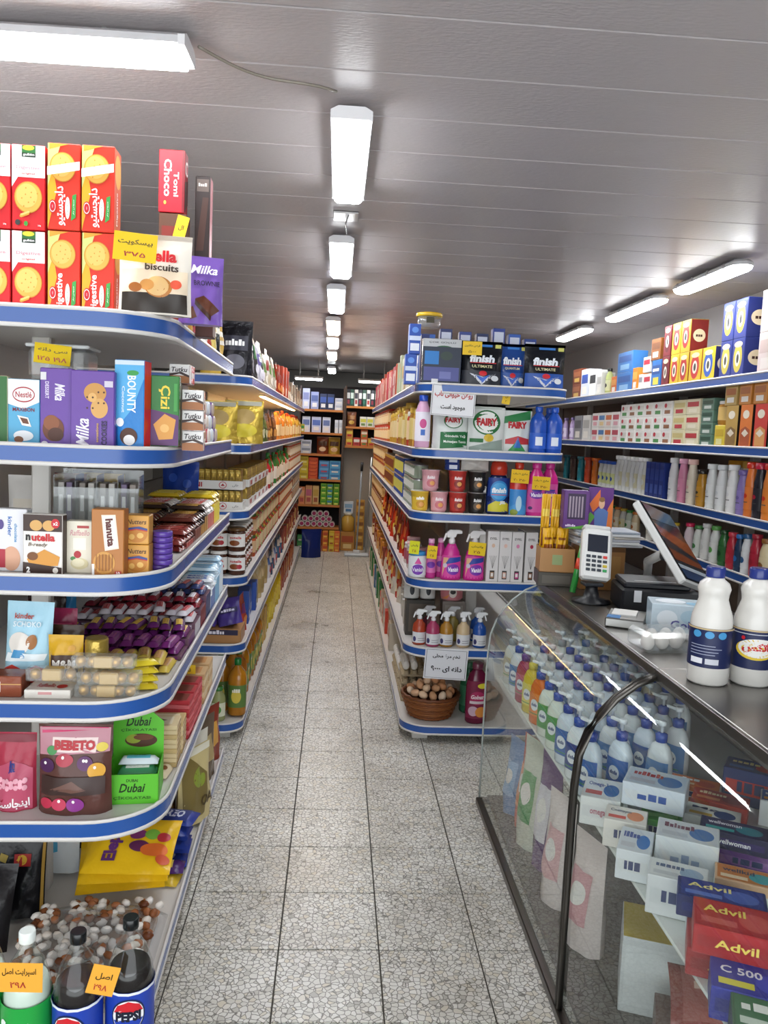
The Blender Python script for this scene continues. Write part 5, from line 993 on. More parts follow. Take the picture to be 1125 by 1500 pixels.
rowb((.15, .245, .34, .435, .53), RZ[2], Yk, [B(.088, .104, '#c98a3a', '#d9c24a', '#b8302a'), B(.088, .104, '#b83a34', '#e0d8d0', '#8a2a2a'), B(.088, .104, '#c9602a', '#e8dcc0', '#6a8a4a')], 'orange or red tea box', 'wall cabinet bottom row', (2, 1, 2, 1, 1))
# cleaning things by the grey panel
def broom(x, y, lean, label, headc, pole):
    t = tag(empty('mop', (x, y, 0)), label, 'mop'); obj('pole', MB().tube([(0, 0, .06), (lean, .16, 1.05)], .011, 8, pole, 'gloss'), t); obj('grip', MB().tube([(lean, .16, 1.05), (lean * 1.1, .175, 1.16)], .016, 8, '#23252a', 'rubber'), t)
    obj('head', MB().box(-.15, .15, -.07, .07, .0, .035, headc, 'matte', ch=.012).box(-.04, .04, -.03, .03, .034, .075, '#d5d8dc', 'gloss', ch=.006), t)
broom(.285, 9.95, .03, 'flat mop with a white head and grey pole leaning at the aisle end', '#cfd6dc', '#9aa0a6'); 
place(kind('metal_pole', 'pole', [('pole', MB().tube([(0, 0, 0), (.03, .1, 1.22)], .012, 8, '#b9b6b0', 'steel'))], (.02, .02, 1.2)), (.41, 10.15, 0), 0, 'thin pale metal pole standing beside the flat mop')
ot = simple(.13, .1, .17, '#c98a3a', '#e0b25a', '#a8502a')
for i in range(5): place(simple(.11, .1, .13, '#c9953a', '#8a5a2a', '#e0c06a'), (.33, 10.50, .0006 + .131 * i), 0, '%s amber carton from the floor in the stack by the mop' % ORD[i], 'amber cartons stacked by the mop')
place(simple(.18, .14, .24, '#b5833a', '#a8502a', '#e0c88a'), (.175, 10.42, .0006), 0, 'ochre carton on the floor beside the cabinet'); place(kind('water_jar', 'jar', [('jar_body', MB().lathe([(.07, 0), (.085, .01), (.085, .17), (.05, .2), (.05, .21)], 16, '#c9a24a', 'gloss')), ('lid', MB().lathe([(.055, .21), (.055, .235)], 14, '#d9d4c4', 'gloss'))], (.17, .17, .235)), (.175, 10.5, .2415), 0, 'amber jar standing on the ochre carton'); place(simple(.12, .05, .15, '#d5dde6', '#8ab0d0', '#4a7aa8'), (.175, 10.5, .478), 0, 'small white and blue box on the amber jar')
# ================================================================== detergent gondola
YE = 3.95
# ---- end, top shelf
zz = Z3[0]
bx1 = carton(.055, .07, .145, '#2a4fa8', [('r', 0, .45, 1, .6, '#c9d4ea'), ('r', .1, .1, .9, .35, '#dfe4ee'), ('e', .5, .8, .3, .1, '#5a8ad8')], 'detergent_box', 'detergent', side='#3a5fae')
for l in range(2): stand(bx1, 608, YE + .02, zz + l * .1462, ('blue and white detergent box at the rounded corner, lower', 'blue and white detergent box at the rounded corner, upper')[l], 'blue detergent boxes')
stand(carton(.04, .07, .25, '#30407e', [('r', .1, .7, .9, .9, '#c9d0e4'), ('r', .1, .15, .9, .4, '#8a6ab0')], 'detergent_box', 'detergent'), 622, YE + .07, zz, 'slim navy detergent box behind the dark tablet pack')
dkp = carton(.19, .06, .215, '#1f2a3a', [('r', 0, .82, 1, 1, '#b9bcc0'), T('ÇOK GÜÇLÜ', .5, .92, .05, '#3a3f46', w=.7), ('e', .55, .72, .32, .13, '#1f5a34'), ('e', .55, .70, .28, .10, '#1f2a3a'), ('r', 0, 0, 1, .82, '#222c3e'), ('r', .05, .42, .42, .72, '#2a78c0'), ('e', .62, .62, .16, .1, '#2a3a34'), ('r', .04, .05, .96, .36, '#4a4f8a'), ('r', .45, .1, .75, .26, '#6a6fa8'), ('r', .25, .0, .42, .09, '#d4d6d8')], 'dishwasher_tablet_pack', 'detergent', mat='film'); stand(dkp, 650, YE + .01, zz, 'dark dishwasher tablet pack with a grey printed top')
def fin(base, mid, glow, sub, W=.205):
    return pouch(W, .225, .08, base, [('r', .02, .06, .98, .36, mid), ('p', [(.2, .3), (.5, .06), (.85, .3), (.55, .22)], '#c9cdd6'), ('p', [(.34, .26), (.52, .1), (.70, .28), (.52, .2)], '#2f5fc0'), ('e', .52, .30, .10, .055, '#c8222c'), T('finish', .5, .62, .17, '#eaf0f8', w=.62, bold=.05, shear=.15), ('r', .2, .52, .85, .535, '#d8323a'), T(sub, .5, .45, .06, '#d9d4a8', w=.5), ('r', .35, .88, .75, .93, '#3a7ac8'), ('r', .82, .86, .96, .94, '#c9c86a'), ('e', .82, .2, .1, .06, '#d8dce0')], 'dishwasher_capsule_pouch', 'detergent', seed=91, mat='film', seal=.1)
fk, fb, fk2 = fin('#14171c', '#20242e', '#888', 'ULTIMATE'), fin('#25478a', '#2c55a0', '#888', 'QUANTUM', .15), fin('#15181e', '#2450a0', '#888', 'ULTIMATE')
stand(fk, 707, YE + .0, zz, 'black dishwasher capsule pouch under a yellow tag'); stand(fb, 751, YE + .05, zz, 'blue dishwasher capsule pouch between two black ones'); stand(fk2, 800, YE + .0, zz, 'black and blue dishwasher capsule pouch at the shelf end')
note(692, 510, .094, .065, YE - .012, [T('قرص ماشین', .5, .68, .2, '#4a3f12', w=.8), T('۵۰۰', .5, .25, .2, '#8a6a1a', w=.4)], 'yellow handwritten tag on the black capsule pouch', '#ecc53a')
for i, (px, H, c) in enumerate(((652, .30, '#2f3a6a'), (680, .29, '#3a4a8a'), (705, .285, '#24305a'), (729, .315, '#2a3f8a'), (752, .29, '#3058a8'), (775, .27, '#26408a'))):
    stand(carton(.062, .06, H, c, [('r', .1, .7, .9, .95, '#c9cfe0'), ('r', .1, .2, .9, .6, '#5a74b8')], 'tall_detergent_box', 'detergent'), px, YE + .22, zz, '%s tall blue detergent box behind the capsule pouches, from the aisle' % ORD[i], 'tall blue detergent boxes')
tb = kind('lidded_tub', 'tub', [('tub_body', MB().lathe([(.05, 0), (.055, .004), (.062, .06)], 20, '#b8bcc0', 'clear')), ('yellow_rim', MB().lathe([(.064, .055), (.068, .058), (.068, .072), (.064, .075)], 22, '#d8b02a', 'gloss')), ('print', MB().box(-.02, .02, -.0605, -.0595, .02, .05, '#3a3420', 'ink'))], (.136, .136, .075)); stand(tb, 631, YE + .18, zz + .301, 'round yellow-rimmed tub on top of the tall blue boxes')
# ---- end, second shelf
zz = Z3[1]
ar = bot(.034, .255, '#d9a8c8', '#2a4fb8', '#ece6f2', [('e', .5, .6, .16, .16, '#c84a8a'), ('r', .4, .2, .6, .4, '#3a6ac0')], 'gloss', 'softener_bottle', .55, sx=1.1, sy=.8, labz=(.12, .68)); stand(ar, 620, YE + .0, zz, 'pink and blue softener bottle beside the hanging notice')
def fairy(kind_):
    base = [('r', .02, .0, .98, .10, '#2a6a3a')]
    if kind_ == 0: sh = [('e', .55, .68, .26, .17, '#2a6a3a'), ('e', .55, .68, .23, .15, '#e6e8e4'), T('FAIRY', .55, .70, .11, '#b8242c', w=.44, bold=.05), ('p', [(.2, .04), (1, .1), (1, .45), (.2, .42)], '#1f6a3a'), T('Gündelik Yağ', .6, .33, .07, '#e8efe8', w=.58), T('Muhteşem Temiz', .6, .2, .07, '#e8efe8', w=.62)]
    elif kind_ == 1: sh = [('e', .5, .62, .38, .26, '#1f6a34'), ('e', .5, .62, .34, .23, '#eceeea'), T('FAIRY', .5, .63, .16, '#b8242c', w=.56, bold=.06), ('e', .55, .30, .14, .08, '#d8b83a'), ('p', [(.05, .1), (.5, .2), (.95, .28), (.95, .05), (.05, .03)], '#8a9a92'), ('r', .05, .2, .4, .28, '#2a6a3a'), ('r', .1, .9, .9, .95, '#b5bcb4')]
    else: sh = [('p', [(.05, .8), (.95, .95), (.95, .75), (.05, .65)], '#2a7a44'), T('FAIRY', .5, .62, .15, '#b8242c', w=.64, bold=.06), ('p', [(.1, .3), (.5, .38), (.9, .32), (.9, .2), (.1, .2)], '#b8343a'), ('p', [(.2, .05), (.5, .3), (.8, .05)], '#2f8a4a'), ('p', [(.36, .12), (.5, .36), (.64, .12)], '#3a6ab8')]
    return pouch((.185, .185, .15)[kind_], (.215, .235, .225)[kind_], .08, '#d4d9d6', sh, 'dishwasher_pouch', 'detergent', seed=95 + kind_, mat='film', seal=.08)
stand(fairy(0), 662, YE + .02, zz, 'white dishwasher pouch with a green band under the hanging notice'); stand(fairy(1), 714, YE + .0, zz, 'white dishwasher pouch with a large green ring'); stand(fairy(2), 762, YE + .02, zz, 'silver and green dishwasher pouch with red bands'); 
note(742, 583, .04, .06, YE - .02, [T('ال', .5, .6, .25, '#4a3f12'), T('۳', .5, .25, .2, '#8a6a1a')], 'small yellow tag tucked on the silver and green pouch', '#ecc53a', 0, R(8))
bl = bot(.042, .235, '#1f4fb0', '#1f4fb0', '#2a5cc0', [('r', .35, .2, .65, .75, '#dfe6f2')], 'gloss', 'blue_detergent_bottle', .38, sx=1.0, sy=.75, labz=(.12, .45)); stand(bl, 791, YE + .0, zz, 'blue detergent bottle nearest the silver pouch', 'blue detergent bottles'); stand(bl, 814, YE + .01, zz, 'blue detergent bottle at the shelf end', 'blue detergent bottles'); stand(bl, 806, YE + .1, zz, 'blue detergent bottle standing behind the other two', 'blue detergent bottles')
note(664, 587, .215, .15, YE - .05, [('r', .02, .03, .98, .04, '#333'), ('r', .02, .96, .98, .97, '#333'), ('r', .02, .03, .03, .97, '#333'), ('r', .97, .03, .98, .97, '#333'), T('روغن حیوانی ناب', .5, .68, .22, '#b02a2a', w=.86, bold=.03), T('موجود است', .5, .28, .2, '#15151a', w=.55, bold=.03)], 'white printed notice with red and black Persian lettering hanging from the top shelf', '#e6e7ea', 0, R(2), 'hanging_notice', 'sign')
# ---- end, third shelf
zz = Z3[2]
def cup(c, d, t, tc='#fff'): return lathe_kind('noodle_cup', 'cup noodles', [(.034, 0), (.0355, .004), (.0445, .098), (.0465, .1), (.0465, .104)], c, 'card', {2: c}, label=(.012, .09, .0412, c, [('e', .5, .35, .22, .25, d), ('e', .55, .35, .12, .14, '#e0a05a'), T(t, .5, .72, .2, tc, w=.4, shear=.2)], 2.4), n=20, body='cup_body', extra=[('foil_lid', MB().lathe([(.0468, .104), (.0468, .106)], 20, '#d4d0cc', 'foil'))])
CU = [('#d8a0a8', '#c8707a', 'Buldak', 'pink'), ('#d9b23a', '#c8922a', 'Cheese', 'yellow'), ('#b83a34', '#8a2a24', 'Buldak', 'red'), ('#23211f', '#5a4a3a', 'Buldak', 'black')]
def cps(i, px, l, lab): c, d, t, n_ = CU[i]; stand(cup(c, d, t), px, YE + (.01 if l == 0 else .012), zz + l * .1068, lab, 'noodle cups on the end shelf')
cps(1, 616, 0, 'yellow noodle cup at the rounded corner, lower row'); cps(0, 644, 0, 'pink noodle cup in the lower row'); cps(0, 632, 1, 'pink noodle cup in the upper row'); cps(2, 672, 0, 'red noodle cup in the lower row'); cps(2, 672, 1, 'red noodle cup in the upper row'); cps(3, 700, 0, 'black noodle cup in the lower row'); cps(3, 701, 1, 'black noodle cup in the upper row')
bt = kind('blue_tin', 'tin', [('tin_body', MB().lathe([(.036, 0), (.038, .002), (.038, .03), (.036, .032)], 18, '#2a3f8a', 'gloss')), ('label', MB().box(-.02, .02, -.039, -.038, .006, .026, '#d0d6e4', 'ink'))], (.076, .076, .032))
for k in range(2): stand(bt, 664, YE + .02, zz + .2142 + .033 * k, ('round blue tin on the red noodle cups, lower', 'round blue tin on the red noodle cups, upper')[k], 'blue tins')
stand(pouch(.14, .07, .05, '#cfcac4', (), 'white_net_bag', 'bag', seed=97, flat=True), 697, YE + .03, zz + .2145, 'crumpled white plastic bag on the black noodle cups')
jel = lathe_kind('dishwasher_gel_bottle', 'bottle', [(.05, 0), (.057, .008), (.06, .08), (.055, .165), (.04, .19), (.036, .2)], '#1c2a5a', 'gloss', cap=(.042, .198, .075, '#c03a26', 1), label=(.012, .185, .058, '#1f3a86', [('p', [(.05, .02), (.95, .02), (.95, .25), (.5, .38), (.05, .2)], '#d9cf3a'), ('e', .5, .62, .36, .30, '#2a86cc'), ('e', .5, .62, .30, .24, '#4aa4dc'), T('finish', .5, .64, .15, '#f2f6fa', w=.58, bold=.05, shear=.12), T('JEL', .66, .28, .11, '#f2f6fa', w=.26, bold=.05), ('r', .2, .5, .8, .52, '#d8323a')], 2.2), sx=1.02, sy=.6, n=24); stand(jel, 733, YE + .0, zz, 'dark blue dishwasher gel bottle with a red dome cap')
rin = bot(.043, .265, '#c8342c', '#d0402a', '#3a8ad0', [('p', [(.1, 0), (.9, 0), (.9, .3), (.5, .5), (.1, .3)], '#4a9ad8'), ('e', .5, .45, .12, .3, '#bfe0f2'), ('e', .3, .1, .18, .12, '#8a9a3a')], 'gloss', 'rinse_aid_bottle', .42, sx=1.0, sy=.65, labz=(.02, .5)); stand(rin, 761, YE + .0, zz, 'red and blue rinse aid bottle under a yellow tag')
van = lambda n_='stain_remover_bottle': bot(.044, .27, '#d0268a', '#d83a98', '#d85aa4', [('e', .5, .62, .3, .14, '#7a3aa8'), T('Vanish', .5, .62, .14, '#f0e6f4', w=.5, bold=.04, shear=.15), ('r', .3, .75, .7, .8, '#3a3a9a'), ('e', .25, .15, .1, .06, '#4a2a6a')], 'gloss', n_, .45, sx=1.0, sy=.65, labz=(.08, .6))
stand(van(), 787, YE + .0, zz, 'bright pink stain remover bottle with a yellow tag', 'pink stain remover bottles'); stand(van(), 808, YE + .06, zz, 'bright pink stain remover bottle at the shelf end', 'pink stain remover bottles')
for px, py, lab in ((762, 698, 'yellow handwritten tag on the rinse aid bottle'), (793, 708, 'yellow handwritten tag on the pink bottle')): note(px, py, .09, .066, YE - .01, [T('مایع ظرف', .5, .68, .2, '#4a3f12', w=.8), T('۳۵۰ ۲۰', .5, .25, .2, '#8a3a1a', w=.7)], lab, '#ecc02f', 0, R(2))
# ---- end, fourth shelf
zz = Z3[3]
wt = jar(.045, .125, '#e4e6ea', '#3a8ac8', '#e4e6ea', [('e', .5, .3, .26, .28, '#7a3ab0'), T('Vanish', .5, .3, .22, '#f4eef8', w=.5), ('p', [(.35, .6), (.65, .6), (.5, .95)], '#d84a9a')], 'stain_powder_tub', labz=(.1, .85)); stand(wt, 612, YE + .0, zz, 'white stain powder tub with a blue lid at the rounded corner')
sm = bot(.026, .2, '#c83a90', '#e6a8cc', '#d870b0', [('e', .5, .5, .3, .2, '#7a3aa8')], 'gloss', 'small_stain_bottle', .5); stand(sm, 632, YE + .03, zz, 'small pink stain bottle under a yellow tag', 'small pink stain bottles'); stand(sm, 646, YE + .07, zz, 'small pink stain bottle beside the first white spray head', 'small pink stain bottles')
vsb = lathe_kind('stain_spray', 'spray bottle', [(.05, 0), (.056, .008), (.052, .08), (.042, .14), (.026, .17), (.02, .182)], '#cf2f92', 'gloss', label=(.012, .125, .054, '#d8459e', [('p', [(.05, .05), (.35, .9), (.1, .9)], '#e0b48a'), ('p', [(.2, .6), (.95, .75), (.95, .95), (.4, .9)], '#2f46a0'), ('e', .58, .38, .3, .24, '#7a35ac'), T('Vanish', .58, .38, .2, '#f4eef8', w=.46, bold=.04, shear=.15), ('e', .2, .55, .1, .1, '#cfc8d8')], 2.2), sx=.96, sy=.62, extra=trigger(.18, 1.15))
stand(vsb, 662, YE + .0, zz, 'pink stain spray with white trigger head, beside the small bottles', 'pink stain sprays'); stand(vsb, 696, YE + .0, zz, 'pink stain spray with white trigger head, beside the diffuser boxes', 'pink stain sprays')
for px, py, lab in ((607, 802, 'yellow-green tag on the white stain powder tub'), (633, 809, 'yellow tag on the small pink bottles'), (699, 804, 'yellow handwritten tag on the pink stain spray')): note(px, py, .05 if px < 690 else .085, .065, YE - .012, [T('وانیش', .5, .66, .2, '#4a3f12', w=.7), T('۲۵', .5, .25, .2, '#8a3a1a', w=.4)], lab, '#e8c62a' if px > 610 else '#d8d82a', 0, R(4))
reedp = [('#b08a6a', '#d9b8a0'), ('#e0b0a0', '#e8c4b4'), ('#c84a8a', '#d88ab0'), ('#8a5a3a', '#b0304a')]
for i, px in enumerate((722, 740, 758, 778)):
    a, b_ = reedp[i]
    k = carton(.060, .06, .255, '#dcd9d8', [T('EYFEL', .5, .86, .045, '#4a4644', w=.6), ('e', .5, .72, .14, .04, b_)] + [('p', [(.5, .26), (.5 + d, .52), (.5 + d + .02, .52), (.515, .26)], '#4a4240') for d in (-.28, -.14, 0, .14, .28)] + [('r', .3, .05, .7, .22, '#3a3432'), ('r', .36, .07, .64, .19, a), ('r', .4, .10, .6, .17, '#e9e4e0')], 'reed_diffuser_box', 'air freshener', side='#c9c6c4')
    stand(k, px, YE + .0, zz, ('reed diffuser box with brown emblem, next to the pink spray', 'reed diffuser box with peach emblem', 'reed diffuser box with magenta emblem', 'reed diffuser box with dark leaf emblem, next to the counter')[i], 'white reed diffuser boxes')
for i in range(5): stand(carton(.036, .06, .14, '#dcdad6', [('e', .5, .25, .35, .12, ('#c9a24a', '#b8504a', '#6a8a4a')[i % 3]), ('r', .1, .6, .9, .8, '#8a8682')], 'small_diffuser_box', 'air freshener'), 798 + 11.5 * i, YE + .02, zz, '%s small white box after the reed diffuser boxes' % ORD[i], 'small white diffuser boxes')
# ---- end, fifth shelf
zz = Z3[4]
COLS = [('#a8432a', 'rust-brown'), ('#a83a62', 'raspberry'), ('#a8782a', 'amber'), ('#c9b08a', 'beige'), ('#1f4fa0', 'deep blue')]
for i, px in enumerate((615, 636, 655, 680, 704)):
    c, n_ = COLS[i]
    k = lathe_kind('cleaner_spray', 'spray bottle', [(.031, 0), (.0345, .006), (.0345, .085), (.030, .105), (.016, .12), (.014, .128)], c, 'gloss', label=(.012, .066, .0347, '#d9dadd', [('e', .2, .35, .1, .25, '#3a3a6a'), ('r', .4, .2, .8, .25, '#8a8a92'), ('r', .4, .4, .8, .45, '#8a8a92')], 2.6), extra=trigger(.126, .85, '#e2e4e6', -1 if i < 3 else 1)); stand(k, px, YE + .0 + (.03 if i == 0 else 0), zz, n_ + ' cleaner spray with white trigger on the fifth end shelf', 'cleaner sprays')
for i in range(3): stand(k if i == 2 else lathe_kind('cleaner_spray', 'spray bottle', [(.031, 0), (.0345, .006), (.0345, .085), (.030, .105), (.016, .12), (.014, .128)], ('#6a2a3a', '#8a7a3a')[i], 'gloss', extra=trigger(.126, .85, '#d8dadd', -1)), (628, 664, 700)[i], YE + .12, zz, ('dark red', 'olive', 'second deep blue')[i] + ' cleaner spray in the rear row of the fifth end shelf', 'cleaner sprays')
bkc = can(.04, .10, '#222', '#d2d0cc', [('e', .5, .5, .05, .3, '#22242a')]); bkk = carton(.15, .1, .19, '#3a3630', [('r', .1, .1, .9, .9, '#5a5046')], 'dark_carton', 'box')
stand(bkk, 615, YE + .23, zz, 'dark carton behind the cleaner sprays'); 
for i, px in enumerate((604, 628)): stand(bkc, px, YE + .24, zz + .1912, ('white-labelled tin on the dark carton, nearer the aisle', 'white-labelled tin on the dark carton beside the pink cup')[i], 'white-labelled tins')
bc = lathe_kind('large_noodle_cup', 'cup noodles', [(.052, 0), (.055, .005), (.068, .085), (.071, .088), (.071, .093)], '#c9868a', 'card', label=(.012, .075, .062, '#c97a80', [('e', .5, .5, .14, .4, '#e6dcd2'), ('e', .5, .6, .1, .2, '#2a2422'), ('p', [(.1, 0), (.4, .4), (.3, 0)], '#d8884a')], 2.4), n=22, body='cup_body', extra=[('foil_lid', MB().lathe([(.072, .093), (.072, .095)], 22, '#d9b0ae', 'foil'))]); cs = carton(.12, .1, .19, '#8a8078', [('r', .1, .1, .9, .9, '#a29a90')], 'plain_carton', 'box'); stand(cs, 664, YE + .22, zz, 'plain grey carton under the large pink cup'); stand(bc, 664, YE + .21, zz + .191, 'large pink noodle cup standing above the cleaner sprays')
note(653, 973, .215, .155, YE - .055, [('r', .03, .04, .97, .05, '#333'), ('r', .03, .95, .97, .96, '#333'), ('r', .03, .04, .04, .96, '#333'), ('r', .96, .04, .97, .96, '#333'), T('تخم مرغ محلی', .5, .74, .17, '#15151a', w=.64, bold=.03), T('دانه ای ۹۰۰۰', .52, .33, .22, '#15151a', w=.72, bold=.03)], 'white printed notice with black Persian lettering above the egg basket', '#dcdde2', 0, R(2.5), 'hanging_notice', 'sign')
# ---- end, base shelf: basket of eggs
zz = Z3[5]
def basket():
    t = []; n = 44
    def rr(v): return .105 + .042 * v
    core = MB(); core.lathe([(rr(0), .0), (rr(.5), .055), (rr(1), .11), (rr(1) - .012, .112), (rr(.9) - .012, .1), (rr(0) - .006, .01)], 30, '#5a3219', 'wicker', cap1=True); t.append(('basket_wall', core))
    for j in range(9):
        v = (j + .5) / 9.4; m = MB(); pts = []
        for k in range(n + 1):
            a = 2 * math.pi * k / n; r = rr(v) + .003 * (1 if (k + j) % 2 else -1) + .003; pts.append((r * math.cos(a), r * math.sin(a), .11 * v + .003))
        m.tube(pts, .0062, 6, ('#8a4f26', '#7a4420', '#955a2e')[j % 3], 'wicker'); t.append(('wicker_strand', m))
    m = MB(); pts = []
    for k in range(61):
        a = 2 * math.pi * k / 60; r = rr(1) + .002 * math.sin(20 * a); pts.append((r * math.cos(a), r * math.sin(a), .115 + .003 * math.cos(20 * a)))
    m.tube(pts, .0095, 8, '#6a3a1c', 'wicker'); t.append(('rim', m)); return kind('wicker_basket', 'basket', t, (.3, .3, .125))
bkX = fit_x(630, 3.94 + .15, zz + .06); bkY = 3.945 + .15
kb = Kind('wicker_basket', 'basket', [(n_, me) for n_, me, s_ in basket().parts]); place(kb, (bkX, bkY, zz + .0006), 0, 'round brown wicker basket heaped with eggs')
def egg(c): return kind('egg', 'egg', [('shell', MB().lathe([(.003, -.0240), (.010, -.0215), (.0165, -.0145), (.0195, -.004), (.0192, .0055), (.0155, .0165), (.009, .0242), (.003, .0266)], 14, c, 'shell'))], (.042, .042, .056))
EG = [egg(c) for c in ('#d9ad88', '#cf9d74', '#e0bf9e', '#c98e62', '#e6cdb2')]
rn = random.Random(3); cnt = 0
for ring, (n, r, z) in enumerate(((13, .106, .130), (8, .062, .158), (4, .027, .188), (1, 0, .222))):
    for i in range(n):
        a = 2 * math.pi * i / n + ring * .3 - 1.57
        place(EG[rn.randrange(5)], (bkX + r * math.cos(a), bkY + r * math.sin(a), zz + z + rn.uniform(-.003, .003)), 0, ('%s egg of the outer ring in the basket, from the front' % nth(i), '%s egg of the second ring in the basket, from the front' % nth(i), '%s egg of the inner ring near the top of the heap' % nth(i), 'topmost egg of the heap in the basket')[ring], 'brown eggs in the basket', rot=(R(rn.uniform(20, 70)), R(rn.uniform(-30, 30)), rn.uniform(0, 6))); cnt += 1
mg = lathe_kind('shampoo_bottle', 'bottle', [(.046, 0), (.054, .01), (.056, .12), (.054, .2), (.042, .255), (.026, .275), (.024, .285)], '#6a1838', 'gloss', cap=(.028, .283, .03, '#7a3a52'), label=(.03, .225, .0563, '#7a1c40', [('e', .5, .55, .3, .18, '#a8285a'), T('Golnaz', .5, .58, .11, '#ecdfe4', w=.5, shear=.25, bold=.03), ('r', .2, .40, .8, .47, '#d4c4ca'), ('e', .35, .2, .2, .13, '#c9a8b8'), ('e', .65, .18, .22, .14, '#d88a3a'), ('e', .68, .88, .2, .07, '#e0d23a')], 2.4), sx=1, sy=.7, n=24); stand(mg, 700, YE - .0, zz, 'large dark magenta shampoo bottle beside the egg basket'); stand(bot(.045, .27, '#2f6a4a', '#3a7a5a', '#3f7a5a', (), 'gloss', 'green_bottle', .5), 688, YE + .16, zz, 'green bottle behind the magenta shampoo bottle')
# ---- aisle face
RX = .375; A_ = 'right aisle '
def eggtray(n=5, m_=4):
    mb = MB(); s_ = .046; mb.box(-n * s_ / 2, n * s_ / 2, -m_ * s_ / 2, m_ * s_ / 2, 0, .012, '#a8987c', 'matte', ch=.003)
    for i in range(n):
        for j in range(m_): mb.lathe([(.024, .008), (.012, .03)], 6, '#b3a284', 'matte', off=((i - n / 2 + .5) * s_, (j - m_ / 2 + .5) * s_, 0), smooth=False)
    return mb
et = kind('egg_tray', 'egg tray', [('moulded_tray', eggtray())], (.23, .184, .035))
wegg = egg('#e6e2da')
for t_ in range(3):
    y = 4.40 + .25 * t_
    lv = 2 if t_ else 4
    for l in range(lv): place(et, (RX + .115, y, Z3[5] + .0006 + l * .046), R(90), '%s pulp egg tray up the %s pile on the aisle base shelf' % (ORD[l], ORD[t_]), 'pulp egg trays')
    for i in range(5):
        for j in range(2): place(wegg, (RX + .115 - .069 + .046 * j, y + (i - 2) * .046, Z3[5] + .034 + (lv - 1) * .046 + .024), 0, '%s white egg in the top tray of the %s pile, aisle base shelf' % (serial('we%d' % t_), ORD[t_]), 'white eggs in pulp trays')
wc = lathe_kind('plastic_cup', 'cups', [(.03, 0), (.036, .06), (.038, .14), (.040, .142)], '#d9d4ca', 'gloss', n=14, body='cup_stack')
gb = bag
run(-1, RX, Z3[5], [([simple(.10, .1, .2, '#c9bca8', '#a8502a'), simple(.10, .1, .17, '#c8442e', '#e0c8b0'), simple(.09, .1, .2, '#e0dcd4', '#3a3a6a')], 5.3, 6.6, 1, 'mixed carton', .015), ([simple(.10, .1, .24, '#2f7a44', '#5aa05a'), simple(.1, .1, .22, '#3a6a9a', '#c9d0d8'), simple(.1, .1, .2, '#d9d0bc', '#b8402a')], 6.65, 8.9, 1, 'green or blue carton', .02)], A_ + 'base shelf')
run(-1, RX, Z3[4], [([wc], 4.4, 4.9, 1, 'white cup stack', .01), ([gb(.13, .24, .06, '#d6cdbd', '#b5573a', '#e9dfc8', '', 101), gb(.13, .25, .06, '#b8342a', '#e0b24a', '#f0e0c0', '', 102)], 4.95, 6.3, 1, 'cream or red pouch', .012), ([simple(.09, .08, .15, '#8a3a22', '#d9a24a'), simple(.09, .08, .17, '#c9862a', '#8a2a1c'), jar(.038, .13, '#7a4a22', '#d9cfc0', '#e0d2a8')], 6.35, 8.9, 1, 'brown pack', .01)], A_ + 'fifth shelf')
run(-1, RX, Z3[3], [([jar(.04, .13, '#e0ddd8', '#d8a8a8', '#c87a8a'), jar(.04, .12, '#d8c8c0', '#c9c4c0', '#b85a6a')], 4.16, 4.6, 1, 'pinkish jar', .008), ([gb(.12, .25, .05, '#b8261e', '#d9601e', '#e8c84a', '', 103), gb(.12, .26, .05, '#c83a22', '#8a1c14', '#e0a03a', '', 104), gb(.12, .23, .05, '#7a2a1c', '#c88a2a', '#e9dcb0', '', 105)], 4.65, 6.8, 1, 'red crisps pouch', .01), ([jar(.036, .14, '#7a4220', '#c9b49a', '#d9b47a'), jar(.036, .15, '#a8602a', '#8a2a1c', '#e0cfa8')], 6.85, 8.9, 2, 'brown sauce jar', .01)], A_ + 'fourth shelf')
cb_ = can(.038, .12, '#2a4f9a', '#27499a', [('r', .42, .2, .58, .8, '#d9cf5a')]); cy_ = can(.038, .11, '#c9a83a', '#b8963a', [('r', .42, .2, .58, .8, '#7a3a1c')]); cg_ = can(.04, .075, '#b5a27a', '#8f9a86', [('r', .4, .2, .6, .8, '#e0e0d4')])
run(-1, RX, Z3[2], [([cg_], 4.14, 4.75, 3, 'flat grey-green can', .005), ([cb_], 4.8, 5.6, 2, 'blue can', .006), ([cy_], 5.65, 6.7, 2, 'ochre can', .008), ([jar(.036, .14, '#8a4a24', '#c9a24a', '#d9c08a'), jar(.036, .13, '#b8622a', '#a82a1c', '#e8d9b0')], 6.75, 8.9, 2, 'amber relish jar', .01)], A_ + 'third shelf')
run(-1, RX, Z3[1], [([jar(.036, .22, '#c9a03a', '#d9b84a', '#e0cf9a'), jar(.036, .24, '#a8722a', '#c9a23a', '#d9c27a'), jar(.036, .2, '#b8402a', '#e0d8c8', '#e8c8a0')], 4.2, 6.4, 1, 'golden honey jar', .012), ([jar(.034, .13, '#b5642a', '#b8301c', '#e6d2a0'), jar(.034, .12, '#c9402a', '#d9cfc0', '#e8dcc0')], 6.45, 8.9, 2, 'red-lidded jar', .01)], A_ + 'second shelf')
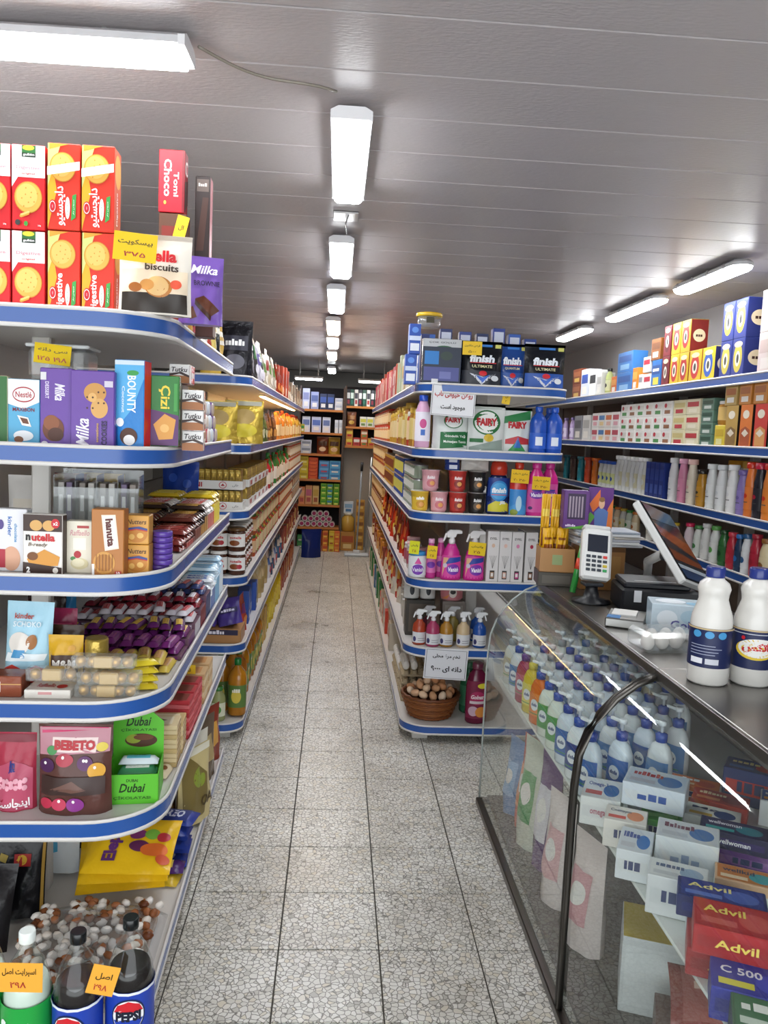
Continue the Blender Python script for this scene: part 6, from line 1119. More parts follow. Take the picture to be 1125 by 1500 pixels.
run(-1, RX, Z3[0], [([simple(.07, .08, .27, '#3a62b0', '#c9d4ea', '#e0e4ee'), simple(.07, .08, .24, '#d0d4da', '#5a74a8', '#c9a24a')], 4.14, 4.5, 1, 'blue and white detergent carton', .006), ([simple(.075, .08, .24, '#c9b48a', '#8a6a3a', '#e9dcb8'), simple(.07, .08, .25, '#b8c0a0', '#c9a24a', '#e0d8b8'), simple(.07, .08, .22, '#8a5a34', '#d9b46a')], 4.55, 5.7, 1, 'gold and cream carton', .008), ([simple(.08, .08, .26, '#c04a2c', '#e0c0a8', '#8a2a1c'), simple(.08, .08, .22, '#d9a8a0', '#b8403a', '#e8dcd4'), simple(.08, .08, .24, '#c9586a', '#e0ccd0')], 5.75, 8.9, 1, 'red or pink carton', .015)], A_ + 'top shelf')
# ================================================================== wall shelves behind the counter
def fit_y(px, X, z):
    k = (px - 562.5) / FPX; a = RT - FW * k; return -(a.x * X + a.z * (z - EYE)) / a.y
WX = 1.92
def onwall(z, px0, px1, H, mk, label, group=None, layers=1, D=.10, back=0.0, n=1, seq=None):
    """n things side by side between two columns of the photograph, fronts towards the aisle; mk(W, D, H) makes the kind"""
    ya = fit_y(px0, WX, z + H / 2); yb = fit_y(px1, WX, z + H / 2); W = (ya - yb) / n
    ks = mk if isinstance(mk, list) else [mk]; made = [f(W - .006, D, H) for f in ks]
    for i in range(n):
        k = made[i % len(made)]
        for l in range(layers):
            lab = label if n * layers == 1 else '%s %s, counted from the far end' % (serial(label + str(z)), label)
            place(k, (WX + back + k.dim[1] / 2, ya - W * (i + .5), z + .0006 + l * (H + .001)), R(-90), lab, group or (label if n * layers > 1 else None))
def bxk(c, e, c2='#e8e4dc', t='', extra=(), side=None): return lambda W, D, H: carton(W, D, H, c, [('r', .08, .5, .92, .82, e), ('r', .2, .12, .8, .38, c2)] + ([T(t, .5, .66, .14, '#fff', w=.7)] if t else []) + list(extra), 'boxed_product', 'box', side=side)
def btk(c, cap, lab, neck=.45, mat='gloss', sh=()): return lambda W, D, H: bot(min(W / 2, .034) * .98, H, c, cap, lab, sh or [('e', .5, .5, .2, .2, cap)], mat, 'toiletry_bottle', neck, sx=1, sy=.8)
def tea(c, red, side): return lambda W, D, H: carton(W, D, H, c, [('r', .06, .05, .94, .95, c), ('e', .5, .5, .36, .38, red), ('e', .5, .48, .2, .2, '#e9e2d0'), ('e', .5, .48, .1, .12, '#3a3a34'), ('e', .5, .85, .34, .08, '#e8d9b0')], 'tea_box', 'tea', side=side, sshapes=[('e', .5, .5, .36, .2, '#d9c9a8'), T('TEA', .5, .5, .1, '#3a1c14', w=.4)])
z = ZW[0]
onwall(z, 838, 850, .118, bxk('#7a3a22', '#9a5a34', '#c9a24a'), 'brown carton, wall top shelf', None, 2); onwall(z, 851, 862, .22, bxk('#d4d9e2', '#2a4a9a'), 'tall blue and white pack on the wall top shelf'); onwall(z, 863, 873, .2, bxk('#e0e0de', '#2a2c30'), 'white pack with dark print on the wall top shelf'); onwall(z, 874, 881, .17, bxk('#dcdad6', '#b5b2ae'), 'narrow white pack on the wall top shelf')
onwall(z, 882, 893, .19, btk('#c3cf86', '#2a2c2a', '#dfe4b4'), 'pale green bottle on the wall top shelf'); onwall(z, 895, 903, .12, bxk('#d8702a', '#e09a4a'), 'small orange box on the wall top shelf')
onwall(z, 903, 925, .135, bxk('#3a7ac0', '#2a5aa0', '#8ab8e0'), 'bright blue box, wall top shelf', None, 2); onwall(z, 926, 934, .15, bxk('#d8842a', '#e0a84a'), 'narrow orange box on the wall top shelf'); onwall(z, 935, 941, .1, bxk('#d9d6d4', '#8a8a92'), 'small silver box on the wall top shelf')
onwall(z, 942, 953, .095, bxk('#dcd8d6', '#b8243a', '#e6e2e0'), 'white box with a red oval, wall top shelf', None, 2); onwall(z, 942, 953, .15, bxk('#c8762a', '#a85a1c'), 'orange carton, wall top shelf behind the white boxes', None, 2, .08, .12); onwall(z, 954, 968, .17, bxk('#2a6ab0', '#1f4a8a', '#e0c84a', 'TEA'), 'blue tea box beside the maroon ones', side='#2a5a9a') if False else onwall(z, 954, 968, .17, bxk('#2a6ab0', '#1f4a8a', '#e0c84a', 'TEA'), 'blue tea box beside the maroon ones'); onwall(z + .1715, 954, 968, .13, bxk('#8a5226', '#6a3a18'), 'brown carton on top of the blue tea box')
onwall(z, 969, 980, .178, tea('#7a1f2a', '#5a141c', '#5a1620'), 'maroon tea box', None, 2); onwall(z, 981, 1008, .178, tea('#d8b32a', '#b8242a', '#7a2420'), 'yellow tea box with a red figure', None, 2, n=2); onwall(z, 1009, 1027, .178, tea('#d8b32a', '#c0282a', '#8a2a20'), 'single yellow tea box with red figure, lower layer'); onwall(z, 1028, 1047, .178, tea('#d8c02a', '#2a5ab8', '#2a2a5a'), 'yellow tea box with a blue figure')
onwall(z, 1028, 1047, .3, bxk('#3a2a26', '#5a3a2a'), 'tall dark carton behind the blue figure tea box', None, 1, .08, .13); onwall(z, 1054, 1090, .188, tea('#2c3a86', '#c9b84a', '#232f6e'), 'navy tea box', None, 2, n=2, D=.13); onwall(z, 1110, 1135, .19, bxk('#d9c9c6', '#c9b2ae', '#e0d6d2'), 'pale pink pack, wall top shelf', None, 2)
z = ZW[1]
onwall(z, 820, 840, .19, btk('#b9a2d0', '#8a78b0', '#d4c8e2', .5), 'lilac bottle, second wall shelf', None, n=2); onwall(z, 841, 852, .2, bxk('#8a8a90', '#5a5a62'), 'grey tall pack on the second wall shelf'); onwall(z, 853, 864, .2, bxk('#d2d0cc', '#a8a6a2'), 'whitish tall pack on the second wall shelf')
onwall(z, 866, 906, .105, [bxk('#dfdcd8', '#b84a5a', '#d8a0a8'), bxk('#dcd8d2', '#4a7ab0', '#e0c890'), bxk('#e0dcd6', '#c86a3a', '#d8b0a0')], 'small white soap box with coloured print', None, 2, n=4); onwall(z, 907, 982, .084, [bxk('#e4e2dc', '#d8d4cc', '#4a8a4a', extra=[('e', .3, .7, .14, .16, '#b8283a')]), bxk('#e2e0da', '#dcd6cc', '#8a5a3a', extra=[('e', .3, .7, .14, .16, '#b8283a')])], 'white carton with a red dot', None, 3, n=6)
onwall(z, 983, 1022, .084, [bxk('#d8cfa8', '#c9b87a', '#b8303a'), bxk('#d9d0b0', '#b8343a', '#e4dcc4')], 'cream carton with red print', None, 3, n=2, D=.14); onwall(z, 1024, 1042, .062, bxk('#5a7a6a', '#2a4a3a', '#c9d0c8'), 'green and grey small box', None, 4); onwall(z, 1046, 1061, .11, bxk('#d9c23a', '#c9a82a', '#e4dc9a'), 'yellow box under the amber jar'); onwall(z + .1115, 1047, 1060, .12, lambda W, D, H: jar(W / 2 * .9, H, '#b8843a', '#d9d4cc', '#d9b46a'), 'amber jar on the yellow box')
tt = lambda c, d: (lambda W, D, H: carton(W, D, H, c, [('p', [(.1, .05), (.9, .05), (.9, .42), (.5, .5), (.1, .42)], d), ('e', .5, .78, .28, .1, '#e6dcc8'), ('p', [(.2, .34), (.5, .44), (.8, .34), (.5, .25)], '#e2d6c0')], 'tall_tea_tin', 'tea', side='#2a211c'))
for px0, px1, c, d, n_ in ((1062, 1080, '#b8944a', '#8a6a3a', 'gold'), (1083, 1101, '#d8742a', '#a8502a', 'orange'), (1104, 1124, '#c8342a', '#d89a5a', 'red')): onwall(z, px0, px1, .205, tt(c, d), n_ + ' tall tea tin on the second wall shelf'); onwall(z + .2065, px0, px1, .10, bxk('#c9843a' if n_ != 'gold' else '#b89a5a', '#a8602a'), 'square carton on the %s tea tin' % n_)
onwall(z, 1126, 1145, .2, tt('#2f7a5a', '#5a9a7a'), 'green tall tea tin cut by the photo edge')
z = ZW[2]
for px0, px1, H, c, cap, n_ in ((821, 831, .2, '#2a7a86', '#1f5a66', 'teal'), (832, 841, .2, '#5a4238', '#3a2a24', 'brown'), (842, 851, .2, '#2f8a96', '#1f6a76', 'turquoise'), (852, 862, .2, '#d8502a', '#b83a1c', 'red-orange'), (863, 872, .2, '#e0782a', '#d0601c', 'orange')): onwall(z, px0, px1, H, btk(c, cap, c, .9), n_ + ' toiletry tube on the third wall shelf')
onwall(z, 874, 898, .19, btk('#e2e2de', '#1f4fb0', '#d8dc9a', .8), 'white roll-on with a blue cap', None, n=4); onwall(z, 899, 944, .235, [btk('#e4e4e2', '#dcdcda', '#d8d8d4', .75), btk('#dededa', '#d4d4d0', '#cfc8a8', .75)], 'tall white lotion bottle, third wall shelf', None, n=8); onwall(z, 945, 972, .215, bxk('#23357e', '#2f4698', '#4a62b0'), 'dark blue toiletry box', None, n=4)
for px0, px1, H, c, cap, n_ in ((974, 987, .25, '#e4e4e4', '#d8d8d8', 'slim white'), (988, 1000, .25, '#d88aa8', '#e0a0ba', 'rose pink'), (1001, 1013, .25, '#e0d4c0', '#e2b8ae', 'cream'), (1014, 1028, .2, '#c08a2a', '#2a2420', 'amber'), (1029, 1042, .235, '#e2e4e2', '#d4d8d6', 'white green-printed'), (1043, 1057, .235, '#e0e2e2', '#d0d4d6', 'white blue-printed'), (1058, 1074, .24, '#e6e6e4', '#dadada', 'broad white'), (1075, 1086, .22, '#8a7ab8', '#6a5a9a', 'lavender'), (1087, 1098, .26, '#e07a34', '#c8301c', 'orange red-capped'), (1099, 1111, .26, '#22222a', '#b8203a', 'black red-capped'), (1112, 1126, .26, '#dc8030', '#c8301c', 'second orange')): onwall(z, px0, px1, H, btk(c, cap, c, .7, sh=[('r', .3, .3, .7, .34, '#4a4a4a'), ('e', .5, .6, .15, .1, cap)]), n_ + ' shampoo bottle on the third wall shelf')
for i, (px, c) in enumerate(((1022, '#c98a2a'), (1042, '#d9a84a'), (1062, '#6a9ac8'))): onwall(z, px, px + 15, .255, lambda W, D, H: jar(W / 2 * .9, H, '#d4d0c8', c, '#e0dcd4'), ('amber', 'ochre', 'pale blue')[i] + ' lidded cream jar behind the shampoo bottles', None, 1, .1, .13)
z = ZW[3]
for px0, px1, H, c, cap, n_ in ((940, 955, .15, '#e0dcd2', '#c9c2b4', 'cream'), (957, 972, .14, '#8a3a2a', '#c8402a', 'brick red'), (974, 990, .15, '#e0dedc', '#d8b83a', 'white yellow-capped'), (996, 1010, .17, '#e6d4d8', '#d8305a', 'white pink-capped'), (1011, 1021, .17, '#dfe4dc', '#4a8a4a', 'white green-capped'), (1022, 1033, .19, '#e4e4e0', '#d8d8d4', 'plain white'), (1034, 1047, .19, '#e2e4e0', '#5aa04a', 'white lime-printed'), (1048, 1058, .18, '#2f6a34', '#1f4a24', 'dark green'), (1059, 1071, .18, '#b8283a', '#c83a4a', 'crimson'), (1072, 1081, .18, '#1f3a5a', '#2a6ab0', 'navy'), (1082, 1092, .19, '#e2e6e8', '#2a5a8a', 'white navy-capped'), (1093, 1106, .2, '#b0243a', '#a01c30', 'ruby'), (1107, 1120, .19, '#d8c8a0', '#8a5a2a', 'tan')): onwall(z, px0, px1, H, btk(c, cap, c, .6), n_ + ' toiletry bottle on the fourth wall shelf')
onwall(z, 880, 930, .15, [btk('#d8d4c8', '#c9a83a', '#e0d8b0', .6), btk('#c9d4c0', '#3a8a3a', '#e0e4d4', .6), btk('#e0c8a0', '#c8702a', '#e8dcc0', .6)], 'small oil bottle far along the fourth wall shelf', None, n=6)

# ================================================================== on the counter
def bleach(back):
    pr = [(.044, 0), (.049, .006), (.049, .15), (.047, .168), (.040, .19), (.0345, .208), (.036, .222), (.039, .234), (.034, .248), (.022, .258), (.019, .266)]
    if back: sh = [('e', .30, .84, .07, .09, '#4a9ad0'), ('e', .5, .84, .07, .09, '#4a9ad0'), ('e', .70, .84, .07, .09, '#4a9ad0'), ('r', .2, .55, .6, .57, '#9aa0b8'), ('r', .2, .48, .7, .5, '#9aa0b8'), ('r', .2, .4, .65, .42, '#9aa0b8'), ('r', .2, .33, .6, .35, '#9aa0b8'), ('r', .22, .1, .42, .24, '#e6e8ee'), ('r', .46, .1, .66, .24, '#c9ccd6'), ('r', 0, .96, 1, 1, '#c9b48a')]
    else: sh = [('e', .52, .50, .34, .26, '#e0c23a'), ('e', .54, .54, .32, .24, '#ecebe6'), T('واتکس', .54, .55, .26, '#c8202a', w=.5, bold=.05), ('e', .3, .78, .03, .05, '#c8202a'), ('r', .1, .88, .9, .9, '#c9ccd6'), ('r', 0, .96, 1, 1, '#c9b48a')]
    return lathe_kind('bleach_bottle', 'bottle', pr, '#dedcd6', 'gloss', cap=(.0225, .262, .026, '#27367e'), label=(.045, .142, .0493, '#1c2650', sh, 3.0), n=28)
for px, b_, lab in ((1040, True, 'white bleach bottle with a navy label showing small print and barcode'), (1103, False, 'white bleach bottle with a navy label and red Persian lettering')):
    Yb = 1.90; place(bleach(b_), (fit_x(px, Yb, CT + .1), Yb, CT + .0006), R(-20 if not b_ else -28), lab, 'white bleach bottles')
ex = fit_x(968, 2.2, CT + .03)
for i in range(3):
    for j in range(2): place(wegg, (ex - .05 + .046 * i + .03 * j, 2.17 + .048 * j + .012 * i, CT + .028), 0, '%s white egg of the %s row in the clear pack on the counter' % (ORD[i], ('front', 'rear')[j]), 'white eggs in a clear pack')
mb = MB(); mb.box(-.085, .085, -.05, .075, 0, .058, '#fff', 'wrap', ch=.012); place(kind('clear_egg_pack', 'egg pack', [('clear_shell', mb)], (.17, .12, .058)), (ex + .012, 2.19, CT + .0004), R(8), 'clear plastic pack holding white eggs on the counter')
tis = carton(.15, .11, .085, '#c3d4de', [('e', .3, .5, .2, .3, '#dfe8ee'), ('e', .75, .6, .2, .25, '#a8c4d4'), T('Goln', .62, .3, .3, '#5a5a9a', w=.5)], 'tissue_pack', 'tissues', mat='film', tshapes=[('e', .4, .5, .3, .3, '#dfe8ee'), ('e', .8, .3, .12, .2, '#7ab0cc')], side='#b4c8d4'); place(tis, (fit_x(985, 2.36, CT + .06), 2.36, CT + .0006 + .02), R(-14), 'pale blue tissue pack behind the egg pack'); place(carton(.16, .12, .019, '#b5b2ac', (), 'paper_pad', 'pad'), (fit_x(985, 2.36, CT + .06), 2.36, CT + .0006), R(-14), 'thin grey pad under the tissue pack')
# till printer
pt = tag(empty('receipt_printer', (1.13, 2.74, CT + .0006), R(-8)), 'black receipt printer box under the tilted screen', 'printer')
obj('printer_body', MB().box(-.13, .13, -.10, .10, 0, .085, '#17181c', 'rubber', ch=.008), pt); obj('raised_lid', MB().box(-.12, .10, -.09, .09, .0845, .105, '#1d1f24', 'rubber', ch=.006), pt); obj('sticker', MB().box(-.09, -.065, -.1008, -.1, .04, .08, '#c9ccd0', 'ink'), pt); obj('paper_slot', MB().box(-.08, .06, -.05, -.045, .1045, .1062, '#cfd0d2', 'ink'), pt)
cdw = tag(empty('cash_tray', (fit_x(918, 2.5, CT + .02), 2.5, CT + .0006), R(-25)), 'small grey metal tray with white slips by the tissue pack', 'tray')
obj('tray_body', MB().box(-.06, .06, -.08, .08, 0, .03, '#8f8f8c', 'steel', ch=.004), cdw); obj('paper_slip', MB().box(-.045, .03, -.03, .06, .0302, .034, '#e0dfdc', 'matte'), cdw); obj('blue_card', MB().box(-.055, -.015, -.075, -.035, .0302, .032, '#5a86b8', 'matte'), cdw)
# tilted touch screen
A4 = aty(930, 731, 2.80); D4 = aty(1000, 849, 2.57); B4 = aty(955, 725, 2.98)
e1 = (D4 - A4); Lm = e1.length; e1.normalize(); e2 = (B4 - A4); e2 = (e2 - e1 * e2.dot(e1)); Wm = .235; e2.normalize(); nn = e1.cross(e2)
ms = tag(empty('touch_screen', A4), 'tilted white touch screen till on a grey arm', 'screen'); ms.matrix_world = Matrix(((e1.x, e2.x, nn.x, A4.x), (e1.y, e2.y, nn.y, A4.y), (e1.z, e2.z, nn.z, A4.z), (0, 0, 0, 1)))
obj('screen_case', MB().box(0, Lm, 0, Wm, -.028, 0, '#cfd0ce', 'gloss', ch=.005), ms); obj('bezel', MB().box(.006, Lm - .006, .006, Wm - .006, .0002, .003, '#1b1d20', 'gloss'), ms)
sp = MB(); artwork(sp, [('r', .03, .05, .97, .95, '#2a3238'), ('p', [(.30, .05), (.45, .05), (.62, .95), (.42, .95)], '#8a4a2e'), ('p', [(.60, .05), (.75, .05), (.75, .95), (.68, .95)], '#7a3f28'), ('r', .8, .05, .85, .95, '#a8b2bc'), ('r', .86, .05, .97, .95, '#2a3f62'), ('p', [(.03, .05), (.25, .05), (.2, .95), (.03, .95)], '#3f5a6a')], Lm, Wm, lambda u, v, e: (u * Lm, v * Wm, .003 + e), 'screen'); obj('display', sp, ms)
inv = ms.matrix_world.inverted(); mid = A4 + e1 * Lm * .5 + e2 * Wm * .5 - nn * .028; fp = Vector((1.20, 2.99, CT + .0006))
stn = obj('stand_foot', MB().box(fp.x - .07, fp.x + .07, fp.y - .04, fp.y + .08, fp.z, fp.z + .012, '#9a9a98', 'gloss', ch=.004).xform(inv), ms)
obj('stand_arm', MB().tube([fp + Vector((0, .02, .008)), fp + Vector((0, .02, .13)), mid], .018, 10, '#b9b9b6', 'gloss').xform(inv), ms); obj('stand_knuckle', MB().lathe([(.022, -.03), (.026, -.02), (.026, .02), (.022, .03)], 14, '#3a3c3e', 'rubber', off=tuple(mid - nn * .012)).xform(inv), ms)
# card terminal
Yt_ = 2.80; tx = fit_x(876, Yt_, CT + .17); ct = empty('card_terminal', (tx, Yt_ + .02, CT + .075), rot=(R(-22), R(4), R(-6))); tag(ct, 'white card payment terminal with dark display and keypad on a black stand', 'card terminal')
obj('terminal_body', MB().box(-.054, .054, -.022, .024, 0, .19, '#d9dad8', 'gloss', ch=.010), ct); obj('display', MB().box(-.036, .036, -.0236, -.0222, .10, .165, '#1c2230', 'screen'), ct)
for r_ in range(4):
    for c_ in range(4): obj('key', MB().box(-.039 + .020 * c_, -.024 + .020 * c_, -.0252, -.0222, .078 - .0165 * r_, .088 - .0165 * r_, ('#c8423a' if r_ == 0 else '#3a9a5a' if r_ == 3 else '#c9b23a' if r_ == 2 else '#3a4048') if c_ == 3 else '#3a4048', 'gloss', ch=.001), ct)
obj('paper_roll_cover', MB().box(-.05, .05, -.012, .035, .188, .205, '#c9cac8', 'gloss', ch=.006), ct)
cs_ = tag(empty('terminal_stand', (tx + .005, Yt_ + .03, CT + .0006)), 'black pedestal under the card terminal', 'stand'); obj('pedestal', MB().lathe([(.07, 0), (.07, .008), (.03, .018), (.022, .05), (.022, .062)], 18, '#1a1b1f', 'rubber'), cs_); obj('cradle', MB().box(-.035, .035, -.03, .03, .06, .072, '#222429', 'rubber', ch=.003), cs_)
# boxes and brochures behind
kbx = carton(.17, .16, .17, '#8a6238', [('r', .0, .9, 1, 1, '#5a3c20'), ('r', .1, .2, .9, .8, '#96703f')], 'cardboard_box', 'box'); Yq = 3.06; kx = fit_x(884, Yq, CT + .1); place(kbx, (kx, Yq + .08, CT + .0006), 0, 'brown cardboard box carrying the stacked magazines')
for i in range(6): place(carton(.25 - .004 * (i % 3), .17, .0095, ('#b9bcc0', '#cfd0cf', '#a8aab2', '#c4bdb4', '#d4d6d8', '#9aa2ae')[i], [('r', .0, .3, .5, .7, '#8a9aa8')], 'magazine', 'magazine'), (kx - .005 + .006 * (i % 2), Yq + .08, CT + .1722 + .0102 * i), R((2, -3, 1, 4, -2, 0)[i]), '%s magazine from the bottom of the stack behind the card terminal' % ORD[i], 'stacked magazines')
zm = CT + .1722 + .0612 + .0008
bd = tag(empty('brochure_dispenser', (fit_x(862, Yq + .06, zm + .09), Yq + .07, zm), R(-4)), 'purple card dispenser with sachets and a printed child portrait', 'dispenser')
obj('pocket', MB().box(-.10, 0, -.03, .03, 0, .15, '#5a2f74', 'card', ch=.002), bd); obj('picture_panel', MB().box(.002, .10, .0, .006, 0, .165, '#5b2a78', 'card', ch=.001), bd)
pa = MB(); artwork(pa, [('p', [(.05, .6), (.45, .95), (.5, .6), (.2, .4)], '#d86a2a'), ('p', [(0, 0), (.3, .3), (.1, .4), (0, .3)], '#5aa03a'), ('p', [(.6, 0), (1, .0), (1, .75), (.8, .5)], '#d8783a'), ('p', [(.3, .02), (.78, .02), (.82, .42), (.62, .50), (.42, .50), (.26, .40)], '#5a78b0'), ('e', .54, .62, .12, .13, '#dcae8e'), ('e', .54, .71, .12, .06, '#8a6238')], .098, .165, lambda u, v, e: (.002 + u * .098, -e, v * .165)); obj('printed_artwork', pa, bd)
pa = MB(); artwork(pa, [('r', .15, .25, .85, .92, '#2e1a3e'), ('p', [(.0, .0), (1, 0), (1, .12)], '#5aa03a'), T('SACHET', .3, .08, .06, '#d9c8e2', w=.4)] + [('r', .2 + .12 * i, .3, .27 + .12 * i, .85, '#8f7f8f') for i in range(5)], .1, .15, lambda u, v, e: (-.10 + u * .1, -.03 - e, v * .15)); obj('pocket_print', pa, bd)
yw = pouch(.042, .16, .018, '#d9a41f', [('r', .1, .3, .9, .6, '#8a4a14'), T('wafer', .5, .75, .08, '#7a3a10', w=.7)], 'yellow_wafer_pack', 'wafer', seed=111, flat=True)
wb = MB(); W4, D4_, H4 = .135, .12, .095; q = .003
for a in ((-W4 / 2, W4 / 2, -D4_ / 2, -D4_ / 2 + q), (-W4 / 2, W4 / 2, D4_ / 2 - q, D4_ / 2), (-W4 / 2, -W4 / 2 + q, -D4_ / 2 + q, D4_ / 2 - q), (W4 / 2 - q, W4 / 2, -D4_ / 2 + q, D4_ / 2 - q)): wb.box(*a, 0, H4, '#a87c4c', 'card')
wb.box(-W4 / 2, W4 / 2, -D4_ / 2, D4_ / 2, 0, q, '#9a7042', 'card')
Yw = 3.12; wx = fit_x(818, Yw, CT + .12); bz = carton(.14, .13, .055, '#4a463f', [('r', .1, .2, .9, .8, '#5f5a52')], 'low_carton', 'box'); place(bz, (wx, Yw + .055, CT + .0006), R(-6), 'low dark carton under the open cardboard box at the counter end'); zw_ = CT + .0562 + .0006
place(kind('open_cardboard_box', 'box', [('box_walls', wb), ('leaf_print', MB().box(-.02, .02, -.0606, -.0602, .03, .07, '#8a9a6a', 'ink'))], (W4, D4_, H4)), (wx, Yw + .05, zw_), R(-6), 'open cardboard box of yellow wafer packs at the counter end')
for i, (dx, dy, rx_, ry_) in enumerate(((-.036, -.028, -2, -2), (.012, -.028, -2, 2), (-.014, .003, 0, 2), (.034, .003, 0, -2))): place(yw, (wx + dx, Yw + .05 + dy, zw_ + .012), 0, '%s yellow wafer pack sticking out of the open cardboard box' % ORD[i], 'yellow wafer packs in the open box', rot=(R(rx_), R(ry_), R(-6)))
yl_ = pouch(.036, .30, .016, '#d9a41f', [('r', .1, .3, .9, .55, '#8a4a14'), ('r', .1, .7, .9, .8, '#e8cc5a')], 'yellow_wafer_pack', 'wafer', seed=112, flat=True)
for i in range(3): place(yl_, (wx - .04 + .04 * i, Yw + .086, zw_ + .004), 0, '%s tall yellow wafer pack at the back of the open cardboard box' % ORD[i], 'tall yellow wafer packs in the open box', rot=(R(1), 0, R(-6)))
g0 = aty(838, 868, 2.92); g1_ = aty(857, 788, 2.96); fm = tag(empty('flag_stick', g0), 'green stick with a red band standing at the counter edge', 'stick'); dv = g1_ - g0; obj('stick_body', MB().tube([(0, 0, 0), tuple(dv)], .012, 10, '#2f8a3a', 'gloss'), fm); obj('red_band', MB().tube([tuple(dv * .42), tuple(dv * .62)], .0125, 10, '#d8442a', 'gloss'), fm)

# ================================================================== inside the counter
def lotion(c='#dfe5e8', cap='#2a4fa8', lab='#5a8ac0', nz='#e6ecf0'):
    return lathe_kind('lotion_bottle', 'lotion', [(.034, 0), (.039, .006), (.04, .06), (.037, .125), (.026, .15), (.015, .158), (.014, .163)], c, 'gloss', label=(.03, .11, .0395, lab, [('e', .5, .5, .2, .25, '#e6ecf0'), T('LOTION', .5, .5, .14, '#1f3f7a', w=.28), ('r', .2, .1, .8, .14, '#4a9a5a')], 2.2), sx=1.0, sy=.62, p=2.3, extra=pump(.16, cap, nz))
LK = {'w': lotion(), 'b': lotion('#d5e0ea', '#1f3f9a', '#3a6ab0'), 'g': lotion('#dfe6da', '#2a4fa8', '#5aa05a'), 'o': lotion('#e0701f', '#2a4fa8', '#e88a3a'), 'y': lotion('#d9c23a', '#d8c84a', '#e4d86a'), 'p': lotion('#a8405a', '#6a3a8a', '#c86a80'), 'n': lotion('#e2e8ea', '#2a4fa8', '#27468e'), 's': lotion('#d9dcd8', '#9aa0a4', '#c9c0a8')}
rowsL = ['swpyoggbnb', 'swsbwbwbwb', 'swbwwbwwbw', 'wswbwwbww', 'swwswww']
nm = {'w': 'white', 'b': 'pale blue', 'g': 'white and green', 'o': 'orange', 'y': 'yellow', 'p': 'plum', 'n': 'white and navy', 's': 'grey-capped'}
for i, row in enumerate(rowsL):
    for j, c in enumerate(row): place(LK[c], (.735 + .10 * i, 3.14 - .112 * j + .01 * (i % 2), ISH + .0006), R(-60), '%s pump lotion bottle from the far end, %s row in the counter' % (nth(j) + ' ' + nm[c] if False else nm[c] + ', ' + nth(j), ('glass-side', 'second', 'third', 'fourth', 'rear')[i]), 'pump lotion bottles in the glass counter')
def vit(W, D, H, c, top, side, txt='', tc='#2a3a6a'): return carton(W, D, H, c, [('r', .05, .3, .95, .7, side), T(txt or 'vit', .5, .5, .3, tc, w=.5)], 'vitamin_box', 'vitamins', tshapes=top, side=side)
def vbox(px, py, zt_, W, D, H, rz, c, top, side, label, txt='', tc='#2a3a6a'):
    p = atz(px, py, zt_); place(vit(W, D, H, c, top, side, txt, tc), (p.x, p.y, zt_ - H + .0006), R(rz), label)
Zi = ISH
def tp(bg, e, t, tc, ec='#3a78c0'): return [('r', .03, .05, .97, .95, bg), ('e', .72, .45, .2, .3, ec), ('r', .08, .15, .5, .35, e), T(t, .36, .66, .24, tc, w=.5)]
vbox(895, 1156, Zi + .075, .10, .13, .075, -24, '#e2e4e4', tp('#dfe5ea', '#c83a3a', 'Omega-3', '#2a4a9a', '#2a6ab0'), '#d8dadc', 'white and blue fish oil vitamin box nearest the divider', 'omega-3', '#a83a5a')
vbox(917, 1193, Zi + .07, .10, .085, .07, -24, '#e4dfd8', tp('#e6e0d8', '#d84a3a', 'Coenzym', '#2a3a5a', '#e08a5a'), '#e0dcd6', 'orange and white coenzyme box in the front row')
vbox(932, 1231, Zi + .07, .075, .12, .07, -26, '#dde1e6', tp('#d8dfe6', '#c9ccd4', 'Vit D', '#2a4a9a', '#3a78c0'), '#d9dcde', 'white vitamin box with blue oval in the front row')
vbox(962, 1142, Zi + .135, .15, .11, .06, -30, '#d2dae4', tp('#c4d2e2', '#b8bccc', 'Duolact', '#b0303a', '#4a7ab8'), '#d4dae0', 'large pale blue box lying on top near the divider', 'box', '#3a5aa0'); vbox(962, 1146, Zi + .074, .13, .10, .074, -30, '#c9ccd0', tp('#c4c8cc', '#9aa0aa', 'zinc', '#2a3a5a'), '#c2c6ca', 'grey-white box under the large pale blue one')
vbox(974, 1197, Zi + .05, .10, .07, .05, -28, '#5ab04a', [('r', .05, .05, .95, .95, '#4aa83a'), ('p', [(.1, .2), (.9, .5), (.9, .8), (.1, .5)], '#8ad070')], '#c9d4c4', 'bright green vitamin box')
vbox(1008, 1219, Zi + .10, .135, .10, .10, -26, '#d9dde0', tp('#d2d6dc', '#c0c4cc', 'CALCIUM', '#7a4a5a', '#5a80b8'), '#cfd4d8', 'tall white box standing among the vitamin boxes', 'Ca', '#8a9ab8')
vbox(1044, 1191, Zi + .065, .13, .08, .065, -30, '#e0e0dc', tp('#e2e2de', '#d9b03a', 'Mg', '#1f2f5a', '#24407a'), '#dedcd4', 'white magnesium box with a dark blue ring', 'Magnesium', '#3a3a44')
vbox(1018, 1146, Zi + .045, .13, .07, .045, -30, '#d8793a', tp('#d8702f', '#e8c8a0', 'iron', '#fff', '#c8502a'), '#e6dfd2', 'orange and cream box behind the pale blue one')
vbox(1066, 1160, Zi + .05, .14, .08, .05, -32, '#b8382a', tp('#b0321f', '#d88a5a', 'Ginseng', '#f0d8b0', '#8a2418'), '#a83222', 'flat red ginseng style box')
vbox(1098, 1124, Zi + .10, .15, .09, .10, -34, '#22356e', tp('#1f3a7a', '#3a6ab8', 'Omega', '#e8d88a', '#c8382a'), '#c8382a', 'dark blue box with a red side, highest at the rear')
